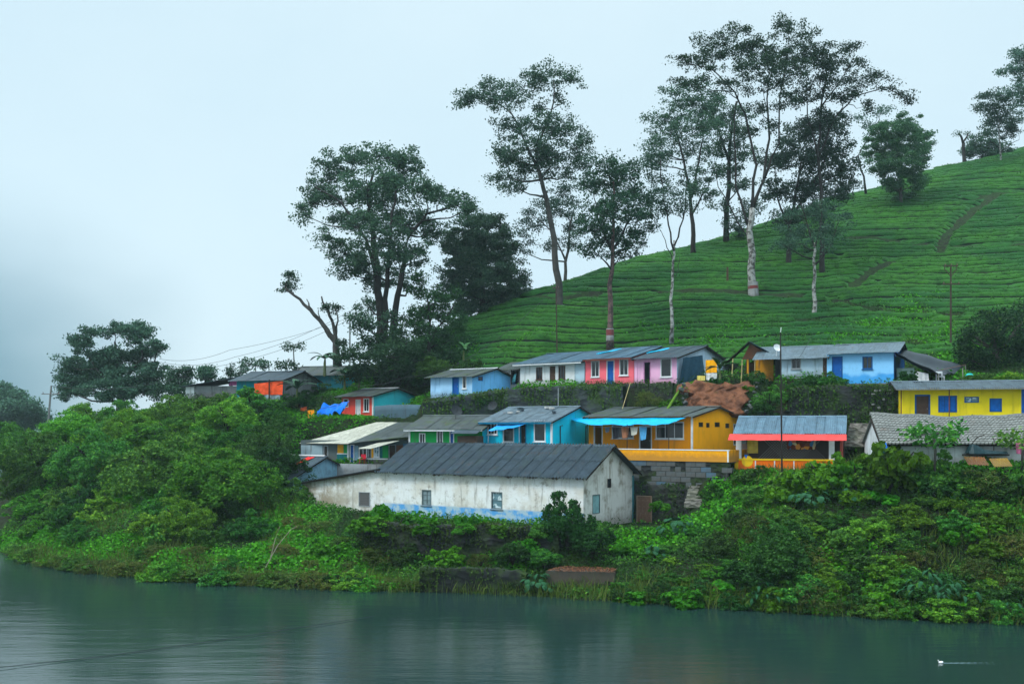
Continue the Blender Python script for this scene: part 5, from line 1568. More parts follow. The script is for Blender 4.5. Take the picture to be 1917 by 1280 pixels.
# ------------------------------------------------------------------ terrace walls below the upper row
def terrace_walls():
    pts = [(790, 790, 752, 90.5), (860, 780, 742, 90.2), (940, 776, 728, 91.5), (1040, 770, 722, 89.6), (1100, 768, 721, 87.2), (1165, 772, 724, 85.4)]
    P = [W(a, b, y) for a, b, c, y in pts]; T = [W(a, c, y) for a, b, c, y in pts]
    o = relief_wall('terrace_wall', [(p.x, p.y) for p in P], [p.z - 2.0 for p in P], [q.z for q in T], .8, stonemat('terrace_stone', (.04, .05, .055), .75, 1.6), step=.35, amp=.16, seed=12, moss=9)
    tag(o, 'mossy dark retaining wall below the white and coral houses', 'wall')
    pts = [(1480, 835, 724, 79.2), (1560, 835, 722, 78.6), (1640, 832, 721, 78.0), (1690, 800, 722, 77.6)]
    P = [W(a, b, y) for a, b, c, y in pts]; T = [W(a, c, y) for a, b, c, y in pts]
    o = relief_wall('terrace_wall', [(p.x, p.y) for p in P], [p.z - 1 for p in P], [q.z for q in T], .8, DARKSTONE, step=.35, amp=.2, seed=14, moss=10)
    tag(o, 'overgrown dark stone terrace wall below the sky blue house', 'wall')
    # white patches of lime on it: single pale stones
    rr = random.Random(4)
    mb = MB(); mb.box(-.13, .13, -.09, .05, -.07, .07); me = mb.mesh('pale_stone', simple('lime_stone', (.26, .27, .26), .9))
    for i in range(12):
        px = rr.uniform(1632, 1668); py = rr.uniform(726, 775)
        s = link('pale_stone', me, o); s.location = W(px, py, 78.0 + (1650 - px) * .006) + Vector((0, -.05, 0)); s.scale = [rr.uniform(.5, 1.2) for _ in range(3)]; s.rotation_euler = (0, rr.uniform(-.3, .3), 0)
    # bare red earth where the bank has slipped
    nx, ny = 46, 24
    tl, tr, br, bl = W(1281, 713, 84.6), W(1412, 714, 84.6), W(1392, 782, 82.2), W(1284, 776, 82.4)
    U, V_ = np.meshgrid(np.linspace(0, 1, nx + 1), np.linspace(0, 1, ny + 1))
    A = lambda p: np.array(p)
    Pp = (A(tl) * (1 - U)[..., None] + A(tr) * U[..., None]) * (1 - V_)[..., None] + (A(bl) * (1 - U)[..., None] + A(br) * U[..., None]) * V_[..., None]
    Pp[..., 1] -= (vnoise(U * 5, V_ * 4, 31) - .5) * .45 + (vnoise(U * 24, V_ * 16, 32) - .5) * .22
    ed = np.minimum(np.minimum(U, 1 - U), np.minimum(V_, 1 - V_) * .7)
    Pp[..., 1] += np.clip(.06 - ed, 0, 1) * 18 * .6
    Pp[..., 0] += (vnoise(U * 3, V_ * 9, 33) - .5) * 1.3
    Pp[..., 2] += (vnoise(U * 11, V_ * 2, 34) - .5) * .7 * (1 - V_)
    n = nx + 1; I, J = np.meshgrid(np.arange(nx), np.arange(ny)); k = (J * n + I).ravel()
    m, t, p, o = newmat('red_earth')
    co = N(t, 'ShaderNodeTexCoord').outputs['Object']
    c = mix(t, rampv(t, noise(t, co, 1.2, 6, .7), .35, .65), (.21, .085, .045), (.085, .036, .022))
    c = mix(t, mul(t, rampv(t, noise(t, co, .7, 5, .7), .6, .72), .8), c, (.04, .08, .015))
    t.links.new(c, p.inputs['Base Color']); p.inputs['Roughness'].default_value = .95; bump(t, p, noise(t, co, 6, 6, .7), .8, .12)
    o = link('earth_slope', mesh_np('earth_slope', Pp.reshape(-1, 3), np.c_[k, k + n, k + n + 1, k + 1], m, False)); o['kind'] = 'structure'
    # stones edging the slip
    rr = random.Random(8); mb = MB()
    bm_pts = []
    for i in range(15):
        e = i / 14
        q = W(1279, 716 + 60 * e, 84.2 - 2 * e) if i % 2 else W(1413 - 22 * max(0, e - .45) * 2, 716 + 64 * e, 84.2 - 2 * e)
        s = rr.uniform(.14, .3)
        mb = MB(); r_ = [Vector((rr.uniform(.7, 1.1) * math.cos(a), rr.uniform(.7, 1.1) * math.sin(a), 0)) * s for a in np.linspace(0, 2 * math.pi, 7)[:-1]]
        mb.slab([(v.x, v.y, -s * .4) for v in r_], (0, 0, s * .8))
        b = mb.build('edge_stone', GREYSTONE); b.location = q + Vector((rr.uniform(-.2, .2), -.25, 0)); b.rotation_euler = (rr.uniform(0, 1), rr.uniform(0, 1), rr.uniform(0, 3))
        tag(b, 'loose grey stone on the %s edge of the earth slip, number %s from the top' % ('left' if i % 2 else 'right', ['one', 'two', 'three', 'four', 'five', 'six', 'seven', 'eight'][i // 2]), 'stone', 'stones edging the earth slip')
    # grey ramp wall and ledges under the red house
    for pts, mat, lab in (([(700, 792, 760, 98.3), (735, 790, 757, 97.2), (766, 786, 757, 96.6), (790, 780, 758, 96.0)], plaster('slate_wall', lin(75, 98, 110), .45, (.05, .06, .07)), 'smooth grey retaining wall in front of the turquoise gable'),
                          ([(612, 835, 795, 98.6), (640, 832, 796, 98.2), (690, 820, 797, 97.8)], CEMENT, 'grey cement wall below the red house'),
                          ([(545, 828, 788, 99.4), (575, 832, 789, 98.6), (611, 836, 792, 98.5)], plaster('slate_wall2', lin(62, 88, 100), .6, (.03, .045, .05)), 'dark grey sloping wall at the thicket edge below the red house')):
        P = [W(a, b, y) for a, b, c, y in pts]; T = [W(a, c, y) for a, b, c, y in pts]
        o = relief_wall('retaining_wall', [(p.x, p.y) for p in P], [p.z - 1.6 for p in P], [q.z for q in T], .5, mat, step=.5, amp=.04, seed=17)
        tag(o, lab, 'wall')
terrace_walls()

# ------------------------------------------------------------------ red and turquoise house
def red_house():
    h = House('red_house', 'red house with white door, window and turquoise gable', 640, 698.5, 100, 35, 788, 740, 6.8, .78)
    h.door((666, 748, 675, 788), TRIM, TRIM); h.window((681, 746, 691, 770), TRIM, None, 1); h.window((643, 747, 652, 762), TRIM, None, 0, sill=False)
    h.walls(REDP, TURQ)
    mb = MB(); mb.box(h.L - .12, h.L + .02, -.04, .06, 0, h.he - .03); mb.build('corner_post', TRIM, h.root)
    h.roof(R_MOSS, of=.7, os=.4, corr=5, amp=.015, ridge=simple('pale_ridge', (.5, .52, .54)))
    mb = MB(); mb.box(-.6, h.L + .1, -1.0, -.02, -1.0, -.02); mb.build('porch_slab', simple('porch_ochre', (.24, .2, .08), .9), h.root)
    q = [W(640, 748, 100.2), W(650, 752, 99.6), W(608, 776, 99.0), W(592, 764, 100.0)]
    o = cloth('blue_tarpaulin', [W(606, 754, 101.2), W(654, 747, 100.2), W(646, 766, 99.0), W(592, 776, 99.4)], TARPBLUE, fold=.22, sag=.35, nx=24, ny=16); tag(o, 'bright blue tarpaulin slung beside the red house', 'tarpaulin')
    o = cloth('orange_blanket', [W(576, 768, 99.6), W(588, 767, 99.4), W(588, 788, 99.3), W(576, 789, 99.5)], simple('orange_blanket', lin(242, 150, 30), .85), fold=.04); tag(o, 'orange blanket hung at the thicket edge near the blue tarpaulin', 'cloth')
    o = cloth('orange_rag', [W(563, 763, 100.0), W(574, 761, 100.0), W(574, 769, 100.0), W(563, 769, 100.0)], simple('orange_rag', lin(205, 90, 50), .85), fold=.04); tag(o, 'small orange-red cloth left of the orange blanket', 'cloth')
    mb = MB(); mb.tube([W(555, 762, 100.1), W(600, 765, 99.5), W(640, 757, 100.0)], .02, 4); tag(mb.build('washing_line', TIMBER), 'dark line carrying the orange blanket', 'line')
red_house()

# ------------------------------------------------------------------ far left houses against the sky
def far_houses():
    h = House('far_house', 'far house with bright orange tarpaulin under a dark roof', 443, 531, 103, 20, 749, 709, 6.5, .9)
    h.door((482, 716, 489, 746), TEALP, TIMBER)
    h.walls(plaster('far_teal_wall', lin(30, 150, 175), .3), CEMENT)
    h.roof(R_DARK, of=.9, os=.5, corr=4, amp=.015)
    o = cloth('orange_tarpaulin', [h.P(h.a(476, -.8), -.8, h.az(476, 718, -.8)[1]), h.P(h.a(530, -.8), -.8, h.az(530, 712, -.8)[1]), h.P(h.a(529, -.8), -.8, h.az(529, 739, -.8)[1]), h.P(h.a(477, -.8), -.8, h.az(477, 738, -.8)[1])], simple('orange_tarp', lin(240, 88, 45), .6), fold=.06); tag(o, 'bright orange tarpaulin screening the far house front', 'tarpaulin')
    mb = MB(); a, z = h.az(504, 715, -.9); mb.tube([(a, -.9, -.6), (a, -.9, h.he - .1)], .07, 6); mb.build('porch_post', TIMBER, h.root)
    mb = MB(); mb.box(h.a(476, -.7), h.L, -.7, -.6, -.6, .6); mb.build('porch_wall', GREYW, h.root)
    g = House('far_gable_house', 'far low house with pink-patterned gable', 348, 500, 107, 4, 745, 722, 5, .1)
    g.walls(CEMENT, CEMENT, plaster('far_white', (.6, .63, .65)), below=.8)
    xm, zr = g.az(462, 704)
    mb = MB(); mb.slab([(-.6, -.5, g.he - .15), (xm, -.5, zr), (xm, 5, zr), (-.6, 5, g.he - .15)], (0, 0, .06)); mb.build('roof_slope', R_DARK, g.root)
    mb = MB(); mb.slab([(xm + .003, -.5, zr), (g.L + 1, -.5, g.he + .1), (g.L + 1, 5, g.he + .1), (xm + .003, 5, zr)], (0, 0, .06)); mb.build('roof_slope', R_DARK, g.root)
    x0 = g.a(428); mb = MB(); mb.poly([(x0, -.03, g.he + .02), (g.L, -.03, g.he + .1), (xm, -.03, zr - .1), (x0 + .2, -.03, g.he + .5)]); mb.build('gable', plaster('pink_lattice_gable', lin(150, 75, 125), .6, (.05, .05, .06)), g.root)
    mb = MB(); mb.box(0, .9, -.05, -.004, -1.2, g.he - .1); mb.build('white_end', WHITE, g.root)
    k = House('far_long_house', 'far teal house with mossy grey roof left of the banana leaves', 548, 640, 110, 14, 735, 700, 6.5, 1.0)
    k.walls(plaster('far_teal2', lin(60, 150, 165), .4), TURQ)
    k.roof(R_MOSS, of=.8, os=.5, corr=4, amp=.015)
far_houses()

# ------------------------------------------------------------------ river walls and landing
def river_walls():
    pts = [(680, 1035, 978, 71.0), (790, 1045, 983, 69.8), (900, 1040, 983, 68.6), (985, 1030, 986, 67.8), (1045, 1040, 990, 67.2)]
    P = [W(a, b, y) for a, b, c, y in pts]; T = [W(a, c, y) for a, b, c, y in pts]
    o = relief_wall('river_wall', [(p.x, p.y) for p in P], [p.z - 1 for p in P], [q.z for q in T], .7, DARKSTONE, step=.35, amp=.2, seed=21, moss=12); tag(o, 'dark mossy stone wall below the white storehouse', 'wall')
    pts = [(785, 1108, 1062, 64.9), (880, 1108, 1064, 64.5), (985, 1106, 1072, 63.8)]
    P = [W(a, b, y) for a, b, c, y in pts]; T = [W(a, c, y) for a, b, c, y in pts]
    o = relief_wall('water_wall', [(p.x, p.y) for p in P], [-1.2] * 3, [q.z for q in T], .8, stonemat('wet_stone', (.016, .018, .019), .7, 1.6), step=.35, amp=.18, seed=23, moss=9); tag(o, 'low dark stone wall at the water edge', 'wall')
    # concrete landing with fallen leaves on top
    t = thing('concrete_landing', 'concrete landing slab strewn with brown leaves at the water edge', 'landing', W(1090, 1080, 64.5))
    c = [W(1022, 1077, 64.2), W(1150, 1071, 63.4), W(1156, 1064, 65.6), W(1052, 1066, 66.4)]
    mb = MB(); mb.slab([Vector((p.x, p.y, 1.45)) - t.location for p in c], (0, 0, -2.6)); mb.build('slab', plaster('landing_concrete', (.045, .042, .038), .6, (.03, .04, .02)), t)
    P = np.array([[rng.uniform(0, 1), rng.uniform(0, 1)] for _ in range(900)])
    a, b, cc, d = [np.array(p) for p in c]
    Q = (a * (1 - P[:, :1]) + b * P[:, :1]) * (1 - P[:, 1:]) + (d * (1 - P[:, :1]) + cc * P[:, :1]) * P[:, 1:]
    Q[:, 2] = 1.46 + rng.uniform(0, .03, len(Q)); Q -= np.array(t.location)
    V, F_ = leaf_quads(Q, rng.uniform(.1, .2, len(Q)), .6, 3.0)
    o = link('fallen_leaves', mesh_np('fallen_leaves', V, F_, leafmat('dead_leaf', (.15, .06, .025), (.24, .13, .06), .1)), t); o['kind'] = 'stuff'
river_walls()

# ------------------------------------------------------------------ poles and wires
def pole(label, px, py0, py1, Y, r=.09, arms=(), col=None, lean=0.0, vtop=False):
    b = W(px, py1, Y); top = W(px + lean, py0, Y)
    t = thing('utility_pole', label, 'pole', b)
    m = col or simple('pole_rust', (.07, .045, .04), .8)
    e = top - b
    mb = MB(); mb.tube([(0, 0, -.8), e * .5, e], [r, r * .9, r * .75], 8); mb.build('shaft', m, t)
    for dz, hw in arms:
        mb = MB(); c = e + Vector((0, 0, -dz)); mb.box(c.x - hw, c.x + hw, c.y - .05 - r, c.y - r, c.z - .05, c.z + .05); ar = mb.build('crossarm', m, t)
        for sx in (-hw * .85, 0, hw * .85):
            mb = MB(); mb.tube([(c.x + sx, c.y - .1, c.z + .05), (c.x + sx, c.y - .1, c.z + .2)], .04, 6); mb.build('insulator', simple('insulator_glaze', (.12, .06, .05), .3), ar)
    if vtop:
        mb = MB(); mb.tube([e + Vector((0, 0, -1.0)), e + Vector((-.55, 0, -.35)), e + Vector((-.6, 0, .05))], .04, 5); mb.tube([e + Vector((0, 0, -1.0)), e + Vector((.5, 0, -.35)), e + Vector((.55, 0, .05))], .04, 5); mb.build('fork', m, t)
    return top
p_a = pole('leaning grey pole with crossarm above the left thicket', 90, 722, 790, 112, .13, [(.9, 1.0)], simple('pole_grey', (.2, .21, .21), .8), lean=6)
p_b = pole('thin pole with crossarm behind the bare forked tree', 655, 582, 668, 113, .09, [(.6, .7), (1.4, .4)], simple('pole_grey', (.2, .21, .21), .8))
p_c = pole('slim dark pole standing in front of the white row house roof', 1043, 535, 655, 102, .07, [(.25, .3)], lean=-2)
p_d = pole('rusty pole with forked top on the tea hillside', 1780, 497, 668, 92, .10, [(.05, .62), (1.7, .8)], vtop=True)
p_e = pole('dark pole rising in front of the red-awning house', 1464, 622, 885, 71.6, .065, [], simple('pole_black', (.03, .026, .025), .7), lean=-3)
mb = MB(); q = W(1461, 622, 71.6); mb.tube([q + Vector((0, 0, -.1)), q + Vector((.05, 0, .35))], .03, 5); tag(mb.build('pole_lamp_stub', TRIM), 'white stub fixed on top of the dark pole', 'pole top')
pole('grey pipe post on the mossy terrace wall', 1045, 726, 775, 88.5, .04, [], GREYTRIM)
pole('short brown post among the tea left of the big tree', 1362, 500, 528, 116, .14, [], BROWN)
pole('short brown post among the tea below the dark footpath', 1723, 474, 500, 124, .14, [], BROWN)
def wire(label, pts, sag, r=.018):
    P = []
    for a, b in zip(pts[:-1], pts[1:]):
        for i in range(14):
            f = i / 14; q = a.lerp(b, f); q = q - Vector((0, 0, sag * 4 * f * (1 - f))); P.append(q)
    P.append(pts[-1])
    mb = MB(); mb.tube(P, r, 4, cap=False); tag(mb.build('power_line', simple('wire_black', (.03, .03, .035), .6)), label, 'wire', 'overhead wires')
wire('overhead wire running from the leaning pole up to the far houses', [p_a, W(345, 704, 106), W(560, 690, 106)], .8, .025)
wire('topmost overhead wire crossing the sky behind the far houses', [W(300, 672, 118), W(430, 655, 118), W(700, 575, 125)], .6)
wire('second overhead wire crossing the sky behind the far houses', [W(300, 678, 117), W(440, 668, 117), p_b], .6)
wire('lowest overhead wire crossing the sky behind the far houses', [W(290, 688, 116), W(450, 676, 116), p_b + Vector((0, 0, -.9))], .5)
wire('pale wire hanging from the wood down to the pale blue house', [W(640, 718, 101), W(760, 705, 99), W(880, 668, 97), p_c], .5, .022)
wire('cable stretched to the sky blue house roof from a bent stick', [W(1519, 628, 86), W(1497, 668, 83.5)], .1, .02)
o = MB(); o.tube([W(1282, 717, 84.4), W(1263, 743, 83.2), W(1247, 770, 81.8)], [.06, .1, .12], 6); tag(o.build('mossy_pipe', simple('lime_moss', (.10, .20, .02), .9)), 'bright green mossy pipe running down the bank beside the earth slip', 'pipe')
o = MB(); o.tube([W(1180, 716, 85.2), W(1165, 765, 83.6)], .03, 5); tag(o.build('bamboo_pole', simple('bamboo_pale', (.42, .34, .16))), 'thin bamboo pole leaning below the pink house', 'pole')

# rope over the water, swimming bird with its wake
P = [W(-60, 1260, 43.6), W(0, 1252, 44.2), W(200, 1226, 46.6), W(400, 1199, 49.8), W(560, 1176, 53), W(700, 1155, 56.4)]
P = [Vector((p.x, p.y, .05 + .02 * math.sin(i * 2))) for i, p in enumerate(P)]
mb = MB(); mb.tube(P, .015, 5); tag(mb.build('mooring_rope', simple('rope_dark', (.03, .04, .045), .7)), 'dark rope stretched over the water at lower left', 'rope')
def bird():
    c = W(1761, 1240, 45.3); c.z = 0
    t = thing('white_bird', 'small white bird swimming on the river, trailing a wake', 'bird', c, math.pi)
    t.scale = (.5, .5, .5)
    m = simple('white_feather', (.85, .86, .86), .6, .05)
    mb = MB()
    pr = [(-.24, .11, .01), (-.18, .10, .07), (-.08, .07, .11), (.04, .06, .115), (.13, .08, .085), (.17, .13, .05), (.19, .2, .038), (.205, .25, .045), (.235, .262, .04), (.265, .255, .015)]
    mb.tube([(x, 0, z) for x, z, r in pr], [r for x, z, r in pr], 10); mb.build('body', m, t, True)
    mb = MB(); mb.tube([(.26, 0, .25), (.32, 0, .235)], [.014, .004], 5); mb.build('beak', simple('beak_orange', (.5, .2, .03)), t)
    # the wake: two low ridges of water spreading behind
    mw = simple('wake_foam', (.12, .2, .22), .2, .3)
    for s in (-1, 1):
        mb = MB(); n = 26; pp = []
        for i in range(n):
            f = i / n; pp.append((-.2 - 5.2 * f, s * (.04 + .34 * f), .0 - .016 * f))
        mb.tube(pp, [.026 * (1 - .5 * i / n) + .010 * math.sin(i * 2.3 + s) for i in range(n)], 6); mb.build('wake_ridge', mw, t, True)
bird()
# ------------------------------------------------------------------ ground, water, hill
make_ground()
make_water()
make_tea()

# ------------------------------------------------------------------ trees
L_DARK = leafmat('leaf_dark', (0.024, 0.066, 0.048), (0.062, 0.130, 0.072), 0.25)
L_DENSE = leafmat('leaf_dense', (0.030, 0.082, 0.058), (0.072, 0.155, 0.082), 0.2)
L_MID = leafmat('leaf_mid', (0.026, 0.105, 0.018), (0.075, 0.215, 0.024), 0.3, tip=(0.13, 0.30, 0.03))
L_BRIGHT = leafmat('leaf_bright', (0.044, 0.155, 0.016), (0.12, 0.31, 0.020), 0.35, tip=(0.20, 0.40, 0.03))
L_OLIVE = leafmat('leaf_olive', (0.036, 0.075, 0.013), (0.10, 0.15, 0.024), 0.3, tip=(0.16, 0.13, 0.05))
L_TEAL = leafmat('leaf_teal', (0.015, 0.060, 0.032), (0.035, 0.120, 0.055), 0.2, 0.4)
L_DEEP = leafmat('leaf_deep', (0.014, 0.056, 0.012), (0.042, 0.125, 0.018), 0.25)
L_VINE = leafmat('leaf_vine', (0.030, 0.13, 0.008), (0.085, 0.26, 0.010), 0.3, 0.5)
BARK = simple('bark_grey', (0.075, 0.072, 0.065), 0.9, 0.35, scale=1.5)
BARKD = simple('bark_dark', (0.035, 0.032, 0.030), 0.9, 0.3, scale=1.5)
def mottled(name, a, b):
    m, t, p, o = newmat(name)
    co = N(t, 'ShaderNodeTexCoord').outputs['Object']
    c = mix(t, rampv(t, noise(t, co, 2.2, 5, .65), .42, .58), a, b)
    t.links.new(c, p.inputs['Base Color']); p.inputs['Roughness'].default_value = .9
    bump(t, p, noise(t, co, 6, 4), .5, .05)
    return m
BARKM = mottled('bark_mottled', (0.07, 0.065, 0.058), (0.34, 0.345, 0.33))
BARKR = mottled('bark_reddish', (0.06, 0.045, 0.042), (0.16, 0.10, 0.09))
PAINTW = plaster('trunk_whitewash', (.30, .31, .31), .9, (.1, .09, .08)); PAINTR = plaster('trunk_red_band', lin(118, 60, 60), .9, (.15, .14, .14))

def tree(name, label, Y, trunks, clumps, leaf, bark, size=.42, dens=1.0, depth=.75, band=None, group=None, seed=0, flat=.4, twig=True, gap=.55):
    """trunks: list of ([(px, py, [dY]) ...], r0, r1); clumps: (px, py, rx, ry) in photo pixels at the tree's depth"""
    global rng
    rng = np.random.default_rng(1000 + seed)
    rr = random.Random(seed)
    b0 = W(*trunks[0][0][0][:2], Y)
    t = thing(name, label, 'tree', b0, group=group)
    B = np.array(b0)
    mb = MB(); ml = MB(); nodes = []
    for ti, (pts, r0, r1) in enumerate(trunks):
        P = [W(p[0], p[1], Y + (p[2] if len(p) > 2 else 0)) - b0 for p in pts]
        fine = []
        for a, b in zip(P[:-1], P[1:]):
            for k in range(3): fine.append(a.lerp(b, k / 3))
        fine.append(P[-1])
        for i in range(1, len(fine) - 1): fine[i] = fine[i] + Vector((rr.uniform(-.12, .12), rr.uniform(-.12, .12), 0))
        if pts[0][1] > 300 and (pts[0][:2] == trunks[0][0][0][:2]): fine[0] = fine[0] - Vector((0, 0, .8))
        n = len(fine); rad = [r0 + (r1 - r0) * (i / (n - 1)) ** .8 for i in range(n)]; rad[0] = r0 * 1.25
        (mb if ti == 0 else ml).tube(fine, rad, 8)
        nodes += [(fine[i], rad[i]) for i in range(1, n)]
    C_, S_ = [], []
    m = Y / F
    xs = [c[0] for c in clumps]; xm = (min(xs) + max(xs)) / 2; wd = (max(xs) - min(xs)) / 2 * m + 1
    for ci, (px, py, rx, ry) in enumerate(clumps):
        w_ = wd * depth
        dy = rr.uniform(-1, 1) * w_ * math.sqrt(max(.1, 1 - min(1, abs((px - xm) * m) / wd) ** 2)) * .8
        c = W(px, py, Y + dy) - b0
        # scale keeps the apparent place; radii in metres
        RX, RZ = rx * m * 1.2, ry * m * 1.32
        # a limb from the best lower node
        best = min(nodes, key=lambda q: (q[0] - c).length + (4.0 * max(0, q[0].z - c.z + .8)) - 2.5 * q[1])
        s0 = best[0]; mid = s0.lerp(c, .55) + Vector((rr.uniform(-.3, .3), rr.uniform(-.3, .3), -.12 * (c - s0).length + .2))
        r0 = min(best[1] * .62, .05 + .018 * (c - s0).length)
        seg = [s0, s0.lerp(mid, .6) + Vector((rr.uniform(-.15, .15), 0, rr.uniform(-.1, .2))), mid, c]
        ml.tube(seg, [r0, r0 * .85, r0 * .65, r0 * .3], 6)
        nodes.append((mid, r0 * .6))
        ns = max(5, int(RX * RZ * 6.6))
        # sprays: small flat tufts through the clump, more of them on top
        for k in range(ns):
            d = Vector([rr.gauss(0, 1) for _ in range(3)]).normalized() * rr.random() ** .42; d = Vector((d.x * RX, d.y * RX * .8, d.z * RZ))
            cc = c + d
            if twig and rr.random() < .3: ml.tube([c.lerp(mid, rr.random() * .4), cc - Vector((0, 0, .1))], [r0 * .28 + .008, .012], 4, cap=False)
            nl = int(rr.uniform(38, 76) * dens)
            sr = rr.uniform(.45, .85) * gap * 1.4
            q = rng.normal(size=(nl, 3)); q *= (rng.uniform(0, 1, nl) ** .42 / np.linalg.norm(q, axis=1))[:, None]
            pts = q * np.array([sr, sr, sr * .6]) * np.where(rng.uniform(size=(nl, 1)) < .25, 2.3, 1.5) + np.array(cc)
            C_.append(pts)
    mb.build('trunk', bark, t, True)
    if len(ml.v): ml.build('limbs', BARKD if bark is not BARK else BARK, t, True)
    P = np.concatenate(C_)
    V, Q = leaf_quads(P, rng.uniform(.55, 1.15, len(P)) * size * .84, .55, flat)
    link('crown', mesh_np('crown', V, Q, leaf), t)
    if band:
        for y0, y1, r, mt, nm in band:
            pts = trunks[0][0]
            def at(py):
                for a, b in zip(pts[:-1], pts[1:]):
                    if a[1] >= py >= b[1]:
                        f = (a[1] - py) / (a[1] - b[1] + 1e-9); return a[0] + (b[0] - a[0]) * f
                return pts[0][0]
            mb2 = MB(); q0, q1 = W(at(y0), y0, Y) - b0, W(at(y1), y1, Y) - b0
            mb2.tube([q0, q1], [r * 1.03, r], 10, cap=False); mb2.build(nm, mt, t, True)
    return t

G_TEA = 'tall trees on the tea hill'
tree('multistem_tree', 'broad dark tree with several stems left of the tea hill', 112,
     [([(716, 650), (713, 590), (706, 520), (700, 450), (690, 380), (700, 320)], .62, .12), ([(732, 650), (742, 575), (752, 510), (765, 440), (800, 400), (850, 385)], .45, .08),
      ([(722, 650), (722, 560), (728, 480), (735, 400), (745, 330)], .38, .08), ([(706, 520), (685, 450), (640, 380), (590, 350)], .25, .06)],
     [(622, 318, 38, 16), (598, 352, 34, 15), (568, 402, 22, 13), (655, 298, 45, 18), (722, 292, 52, 18), (760, 318, 34, 22), (688, 346, 55, 24), (640, 372, 45, 18), (720, 376, 55, 28), (790, 352, 34, 18), (822, 368, 34, 18),
      (862, 382, 36, 13), (884, 388, 16, 8), (648, 412, 40, 16), (700, 424, 55, 24), (762, 420, 48, 24), (808, 432, 26, 18), (640, 470, 34, 20), (672, 492, 42, 18), (722, 476, 50, 24), (775, 470, 34, 20), (700, 528, 26, 14), (655, 512, 30, 14),
      (742, 520, 36, 14), (588, 380, 24, 12), (690, 572, 22, 16), (684, 606, 26, 14), (764, 540, 12, 10), (612, 440, 20, 10), (735, 340, 40, 20), (672, 600, 20, 10), (740, 590, 18, 12)], L_DARK, BARKD, seed=1, size=.4, dens=1.15)
tree('round_dark_tree', 'dense rounded dark tree on the ridge beside the multi-stemmed tree', 121,
     [([(905, 612), (903, 560), (900, 500), (895, 440)], .45, .1)],
     [(888, 415, 30, 14), (915, 412, 24, 14), (870, 440, 36, 20), (910, 440, 46, 22), (945, 455, 24, 20), (855, 475, 30, 22), (895, 475, 46, 24), (938, 490, 34, 24), (850, 510, 28, 22), (885, 515, 42, 24), (925, 520, 44, 24), (962, 530, 24, 22),
      (850, 545, 24, 20), (885, 555, 36, 22), (925, 555, 40, 22), (962, 560, 26, 18), (870, 585, 26, 14), (905, 585, 34, 14), (835, 460, 12, 10), (980, 545, 12, 10), (945, 580, 24, 12)], leafmat('leaf_ridge', (0.045, 0.115, 0.085), (0.10, 0.20, 0.12), .25), BARKD, seed=2, size=.38, dens=2.2, gap=.5)
tree('leaning_tall_tree', 'tall slender tree leaning left with a wide flat top', 113,
     [([(1050, 592), (1046, 530), (1036, 450), (1022, 370), (1008, 320), (1003, 280)], .48, .14), ([(1012, 330), (985, 270), (960, 215), (920, 185)], .16, .05), ([(1003, 285), (1022, 235), (1036, 190), (1036, 150)], .15, .05)],
     [(880, 188, 26, 13), (912, 172, 38, 16), (944, 190, 36, 14), (982, 160, 42, 15), (1030, 142, 40, 15), (1072, 152, 22, 10), (1052, 186, 16, 10), (868, 182, 14, 9), (958, 238, 34, 17), (1022, 232, 46, 16), (1062, 248, 34, 18), (1092, 270, 22, 14),
      (985, 276, 52, 22), (945, 292, 26, 13), (948, 332, 32, 15), (1042, 300, 40, 20), (998, 318, 40, 16), (1082, 300, 26, 13), (1010, 200, 16, 9), (960, 350, 22, 10), (1060, 330, 20, 10)], L_DARK, BARK, seed=3, size=.36, dens=1.2, depth=.5,
     band=[(592, 572, .56, PAINTW, 'whitewash_band'), (578, 573, .565, PAINTR, 'red_band')], group=G_TEA)
tree('slim_tree', 'thin-crowned tree directly behind the leaning tall tree', 124,
     [([(1058, 545), (1060, 490), (1066, 430), (1078, 385)], .25, .06), ([(1060, 490), (1030, 430), (1000, 405)], .12, .04)],
     [(1058, 352, 28, 13), (1045, 392, 34, 16), (1002, 420, 30, 14), (985, 398, 20, 9), (1075, 420, 30, 15), (1030, 455, 26, 11), (1080, 455, 22, 10), (985, 445, 20, 9), (975, 470, 16, 8), (1060, 375, 26, 12), (1010, 380, 18, 9)], L_DARK, BARK, seed=4, size=.34, dens=.95, group=G_TEA)
tree('red_trunk_tree', 'reddish straight trunk with dense crown behind the coral house', 103,
     [([(1142, 640), (1142, 560), (1145, 480), (1150, 400), (1148, 340)], .34, .08), ([(1146, 470), (1175, 420), (1200, 385)], .14, .05), ([(1146, 470), (1120, 410), (1112, 370)], .14, .05)],
     [(1130, 305, 30, 14), (1168, 312, 34, 16), (1108, 340, 30, 18), (1150, 345, 46, 22), (1198, 365, 30, 18), (1118, 385, 36, 20), (1168, 390, 46, 22), (1208, 405, 24, 18), (1108, 430, 34, 18), (1150, 438, 42, 20), (1196, 445, 30, 16), (1110, 468, 26, 12), (1165, 475, 26, 12), (1212, 432, 16, 10)],
     leafmat('leaf_dark_green', (0.014, 0.054, 0.030), (0.042, 0.105, 0.045), .25), BARKR, seed=5, size=.36, dens=1.25, band=[(638, 615, .40, PAINTW, 'whitewash_band'), (628, 617, .405, PAINTR, 'red_band')], group=G_TEA)
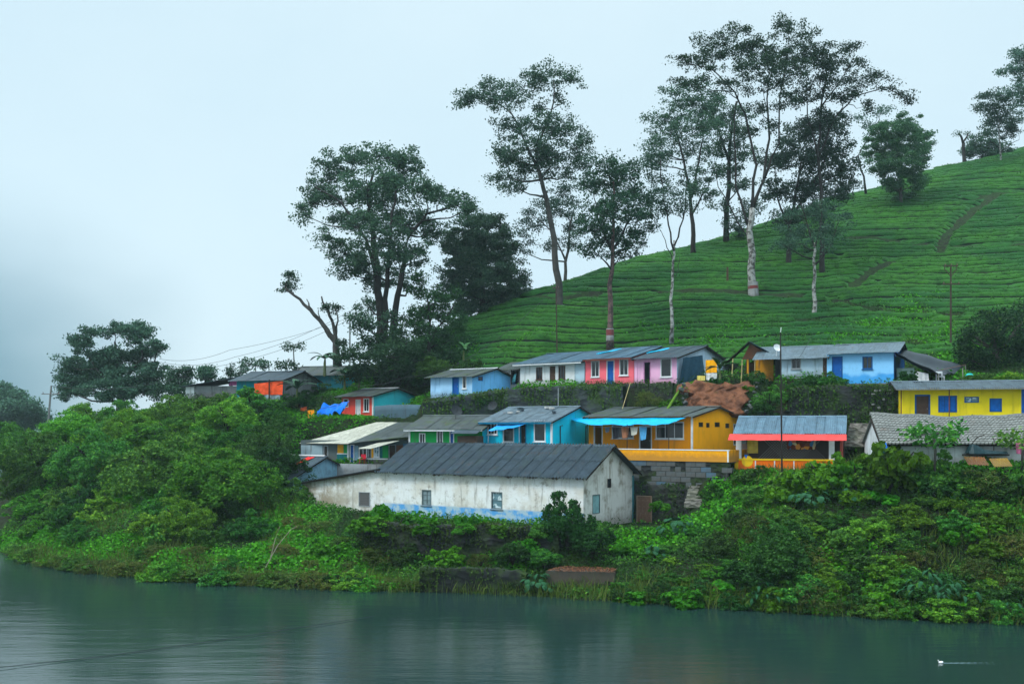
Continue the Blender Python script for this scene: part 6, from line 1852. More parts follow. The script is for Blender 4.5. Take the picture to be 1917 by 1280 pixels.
tree('pale_thin_tree', 'pale thin-stemmed tree standing behind the pink house', 100.5,
     [([(1257, 628), (1258, 560), (1261, 490), (1262, 450)], .2, .09), ([(1262, 470), (1250, 420), (1240, 350), (1235, 290)], .1, .04), ([(1262, 460), (1280, 410), (1285, 340)], .1, .04), ([(1261, 490), (1245, 450), (1232, 425)], .06, .02), ([(1258, 540), (1270, 505), (1272, 480)], .05, .02)],
     [(1238, 330, 26, 14), (1262, 352, 26, 14), (1240, 372, 28, 13), (1272, 378, 24, 13), (1255, 395, 22, 11), (1228, 290, 22, 11), (1222, 312, 16, 9), (1285, 330, 18, 10), (1290, 385, 14, 8)], L_DARK, BARKM, seed=6, size=.32, dens=.9, group=G_TEA)
tree('ridge_tree', 'airy tree on the ridge left of the biggest trees', 128,
     [([(1298, 482), (1297, 420), (1293, 360), (1280, 300), (1262, 240)], .35, .08), ([(1294, 370), (1310, 300), (1318, 240)], .18, .05), ([(1296, 400), (1325, 350), (1335, 320)], .12, .04)],
     [(1238, 218, 30, 15), (1278, 200, 38, 17), (1318, 195, 36, 16), (1252, 252, 34, 16), (1298, 240, 42, 20), (1225, 270, 24, 12), (1240, 290, 28, 13), (1330, 235, 26, 15), (1300, 285, 30, 14), (1222, 300, 18, 9), (1322, 320, 22, 16), (1300, 352, 28, 13), (1325, 365, 20, 11), (1262, 170, 26, 11), (1300, 158, 26, 10)], L_DARK, BARKD, seed=7, size=.38, dens=.95, group=G_TEA)
tree('dark_column_tree', 'dark thick-trunked tree behind the biggest tree', 134,
     [([(1360, 458), (1362, 380), (1365, 300), (1372, 230), (1380, 190)], .42, .10), ([(1365, 300), (1345, 240), (1330, 200)], .2, .06)],
     [(1345, 228, 30, 16), (1375, 250, 30, 18), (1350, 280, 28, 16), (1390, 290, 28, 16), (1362, 320, 28, 14), (1385, 345, 24, 12), (1345, 190, 28, 12), (1385, 210, 26, 14), (1395, 392, 30, 14), (1380, 425, 30, 14), (1350, 380, 18, 9)], L_DARK, BARKD, seed=8, size=.4, dens=1.0, group=G_TEA)
tree('great_tree', 'biggest tree with whitewashed trunk and spreading feathery top', 112,
     [([(1411, 560), (1408, 500), (1404, 430), (1408, 390)], .5, .30), ([(1408, 392), (1430, 335), (1440, 260), (1437, 185), (1446, 110)], .22, .05), ([(1408, 392), (1414, 310), (1396, 215), (1376, 172), (1330, 128), (1285, 118)], .18, .04), ([(1430, 335), (1456, 270), (1462, 180), (1476, 80)], .15, .04),
      ([(1404, 430), (1378, 350), (1374, 260), (1378, 190)], .16, .05), ([(1406, 450), (1372, 400), (1346, 350), (1335, 310)], .10, .03)],
     [(1280, 120, 30, 11), (1305, 110, 30, 11), (1338, 78, 38, 15), (1378, 58, 26, 13), (1405, 92, 40, 17), (1335, 100, 30, 12), (1470, 46, 26, 14), (1498, 62, 28, 16), (1455, 92, 40, 18), (1440, 128, 44, 16), (1375, 92, 34, 15), (1485, 140, 40, 18), (1428, 168, 36, 12), (1385, 150, 30, 11),
      (1300, 158, 26, 9), (1268, 150, 18, 7), (1330, 132, 22, 8), (1470, 190, 26, 12), (1480, 115, 36, 16), (1425, 205, 26, 10), (1350, 165, 22, 8), (1400, 250, 22, 10), (1450, 235, 22, 10), (1410, 125, 34, 14)], leafmat('leaf_feather', (0.014, 0.042, 0.028), (0.038, 0.082, 0.040), 0.25), BARKM, seed=9, size=.34, dens=1.05, depth=.6, gap=.5,
     band=[(560, 528, .58, PAINTW, 'whitewash_band'), (541, 535, .585, PAINTR, 'red_band')], group=G_TEA)
tree('twin_tree', 'tall slender tree whose long arm reaches right over the round tree', 117,
     [([(1540, 515), (1540, 440), (1537, 360), (1532, 280), (1538, 200), (1548, 130)], .34, .06), ([(1534, 290), (1560, 225), (1600, 180), (1660, 164), (1700, 188)], .12, .03), ([(1533, 300), (1512, 220), (1508, 140)], .12, .04), ([(1538, 200), (1575, 150), (1600, 100)], .09, .03)],
     [(1508, 100, 32, 16), (1548, 96, 26, 13), (1592, 86, 24, 10), (1572, 118, 36, 15), (1535, 148, 38, 16), (1560, 178, 34, 14), (1610, 148, 30, 11), (1638, 142, 22, 8), (1665, 160, 22, 8), (1690, 176, 16, 7), (1700, 190, 10, 5), (1505, 185, 34, 14), (1590, 172, 26, 10), (1620, 200, 16, 7), (1540, 122, 30, 14), (1545, 215, 30, 12), (1515, 245, 24, 12), (1600, 118, 20, 8)],
     leafmat('leaf_feather', (0.014, 0.042, 0.028), (0.038, 0.082, 0.040), 0.25), BARKD, seed=31, size=.34, dens=1.1, depth=.6, gap=.5, group=G_TEA)
tree('shade_tree', 'dark leafy tree standing in the tea right of the biggest tree', 121,
     [([(1476, 516), (1476, 470), (1478, 420), (1490, 360), (1500, 300)], .4, .1), ([(1480, 410), (1520, 350), (1545, 300), (1560, 260)], .2, .06), ([(1478, 430), (1455, 370), (1450, 310)], .16, .05)],
     [(1490, 248, 36, 17), (1530, 240, 42, 20), (1462, 292, 34, 20), (1510, 296, 46, 24), (1560, 270, 36, 20), (1584, 315, 26, 20), (1545, 340, 42, 22), (1492, 352, 40, 22), (1448, 350, 28, 18), (1522, 392, 40, 18), (1480, 405, 36, 18), (1570, 365, 26, 16), (1555, 225, 30, 14), (1440, 300, 20, 12), (1590, 350, 16, 12), (1530, 300, 30, 16)], L_DARK, BARKD, seed=10, size=.38, dens=1.15, group=G_TEA)
tree('mottled_tree', 'pale mottled trunk with dim spreading twigs in front of the shade tree', 105,
     [([(1525, 600), (1524, 550), (1526, 500), (1524, 455)], .27, .12), ([(1526, 495), (1550, 470), (1562, 445), (1570, 410)], .1, .03), ([(1524, 460), (1510, 420), (1500, 380)], .1, .04), ([(1525, 470), (1535, 420), (1540, 370)], .09, .03)],
     [(1500, 402, 34, 14), (1540, 392, 34, 15), (1478, 432, 32, 13), (1520, 430, 38, 15), (1560, 425, 30, 13), (1500, 455, 34, 12), (1545, 458, 30, 11), (1460, 455, 22, 10), (1580, 400, 18, 9)], L_DARK, BARKM, seed=11, size=.32, dens=1.0, group=G_TEA)
tree('crooked_tree', 'crooked thin tree behind the round clipped-looking tree', 142,
     [([(1621, 352), (1614, 320), (1606, 292), (1625, 262), (1645, 225), (1650, 205)], .16, .04), ([(1606, 292), (1588, 300), (1575, 312)], .07, .03)],
     [(1640, 212, 22, 8), (1625, 232, 18, 7), (1655, 205, 14, 6), (1610, 220, 12, 5), (1632, 250, 12, 5)], L_DARK, BARKD, seed=12, size=.36, dens=.7, group=G_TEA)
tree('round_tree', 'dense round-headed tree alone on the upper tea hill', 139,
     [([(1688, 398), (1687, 370), (1685, 340), (1688, 300)], .26, .12)],
     [(1655, 250, 30, 16), (1690, 232, 34, 14), (1720, 248, 22, 14), (1640, 280, 24, 18), (1680, 268, 44, 20), (1722, 275, 22, 16), (1650, 305, 30, 14), (1695, 300, 36, 18), (1728, 295, 16, 12), (1672, 325, 26, 12), (1708, 325, 28, 12), (1690, 345, 34, 9), (1662, 344, 16, 7), (1720, 342, 14, 7), (1690, 362, 16, 8)], leafmat('leaf_round', (0.024, 0.075, 0.042), (0.06, 0.145, 0.055), .2), BARK, seed=13, size=.36, dens=2.4, gap=.46, depth=.9, group=G_TEA)
tree('slope_tree', 'tree with pale trunk high on the right of the tea hill', 156,
     [([(1875, 358), (1874, 310), (1872, 262), (1868, 220)], .22, .07), ([(1873, 285), (1895, 268), (1908, 262)], .07, .03)],
     [(1858, 182, 26, 11), (1842, 205, 22, 9), (1885, 192, 26, 11), (1870, 212, 32, 12), (1895, 222, 22, 10), (1855, 232, 26, 10), (1885, 246, 28, 9), (1905, 240, 16, 8), (1848, 250, 18, 7)], L_DARK, BARKM, seed=14, size=.4, dens=.95, group=G_TEA)
tree('edge_tree', 'tall tree cut off by the right edge of the picture', 150,
     [([(1945, 330), (1940, 240), (1930, 150), (1915, 110)], .35, .08)],
     [(1912, 98, 26, 14), (1895, 128, 22, 11), (1915, 140, 26, 12), (1935, 110, 30, 20), (1905, 168, 24, 10), (1930, 175, 30, 14), (1915, 200, 18, 8)], L_DARK, BARK, seed=15, size=.4, dens=1.0, group=G_TEA)
tree('stump_tree', 'bare forked stump on the hill skyline', 163,
     [([(1806, 318), (1805, 290), (1804, 268)], .34, .26), ([(1804, 270), (1797, 252), (1794, 250)], .2, .12), ([(1804, 270), (1812, 250)], .18, .1)],
     [(1795, 250, 5, 3), (1812, 249, 5, 3)], L_DARK, BARKD, seed=16, size=.3, dens=.4, twig=False)
tree('low_spreading_tree', 'low dark spreading tree on the skyline beside the bare stump', 166,
     [([(1838, 300), (1838, 285), (1836, 272)], .25, .1)],
     [(1822, 278, 18, 9), (1840, 265, 22, 9), (1860, 275, 22, 9), (1835, 285, 26, 8), (1865, 288, 18, 7), (1812, 288, 12, 6), (1880, 284, 14, 7)], L_DENSE, BARKD, seed=17, size=.42, dens=1.6)
tree('pollarded_tree', 'bare forked lopped tree with a leafy tuft at its left tip', 111,
     [([(632, 672), (628, 640), (612, 618), (590, 590), (560, 560), (534, 538)], .42, .1), ([(618, 630), (600, 600), (585, 585), (578, 568)], .2, .09), ([(630, 650), (626, 610), (612, 580), (602, 555)], .26, .08), ([(628, 630), (632, 600), (628, 575)], .14, .05), ([(582, 582), (574, 560)], .09, .05), ([(612, 585), (620, 570)], .08, .04), ([(600, 600), (596, 580)], .08, .04)],
     [(540, 526, 14, 8), (530, 536, 10, 7), (546, 540, 10, 6), (545, 514, 5, 3), (615, 575, 9, 6), (628, 580, 7, 6), (640, 640, 8, 6)], L_DARK, BARK, seed=18, size=.34, dens=.9, twig=False, gap=.4)
tree('skyline_wood_tree', 'large clumped dark tree on the left skyline', 122,
     [([(225, 765), (225, 720), (222, 680), (215, 640)], .5, .12), ([(225, 730), (180, 690), (155, 650)], .25, .08), ([(225, 720), (265, 670), (262, 630)], .25, .08), ([(228, 740), (285, 690), (296, 655)], .18, .05)],
     [(155, 632, 20, 14), (150, 645, 18, 12), (212, 618, 30, 10), (248, 615, 34, 12), (262, 632, 24, 16), (295, 645, 12, 16), (122, 682, 18, 14), (150, 690, 24, 16), (192, 662, 26, 14), (222, 675, 40, 20), (258, 668, 30, 18), (190, 700, 38, 20), (250, 705, 44, 20), (150, 715, 30, 14), (290, 700, 24, 16), (205, 730, 50, 14), (275, 730, 40, 14), (120, 705, 14, 10), (135, 735, 26, 12)],
     L_DENSE, BARKD, seed=19, size=.42, dens=2.2, gap=.55)
tree('skyline_small_tree', 'smaller dark tree touching the big left skyline tree', 118,
     [([(338, 760), (336, 735), (334, 705)], .2, .06)], [(330, 695, 18, 10), (348, 692, 14, 10), (320, 712, 18, 12), (345, 712, 18, 12), (335, 728, 26, 11), (310, 735, 20, 10)], L_DENSE, BARKD, seed=20, size=.4, dens=1.7)
tree('ball_tree', 'small ball-headed tree behind the far gable house', 115, [([(386, 745), (386, 725), (386, 710)], .14, .06)], [(378, 700, 10, 8), (394, 700, 10, 8), (386, 708, 15, 8), (386, 694, 10, 5)], L_DENSE, BARKD, seed=21, size=.36, dens=2.0, gap=.5)
tree('wispy_tree', 'wispy small trees behind the far roof', 118, [([(432, 735), (432, 705), (432, 690)], .1, .04), ([(446, 735), (448, 705), (452, 690)], .08, .03)], [(430, 690, 8, 6), (434, 704, 10, 7), (420, 712, 8, 5), (450, 694, 7, 7), (446, 706, 10, 6)], L_DARK, BARKD, seed=22, size=.32, dens=.9, gap=.4)
tree('hillfoot_tree', 'mid green bushy tree at the left foot of the tea hill', 108,
     [([(800, 680), (802, 640), (806, 600), (800, 560)], .3, .08), ([(802, 640), (830, 600), (850, 570)], .14, .05)],
     [(795, 545, 24, 14), (820, 560, 26, 16), (845, 560, 22, 14), (800, 585, 34, 18), (838, 595, 32, 18), (780, 605, 24, 14), (815, 625, 42, 18), (850, 632, 26, 14), (785, 645, 34, 16), (830, 660, 36, 16), (790, 520, 12, 8)], leafmat('leaf_hillfoot', (0.024, 0.085, 0.032), (0.065, 0.165, 0.045), .3), BARKD, seed=23, size=.38, dens=1.3)
tree('hillfoot_tree', 'dark bushy tree under the multi-stemmed tree', 106,
     [([(745, 705), (745, 670), (740, 640)], .25, .08)],
     [(700, 640, 26, 14), (735, 628, 30, 14), (765, 640, 28, 14), (690, 665, 34, 16), (735, 665, 44, 18), (780, 675, 38, 16), (705, 692, 44, 14), (760, 700, 44, 14), (815, 695, 34, 12), (660, 700, 26, 12), (640, 660, 18, 10)], leafmat('leaf_hillfoot2', (0.022, 0.07, 0.034), (0.06, 0.14, 0.055), .3), BARKD, seed=24, size=.4, dens=1.5)
tree('broad_right_tree', 'broad dark green tree at the right edge behind the yellow house', 86,
     [([(1868, 705), (1866, 670), (1862, 630), (1870, 600)], .3, .1), ([(1866, 660), (1900, 620), (1915, 600)], .16, .06), ([(1866, 660), (1825, 630), (1810, 620)], .16, .06)],
     [(1812, 628, 26, 14), (1838, 605, 30, 16), (1870, 592, 34, 16), (1905, 580, 30, 16), (1825, 652, 34, 16), (1865, 630, 42, 20), (1908, 622, 36, 20), (1845, 668, 38, 13), (1890, 660, 42, 16), (1925, 650, 30, 20), (1805, 668, 20, 11), (1935, 600, 24, 18), (1880, 685, 26, 8)],
     leafmat('leaf_right', (0.012, 0.045, 0.020), (0.036, 0.095, 0.026), .25, tip=(.09, .18, .03)), BARK, seed=25, size=.34, dens=1.5, depth=.8)
# far wooded spur at the left edge
tree('spur_tree', 'dark hazy trees on the far spur at the left edge', 215, [([(20, 800), (20, 760), (22, 740)], .5, .2)],
     [(8, 735, 18, 12), (30, 745, 20, 12), (52, 760, 18, 10), (70, 772, 14, 8), (15, 765, 30, 14), (45, 785, 34, 12), (-15, 735, 22, 14), (-20, 770, 26, 16), (78, 785, 12, 8), (10, 800, 40, 16)], L_DENSE, BARKD, seed=26, size=.8, dens=1.5, gap=1.1)

# ------------------------------------------------------------------ shrubs: a few kinds, copied and turned
def bush_proto(seed, n_sub, leaf_n, size, flat=.35, asp=.55, top=.9, low=-.15, spiky=0):
    """lobes set on a dome, tufts on every lobe, leaves on every tuft; the gaps between lobes stay dark"""
    global rng
    rng = np.random.default_rng(seed)
    nl = max(9, int(n_sub ** .5 * 1.45))
    d = rng.normal(size=(nl, 3)); d[:, 2] = np.abs(d[:, 2]) * 1.0 + low
    d /= np.linalg.norm(d, axis=1)[:, None]
    lc = d * rng.uniform(.42, .78, nl)[:, None] * np.array([1, 1, top]); lr = rng.uniform(.22, .42, nl)
    P, O = [], []
    for i in range(n_sub):
        k = i % nl
        e = rng.normal(size=3) + d[k] * .9 + np.array([0, 0, .45]); e /= np.linalg.norm(e)
        c = lc[k] + e * lr[k] * rng.uniform(.75, 1.1)
        r = rng.uniform(.07, .17)
        q = rng.normal(size=(leaf_n, 3)); q += e * .6 + np.array([0, 0, .35]); q /= np.linalg.norm(q, axis=1)[:, None]
        P.append(c + q * (r * rng.uniform(.3, 1.15, leaf_n))[:, None] * np.array([1, 1, .75])); O.append(q)
    if spiky:
        k = int(spiky)
        b = rng.normal(size=(k, 3)); b[:, 2] = np.abs(b[:, 2]); b /= np.linalg.norm(b, axis=1)[:, None]
        f = rng.uniform(.6, 1.25, (k, 1)); P.append(b * f); O.append(b)
    # inner leaves keep it from being see-through
    m = n_sub * leaf_n // 4
    k = rng.integers(0, nl, m)
    q = rng.normal(size=(m, 3)); q /= np.linalg.norm(q, axis=1)[:, None]
    P.append(lc[k] * .85 + q * (lr[k] * rng.uniform(.2, .8, m))[:, None]); O.append(q)
    P = np.concatenate(P); O = np.concatenate(O)
    V, Q = leaf_quads(P, rng.uniform(.7, 1.25, len(P)) * size, asp, flat, O)
    return V, Q
def stem_mesh(seed):
    r = random.Random(seed); mb = MB()
    for i in range(6):
        a = r.uniform(0, 6.28); e = Vector((math.cos(a) * .5, math.sin(a) * .5, r.uniform(.4, .75)))
        mb.tube([(0, 0, -.35), e * .45 + Vector((0, 0, .1)), e], [.045, .03, .012], 5, cap=False)
    return mb
PROT = {}
def proto(key, leaf, **k):
    V, Q = bush_proto(**k)
    PROT[key] = (mesh_np('foliage_' + key, V, Q, leaf), stem_mesh(k['seed']).mesh('stem_' + key, BARKD))
for i in range(3):
    proto('bright%d' % i, L_BRIGHT, seed=50 + i, n_sub=130, leaf_n=40, size=.112)
    proto('mid%d' % i, L_MID, seed=60 + i, n_sub=130, leaf_n=40, size=.112)
    proto('deep%d' % i, L_DEEP, seed=70 + i, n_sub=130, leaf_n=40, size=.112)
    proto('olive%d' % i, L_OLIVE, seed=80 + i, n_sub=90, leaf_n=38, size=.10, asp=.35, spiky=400)
    proto('vine%d' % i, L_VINE, seed=90 + i, n_sub=110, leaf_n=28, size=.155, asp=.9, top=.8)
for i in range(3):
    proto('treebright%d' % i, L_BRIGHT, seed=150 + i, n_sub=260, leaf_n=46, size=.068)
    proto('treemid%d' % i, L_MID, seed=160 + i, n_sub=260, leaf_n=46, size=.068)
    proto('treedeep%d' % i, L_DEEP, seed=170 + i, n_sub=260, leaf_n=46, size=.068)
CATN = {'bright': 'shrub', 'mid': 'shrub', 'deep': 'shrub', 'olive': 'scrub_bush', 'vine': 'creeper_mound'}
br = random.Random(77)
LEFTMARK = [(120, 'near the left edge'), (260, 'below the skyline tree'), (400, 'below the far gable house'), (560, 'left of the grey house'), (700, 'under the storehouse wing'), (860, 'below the storehouse windows'), (1180, 'by the landing'), (1330, 'below the stone steps'), (1450, 'below the orange parapet'), (1590, 'below the red awning'), (1740, 'below the tiled gable'), (9999, 'towards the right edge')]
LOOK = {'bright': 'bright green', 'mid': 'mid green', 'deep': 'dark green', 'olive': 'olive brown', 'vine': 'round-leaved'}
PENDING = {}
def settle_labels():
    num = ['leftmost', 'second from left', 'third from left', 'fourth from left', 'fifth from left', 'sixth from left', 'seventh from left', 'eighth from left', 'ninth from left', 'tenth from left']
    for lab, lst in PENDING.items():
        lst.sort(key=lambda q: q[0])
        for i, (px, o) in enumerate(lst):
            o['label'] = lab if len(lst) == 1 else lab + ', ' + num[min(i, 9)]
def bush(kind, pos, r, label, group, hz=1.0, name=None, cat='shrub'):
    f, s = PROT['%s%d' % (('tree' if r > 2.4 and kind in ('bright', 'mid', 'deep') else '') + kind, br.randrange(3))]
    o = thing(name or CATN[kind], label, cat, pos, br.uniform(0, 6.28), group)
    o.scale = (r * br.uniform(.9, 1.15), r * br.uniform(.9, 1.15), r * hz * br.uniform(.88, 1.12))
    link('foliage', f, o); link('stem', s, o)
    return o

def fill(region, spacing, rpx, kinds, label, group, jitter=.45, hz=(.8, 1.1), lift=0.0, cat='shrub', name=None):
    """plants spread over a stretch of ground seen between pixel rows: region = list of (px, py_top, py_bottom)"""
    xs = [q[0] for q in region]
    x = xs[0]
    n = 0
    while x <= xs[-1]:
        y0 = np.interp(x, xs, [q[1] for q in region]); y1 = np.interp(x, xs, [q[2] for q in region])
        y = y1
        row = 0
        while y >= y0:
            px = x + br.uniform(-jitter, jitter) * spacing + (spacing / 2 if row % 2 else 0); py = y + br.uniform(-jitter, jitter) * spacing * .6
            g = hit(px, py)
            if g is not None:
                r = br.uniform(*rpx) / F * g.y
                kd = br.choice(kinds)
                o = bush(kd, g + Vector((0, 0, lift * r - .1)), r, label, group, br.uniform(*hz), name, cat); n += 1
                mark = next(t_ for lim, t_ in LEFTMARK if px < lim)
                PENDING.setdefault('%s %s %s' % (LOOK[kd], label, mark), []).append((px, o))
            y -= spacing * .62; row += 1
        x += spacing
    return n

# left thicket, from the water up to the far houses
GL = 'thicket on the left bank'
fill([(60, 905, 1000), (200, 880, 1010), (330, 900, 1010), (470, 920, 990), (545, 950, 990)], 62, (34, 52), ['bright', 'mid', 'mid', 'bright', 'deep'], 'shrub low in the thicket', 'lower thicket shrubs')
fill([(0, 830, 900), (200, 815, 880), (330, 830, 890), (450, 850, 900), (520, 890, 915)], 66, (42, 60), ['bright', 'mid', 'bright', 'deep'], 'shrub in mid thicket', 'middle thicket shrubs', hz=(.9, 1.3))
fill([(0, 795, 815), (120, 785, 810), (250, 780, 810), (400, 775, 820), (530, 790, 850)], 60, (38, 54), ['bright', 'mid', 'mid', 'deep'], 'shrub atop the thicket', 'upper thicket shrubs', hz=(.9, 1.3))
fill([(30, 1036, 1044), (120, 1040, 1060), (250, 1035, 1077), (400, 1035, 1088), (600, 1040, 1097), (790, 1050, 1100)], 50, (20, 34), ['olive', 'olive', 'mid', 'deep'], 'scrub trailing at the waterline', 'waterline scrub', hz=(.6, .9), name='scrub_bush')
fill([(540, 985, 1030), (680, 990, 1030), (780, 1020, 1040)], 52, (26, 40), ['olive', 'deep', 'mid', 'vine'], 'tangled bush on the bank', 'bushes under the storehouse', hz=(.7, 1.0))
fill([(330, 748, 765), (430, 750, 768), (530, 760, 775)], 44, (20, 32), ['mid', 'bright', 'deep'], 'shrub', 'ridge shrubs')
fill([(690, 1050, 1062), (850, 1048, 1060), (1040, 1046, 1056)], 46, (16, 26), ['olive', 'deep', 'vine', 'deep'], 'bush at the foot of the river wall', 'bushes at the river wall', hz=(.6, 1.1))
fill([(820, 1092, 1100), (960, 1094, 1104)], 44, (10, 18), ['vine', 'bright'], 'tuft growing on the water wall', 'tufts on the water wall', hz=(.5, .8))
SHORE = [(30, 81.4), (60, 79), (100, 76.7), (170, 73.6), (250, 71.3), (370, 69.4), (500, 67.6), (620, 66.6), (740, 65.7)]
SHORE_R = [(1170, 61.3), (1290, 60), (1400, 58.7), (1520, 57.6), (1650, 56.5), (1790, 55.5), (1930, 54.6)]
for sh, kinds, rr_ in ((SHORE, ['olive', 'mid', 'olive', 'deep', 'bright'], (.8, 1.5)), (SHORE_R, ['deep', 'mid', 'vine', 'deep'], (.8, 1.5))):
    px = sh[0][0]
    while px < sh[-1][0]:
        y = float(np.interp(px, [q[0] for q in sh], [q[1] for q in sh])) + br.uniform(-.1, 1.1); x = (px - CX) / F * y; kd = br.choice(kinds); r = br.uniform(*rr_)
        o = bush(kd, Vector((x, y, max(-.05, float(zt(x, y))) - .1)), r, 'x', 'bushes leaning over the water', br.uniform(.6, 1.0), 'shore_bush', 'bush')
        PENDING.setdefault('%s bush leaning over the water %s' % (LOOK[kd], next(t_ for lim, t_ in LEFTMARK if px < lim)), []).append((px, o))
        px += br.uniform(16, 34)
for px, py, Y, r, kd in ((700, 1048, 70.2, 1.5, 'olive'), (760, 1040, 69.4, 1.2, 'deep'), (835, 1046, 68.4, 1.3, 'vine'), (900, 1052, 67.6, 1.0, 'olive'), (960, 1040, 67.0, 1.3, 'deep'), (1020, 1048, 66.4, 1.2, 'mid'), (800, 990, 69.6, .9, 'vine'), (870, 990, 68.8, .8, 'bright'), (935, 992, 68.2, .8, 'vine'), (690, 985, 70.8, 1.4, 'vine'), (1010, 996, 67.4, .9, 'mid')):
    g = W(px, py, Y); o = bush(kd, Vector((g.x, g.y, g.z - .2)), r, 'x', 'bushes at the river wall', .9, 'wall_bush', 'bush')
    PENDING.setdefault('%s bush %s the dark river wall %s' % (LOOK[kd], 'hanging over' if py < 1000 else 'in front of', next(t_ for lim, t_ in LEFTMARK if px < lim)), []).append((px, o))
# the bright domed tree at the thicket's front, and neighbours
for px, py, Y, R, k, lab in ((420, 930, 82, 4.6, 'bright', 'large bright domed tree at the front of the thicket'), (300, 900, 86, 4.2, 'mid', 'domed green tree left of the bright one'), (505, 900, 87, 3.4, 'deep', 'shaded dark tree beside the small grey house'),
                             (180, 880, 92, 4.0, 'mid', 'wide green tree in the left half of the thicket'), (70, 880, 97, 3.8, 'mid', 'green tree at the left corner of the thicket'), (20, 850, 104, 3.6, 'mid', 'rounded tree cut by the left edge'), (130, 830, 103, 3.4, 'bright', 'light green tree below the leaning pole'), (240, 815, 104, 3.2, 'mid', 'green tree under the large skyline tree'), (320, 800, 102, 3.0, 'mid', 'green tree below the far gable house'), (345, 1000, 77, 2.6, 'bright', 'bright round bush low in the thicket'), (430, 800, 96, 3.2, 'bright', 'light green tree below the orange tarpaulin'), (470, 770, 100, 2.4, 'mid', 'small green tree just under the far orange tarpaulin')):
    g = W(px, py, Y); z = float(zt(g.x, g.y))
    hgt = R * .9
    bush(k, Vector((g.x, g.y, max(z, g.z))), R, lab, None, 1.0, 'domed_tree', 'tree')
# right bank
fill([(1160, 1010, 1106), (1260, 985, 1118), (1350, 960, 1124)], 52, (22, 36), ['vine', 'bright', 'vine', 'mid'], 'low creeper mound on the slope', 'creepers by the steps', hz=(.35, .6), cat='creeper')
fill([(1370, 1010, 1126), (1500, 1000, 1132), (1640, 1000, 1138), (1780, 1010, 1146), (1930, 1020, 1156)], 62, (34, 52), ['deep', 'mid', 'vine', 'bright', 'mid', 'olive'], 'bush low on the right bank', 'lower right bank bushes', hz=(.7, 1.05))
fill([(1400, 900, 985), (1520, 890, 985), (1660, 880, 985), (1800, 890, 990), (1930, 880, 990)], 60, (32, 48), ['vine', 'mid', 'mid', 'vine', 'bright', 'deep'], 'bush halfway up the right bank', 'middle right bank bushes', hz=(.6, .95))
for px, py, Y, R, hz, k, lab in ((1482, 890, 67.5, 1.9, 1.0, 'vine', 'creeper-covered mound in front of the red-awning house'), (1545, 880, 67, 2.1, 1.1, 'vine', 'creeper-covered mound below the right white column'), (1668, 885, 64.5, 2.4, 1.45, 'vine', 'tall creeper mound in front of the tiled gable'),
                             (1605, 890, 66, 2.1, 1.25, 'vine', 'creeper mound below the stone steps'), (1765, 888, 63.5, 1.8, 1.15, 'mid', 'green bush below the papaya-like plant'), (1840, 905, 63, 1.8, .8, 'olive', 'olive bush below the rusty sheets'), (1905, 900, 62.5, 1.8, 1.0, 'mid', 'green bush at the right edge below the rusty sheets'),
                             (1400, 925, 69.5, 1.1, .9, 'mid', 'bush at the corner of the orange parapet'), (1460, 1040, 61, 2.6, 1.0, 'deep', 'big dark bush near the water on the right bank'), (1420, 1070, 60, 2.0, 1.0, 'deep', 'dark rounded bush beside the big dark one'),
                             (1850, 1110, 56.5, 1.8, .8, 'deep', 'dark bush hanging over the water at right'), (1062, 965, 68.0, 1.7, 1.75, 'deep', 'dark bush against the right end of the white storehouse'), (875, 985, 70.5, 1.4, 1.35, 'vine', 'bright creeper heap against the storehouse blue wash'),
                             (735, 985, 74, 2.3, 1.4, 'vine', 'wide creeper heap below the storehouse windows'), (690, 1000, 73, 1.7, 1.0, 'olive', 'olive bush left of the creeper heap'), (1235, 915, 71.6, .8, .8, 'vine', 'creeper at the foot of the grey block wall left of the steps'), (1340, 915, 71.4, 1.0, .9, 'mid', 'bush at the right end of the grey block wall'), (985, 1005, 67.8, 1.1, .9, 'vine', 'creeper hanging over the dark river wall'), (1110, 1000, 66.8, 1.4, .9, 'deep', 'dark bush between storehouse gable and landing')):
    g = W(px, py, Y); z = float(zt(g.x, g.y))
    bush(k, Vector((g.x, g.y, z - .1)) if abs(z - g.z) < 1.5 else Vector((g.x, g.y, (z + g.z) / 2)), R, lab, None, hz, 'creeper_mound' if k == 'vine' else 'bush', 'bush')
fill([(1470, 735, 750), (1560, 730, 760), (1640, 740, 770)], 40, (16, 26), ['deep', 'olive', 'deep'], 'bush on the terrace wall', 'terrace wall bushes', hz=(.7, 1))
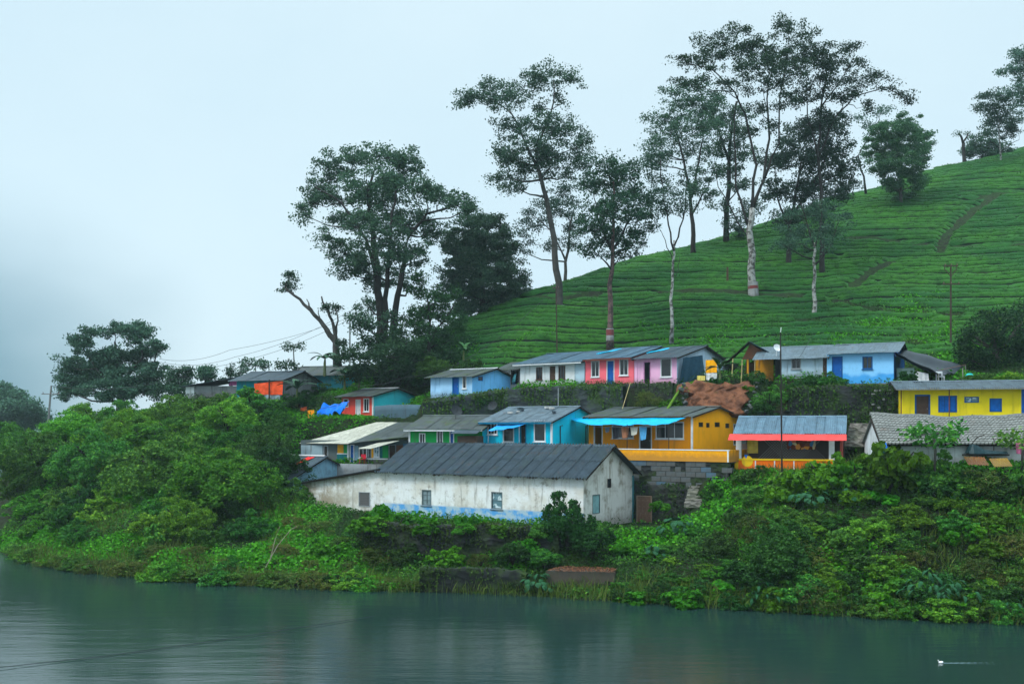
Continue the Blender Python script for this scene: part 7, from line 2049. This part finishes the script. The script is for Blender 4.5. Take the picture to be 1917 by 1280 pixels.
for px, py, Y, R, k, lab in ((1520, 712, 80.5, 1.1, 'deep', 'bush in front of the grey-white house'), (1555, 708, 80.2, 1.2, 'mid', 'bush in front of the blue door'), (1490, 716, 81.5, .8, 'mid', 'small bush near the dark pole on the terrace'), (1440, 740, 82.5, 1.4, 'mid', 'mossy bush right of the earth slip'), (1430, 765, 82.0, 1.3, 'deep', 'dark bush below the earth slip corner'),
                          (1345, 712, 85.6, .9, 'deep', 'low bush at the top of the earth slip'), (1415, 702, 85.5, 1.1, 'deep', 'dark round bush in front of the orange shack'), (1300, 715, 85.8, .7, 'bright', 'bright weeds beside the pink house corner'),
                          (1700, 700, 79, .9, 'deep', 'dark weeds below the black tarpaulin'), (1830, 715, 79.5, 1.6, 'mid', 'green bush right of the turquoise basin'), (1890, 712, 79, 1.6, 'bright', 'bright bush behind the yellow house roof'), (860, 760, 91, .9, 'vine', 'bush on the mossy bank under the pale blue house'),
                          (900, 745, 91.5, .9, 'deep', 'dark bush on the mossy bank under the low store'), (1290, 775, 82.0, .6, 'vine', 'weeds at the lower left corner of the earth slip'), (1400, 720, 84.2, .6, 'vine', 'weeds at the upper right corner of the earth slip'), (1335, 779, 81.9, .5, 'olive', 'weeds along the foot of the earth slip'), (1283, 722, 84.4, .5, 'bright', 'tuft at the upper left corner of the earth slip'), (1215, 745, 84.2, 1.2, 'olive', 'mossy mound on the bank below the pink house'), (1255, 752, 83.6, 1.1, 'vine', 'green mound left of the earth slip'), (745, 735, 112, 1.8, 'deep', 'dark bush behind the turquoise gable'), (797, 735, 107, 1.7, 'deep', 'dark bush left of the pale blue house'),
                          (600, 735, 109, 2.0, 'deep', 'dark bush behind the blue tarpaulin'), (560, 745, 101, 1.6, 'deep', 'dark bush below the far teal house'), (535, 785, 97, 1.3, 'mid', 'green bush left of the orange blanket'), (880, 690, 101, 1.8, 'deep', 'dark bush behind the pale blue house roof'), (820, 690, 103, 2.0, 'deep', 'dark bush at the foot of the hill')):
    g = W(px, py, Y); z = float(zt(g.x, g.y))
    bush(k, Vector((g.x, g.y, max(z - .1, g.z - .5))), R, lab, None, .85, 'bush', 'bush')

# ------------------------------------------------------------------ big-leaved plants: banana, papaya, taro
def blade(l, w_, droop, n=6, notch=0):
    mb = MB()
    prev = None
    for i in range(n + 1):
        f = i / n
        wd = w_ * math.sin(math.pi * min(.98, .06 + .9 * f)) ** .7 * (.5 if i == n else 1)
        x = l * f * (1 - .25 * droop * f); z = l * (.35 * f - droop * f * f)
        row = [(x, -wd, z - wd * .25), (x, 0, z), (x, wd, z - wd * .25)]
        if prev:
            for k in range(2):
                b = len(mb.v); mb.v += [prev[k], prev[k + 1], row[k + 1], row[k]]; mb.f.append((b, b + 1, b + 2, b + 3)); mb.m.append(0)
        prev = row
    return mb
L_BAN = simple('banana_leaf', (0.035, 0.12, 0.03), .45, .3); L_BAND = simple('banana_leaf_dark', (0.035, 0.095, 0.05), .55, .3); L_TARO = simple('taro_leaf', (0.012, 0.075, 0.026), .6, .35, spec=.2)
BLADES = {'banana': blade(2.3, .30, .75).mesh('banana_blade', L_BAN), 'banana_dark': blade(2.4, .30, .7).mesh('banana_blade_dark', L_BAND), 'taro': blade(.48, .17, .8, 5).mesh('taro_blade', L_TARO), 'lance': blade(.46, .075, .85, 5).mesh('lance_blade', L_TARO)}
def banana(label, px, py, Y, s, n, key, upright=.9, seed=0):
    r = random.Random(seed)
    t = thing('banana_plant', label, 'banana plant', W(px, py, Y), r.uniform(0, 6), 'banana plants')
    mb = MB(); mb.tube([(0, 0, -.8), (0, 0, .5 * s), (.05, 0, 1.0 * s)], [.14 * s, .12 * s, .06 * s], 7); mb.build('stem', simple('banana_stem', (.10, .13, .05), .8), t)
    for i in range(n):
        o = link('leaf', BLADES[key], t); o.location = (0, 0, .95 * s); a = i * 2.4 + r.uniform(-.3, .3)
        o.rotation_euler = (r.uniform(-.2, .2), -r.uniform(.25, 1.0) * upright, a); k = s * r.uniform(.75, 1.1); o.scale = (k, k, k)
banana('dark banana plant left of the forked bare tree', 608, 690, 108, 1.15, 9, 'banana_dark', .8, 1)
banana('banana plant below the multi-stemmed tree', 672, 712, 105, 1.0, 10, 'banana_dark', 1.0, 2)
banana('banana plant right of the far orange tarpaulin', 556, 745, 101, 1.0, 9, 'banana_dark', .9, 3)
banana('pale banana plant at the foot of the tea hill', 868, 668, 103, .7, 7, 'banana', 1.2, 4)
banana('bright banana plant in front of the white gable', 1348, 706, 85.0, .75, 7, 'banana', 1.1, 5)
banana('banana plant left of the banana plant below the multi-stemmed tree', 645, 715, 104, .9, 8, 'banana_dark', 1.0, 6)
def papaya(label, px, py, Y, hgt, seed, n=12, R=1.2, key='mid'):
    r = random.Random(seed)
    t = thing('papaya_tree', label, 'tree', W(px, py, Y), 0, 'papaya trees')
    mb = MB(); mb.tube([(0, 0, -1.5), (.1, 0, hgt * .5), (0, 0, hgt)], [.1, .08, .05], 6)
    for i in range(n):
        a = i * 2.4; e = Vector((math.cos(a) * R, math.sin(a) * R, hgt + r.uniform(-.25, .45))); mb.tube([(0, 0, hgt), e], [.02, .012], 4, cap=False)
    mb.build('trunk', BARK, t, True)
    rg = np.random.default_rng(seed); P = []
    for i in range(n):
        a = i * 2.4; e = np.array((math.cos(a) * R, math.sin(a) * R, hgt + .1)); P.append(e + np.array((0, 0, rg.uniform(-.7, .5) * R)) * .8 + rg.normal(size=(26, 3)) * np.array([.30, .30, .16]) * R)
    P = np.concatenate(P); V, Q = leaf_quads(P, rg.uniform(.25, .42, len(P)) * R, .5, .8)
    link('crown', mesh_np('crown', V, Q, L_MID if key == 'mid' else L_DARK), t)
papaya('umbrella-shaped papaya tree behind the far roof', 478, 722, 113, 2.2, 1, 14, 1.15, 'dark')
papaya('taller papaya tree right of the far orange tarpaulin', 549, 715, 109, 3.8, 2, 10, .85, 'dark')
papaya('lower papaya crown beside the taller papaya tree', 536, 705, 108.5, 1.2, 3, 14, .95, 'dark')
papaya('papaya plant standing in front of the tiled roof', 1748, 880, 63.4, 2.3, 4, 16, 1.25)
papaya('papaya plant at the right edge in front of the tiled roof', 1912, 858, 62.8, 1.2, 5, 12, 1.0)
def broadleaf(label, px, py, n, s, key, seed, name='broadleaf_plant', g=None):
    r = random.Random(seed); p = g or hit(px, py)
    if p is None: return
    t = thing(name, label, 'plant', p, r.uniform(0, 6), 'big-leaved plants')
    mb = MB()
    spots = []
    for i in range(n):
        a = i * 2.4 + r.uniform(-.4, .4); q = r.uniform(.1, 1.0) * s; spots.append((math.cos(a) * q, math.sin(a) * q, r.uniform(.35, .95) * s * (1.15 - .45 * q / s), a))
    for x, y, z, a in spots: mb.tube([(x * .2, y * .2, -.2), (x * .7, y * .7, z * .7), (x, y, z)], [.02, .016, .01], 4, cap=False)
    mb.build('stalks', simple('green_stalk', (.04, .10, .03), .7), t)
    for x, y, z, a in spots:
        o = link('leaf', BLADES[key], t); o.location = (x, y, z); o.rotation_euler = (r.uniform(-.3, .3), r.uniform(-.1, .5), a + r.uniform(-.5, .5)); k = r.uniform(.75, 1.2) * (.8 + .25 * s); o.scale = (k, k, k)
broadleaf('clump of large blue-green taro leaves halfway up the right bank', 1520, 955, 34, 1.5, 'taro', 1, 'taro_plant')
broadleaf('taro leaves right of the large taro clump', 1590, 948, 22, 1.1, 'taro', 11, 'taro_plant')
broadleaf('drooping blue-green plant at the water edge below the dark bush', 1425, 1132, 40, 1.3, 'lance', 2)
broadleaf('broad drooping plant mass at the water edge at right', 1740, 1128, 60, 1.8, 'lance', 3)
broadleaf('drooping plant right of the broad one at the water edge', 1790, 1135, 40, 1.4, 'lance', 4)
broadleaf('blue-green plant at the water edge by the low wall', 1008, 1106, 34, 1.1, 'taro', 5)
broadleaf('drooping plant at the far right water edge', 1895, 1158, 30, 1.1, 'lance', 6)
broadleaf('tall blue-green plant on the slope below the steps', 1268, 1000, 34, 1.3, 'taro', 7)
broadleaf('small taro plant on the grassy slope right of the landing', 1225, 1040, 18, .7, 'taro', 8, 'taro_plant')

# ------------------------------------------------------------------ ground cover
def cover():
    global rng
    rng = np.random.default_rng(5)
    n = 520000
    x = rng.uniform(-46, 46, n); y = rng.uniform(54, 112, n)
    z = zt(x, y)
    px = CX + F * x / y; py = HY - (z - H) * F / y
    gz = (zt(x, y + .4) - zt(x, y - .4)) / .8
    keep = (z > .02) & (px > -40) & (px < 1960)
    up = (py < 800) & (y > 107) & (px > 900)
    keep &= ~up
    # sparse where the village stands, thick on the banks
    village = (y > 76) & (px > 700)
    keep &= (rng.uniform(size=n) < np.where(village, .45, 1.0))
    keep &= vnoise(x * .5, y * .5, 41) > .05
    q = ware.P(ware.L, 0, 0); a = (x - q.x) * ware.c - (y - q.y) * ware.s; b = (x - q.x) * ware.s + (y - q.y) * ware.c
    keep &= ~((a > -.2) & (a < 4.6) & (b > 3.2) & (b < 7.6) & (rng.uniform(size=n) < .93))
    for p0, p1 in ((W(1296, 946, 71.6), W(1308, 909, 74.0)), (W(1602, 832, 72.5), W(1612, 792, 76.5))):
        f = np.clip(((x - p0.x) * (p1.x - p0.x) + (y - p0.y) * (p1.y - p0.y)) / ((p1.x - p0.x) ** 2 + (p1.y - p0.y) ** 2), -.2, 1)
        keep &= np.hypot(x - p0.x - f * (p1.x - p0.x), y - p0.y - f * (p1.y - p0.y)) > .7
    x, y, z = x[keep], y[keep], z[keep]
    k = vnoise(x * .25, y * .25, 42)
    hgt = rng.uniform(0, 1, len(x)) ** 1.5 * (.15 + .55 * vnoise(x * .6, y * .6, 43))
    P = np.c_[x, y, z + hgt]
    px = CX + F * x / y
    for nm, sel, mt, sz, asp, lab in (('ground_creepers', k > .52, L_VINE, .24, .8, 'low bright creepers covering the banks between the bushes'), ('undergrowth', (k <= .52) & (k > .34), L_MID, .22, .5, 'mid green undergrowth covering the banks between the bushes'), ('weeds', k <= .34, L_DEEP, .2, .4, 'dark weeds filling the hollows of the banks')):
        V, Q = leaf_quads(P[sel], rng.uniform(.7, 1.3, sel.sum()) * sz, asp, .6)
        tag(link(nm, mesh_np(nm, V, Q, mt)), lab, 'ground cover', kind='stuff')
    # grass fringe along the water
    m = 5000
    t = rng.uniform(0, 1, m)
    sx = np.array([(a - CX) / F * b for a, b in ((2000, 54), (1917, 54.7), (1650, 56.5), (1400, 58.7), (1200, 61), (1000, 63.3), (750, 65.6), (500, 67.6), (250, 71.3), (100, 76.7), (30, 81.4))])
    sy = np.array([54, 54.7, 56.5, 58.7, 61, 63.3, 65.6, 67.6, 71.3, 76.7, 81.4])
    X = np.interp(t, np.linspace(0, 1, len(sx)), sx) + rng.normal(size=m) * .5; Yy = np.interp(t, np.linspace(0, 1, len(sx)), sy) + rng.normal(size=m) * .7 + .5
    Z = zt(X, Yy)
    ok = Z > -.25
    X, Yy, Z = X[ok], Yy[ok], np.maximum(Z[ok], -.02)
    ex = rng.uniform(-42, 34, 60000); ey = rng.uniform(56, 84, 60000); ez = zt(ex, ey); epx = CX + F * ex / ey
    eo = (ez > .2) & (ez < 8) & (vnoise(ex * .35, ey * .35, 61) > .60) & (epx > -30) & (epx < 1950) & ~((epx > 560) & (epx < 1330) & (ey > 69))
    X, Yy, Z = np.r_[X, ex[eo]], np.r_[Yy, ey[eo]], np.r_[Z, ez[eo]]
    hgt = rng.uniform(.3, 1.0, len(X)); a = rng.uniform(0, 6.28, len(X)); ln = rng.uniform(.05, .5, len(X))
    B = np.c_[X, Yy, Z]; Tp = B + np.c_[np.cos(a) * ln, np.sin(a) * ln, hgt]
    sd = np.c_[-np.sin(a), np.cos(a), 0 * a] * .025
    V = np.stack([B - sd, B + sd, (B + Tp) / 2 + sd * .8 + np.c_[0 * a, 0 * a, hgt * .12], Tp], 1).reshape(-1, 3)
    tag(link('bank_grass', mesh_np('bank_grass', V, np.arange(len(V)).reshape(-1, 4), leafmat('grass_blade', (.03, .075, .012), (.10, .16, .03), .3))), 'tufts of tall grass on the banks and along the water edge', 'grass', kind='stuff')
cover()
settle_labels()

# dead leaning branches in the scrub
for pts, lab in (([(497, 1062), (520, 1020), (545, 990), (556, 985)], 'thin bare branch leaning over the scrub'), ([(505, 1050), (515, 1010), (524, 985)], 'upright bare stick beside the leaning branch')):
    mb = MB(); mb.tube([W(a, b, 66.6) for a, b in pts], [.03, .025, .02, .012][:len(pts)], 5); tag(mb.build('bare_branch', simple('pale_twig', (.30, .27, .20))), lab, 'branch')

make_haze()

# damp, dull surfaces: only glass, water and glazed things shine
for m_ in bpy.data.materials:
    if m_.name in ('dark_glass', 'pale_glass', 'river_water', 'steel', 'insulator_glaze', 'wake_foam') or not m_.node_tree: continue
    for n_ in m_.node_tree.nodes:
        if n_.type == 'BSDF_PRINCIPLED':
            n_.inputs['Specular IOR Level'].default_value = min(n_.inputs['Specular IOR Level'].default_value, 0.12)
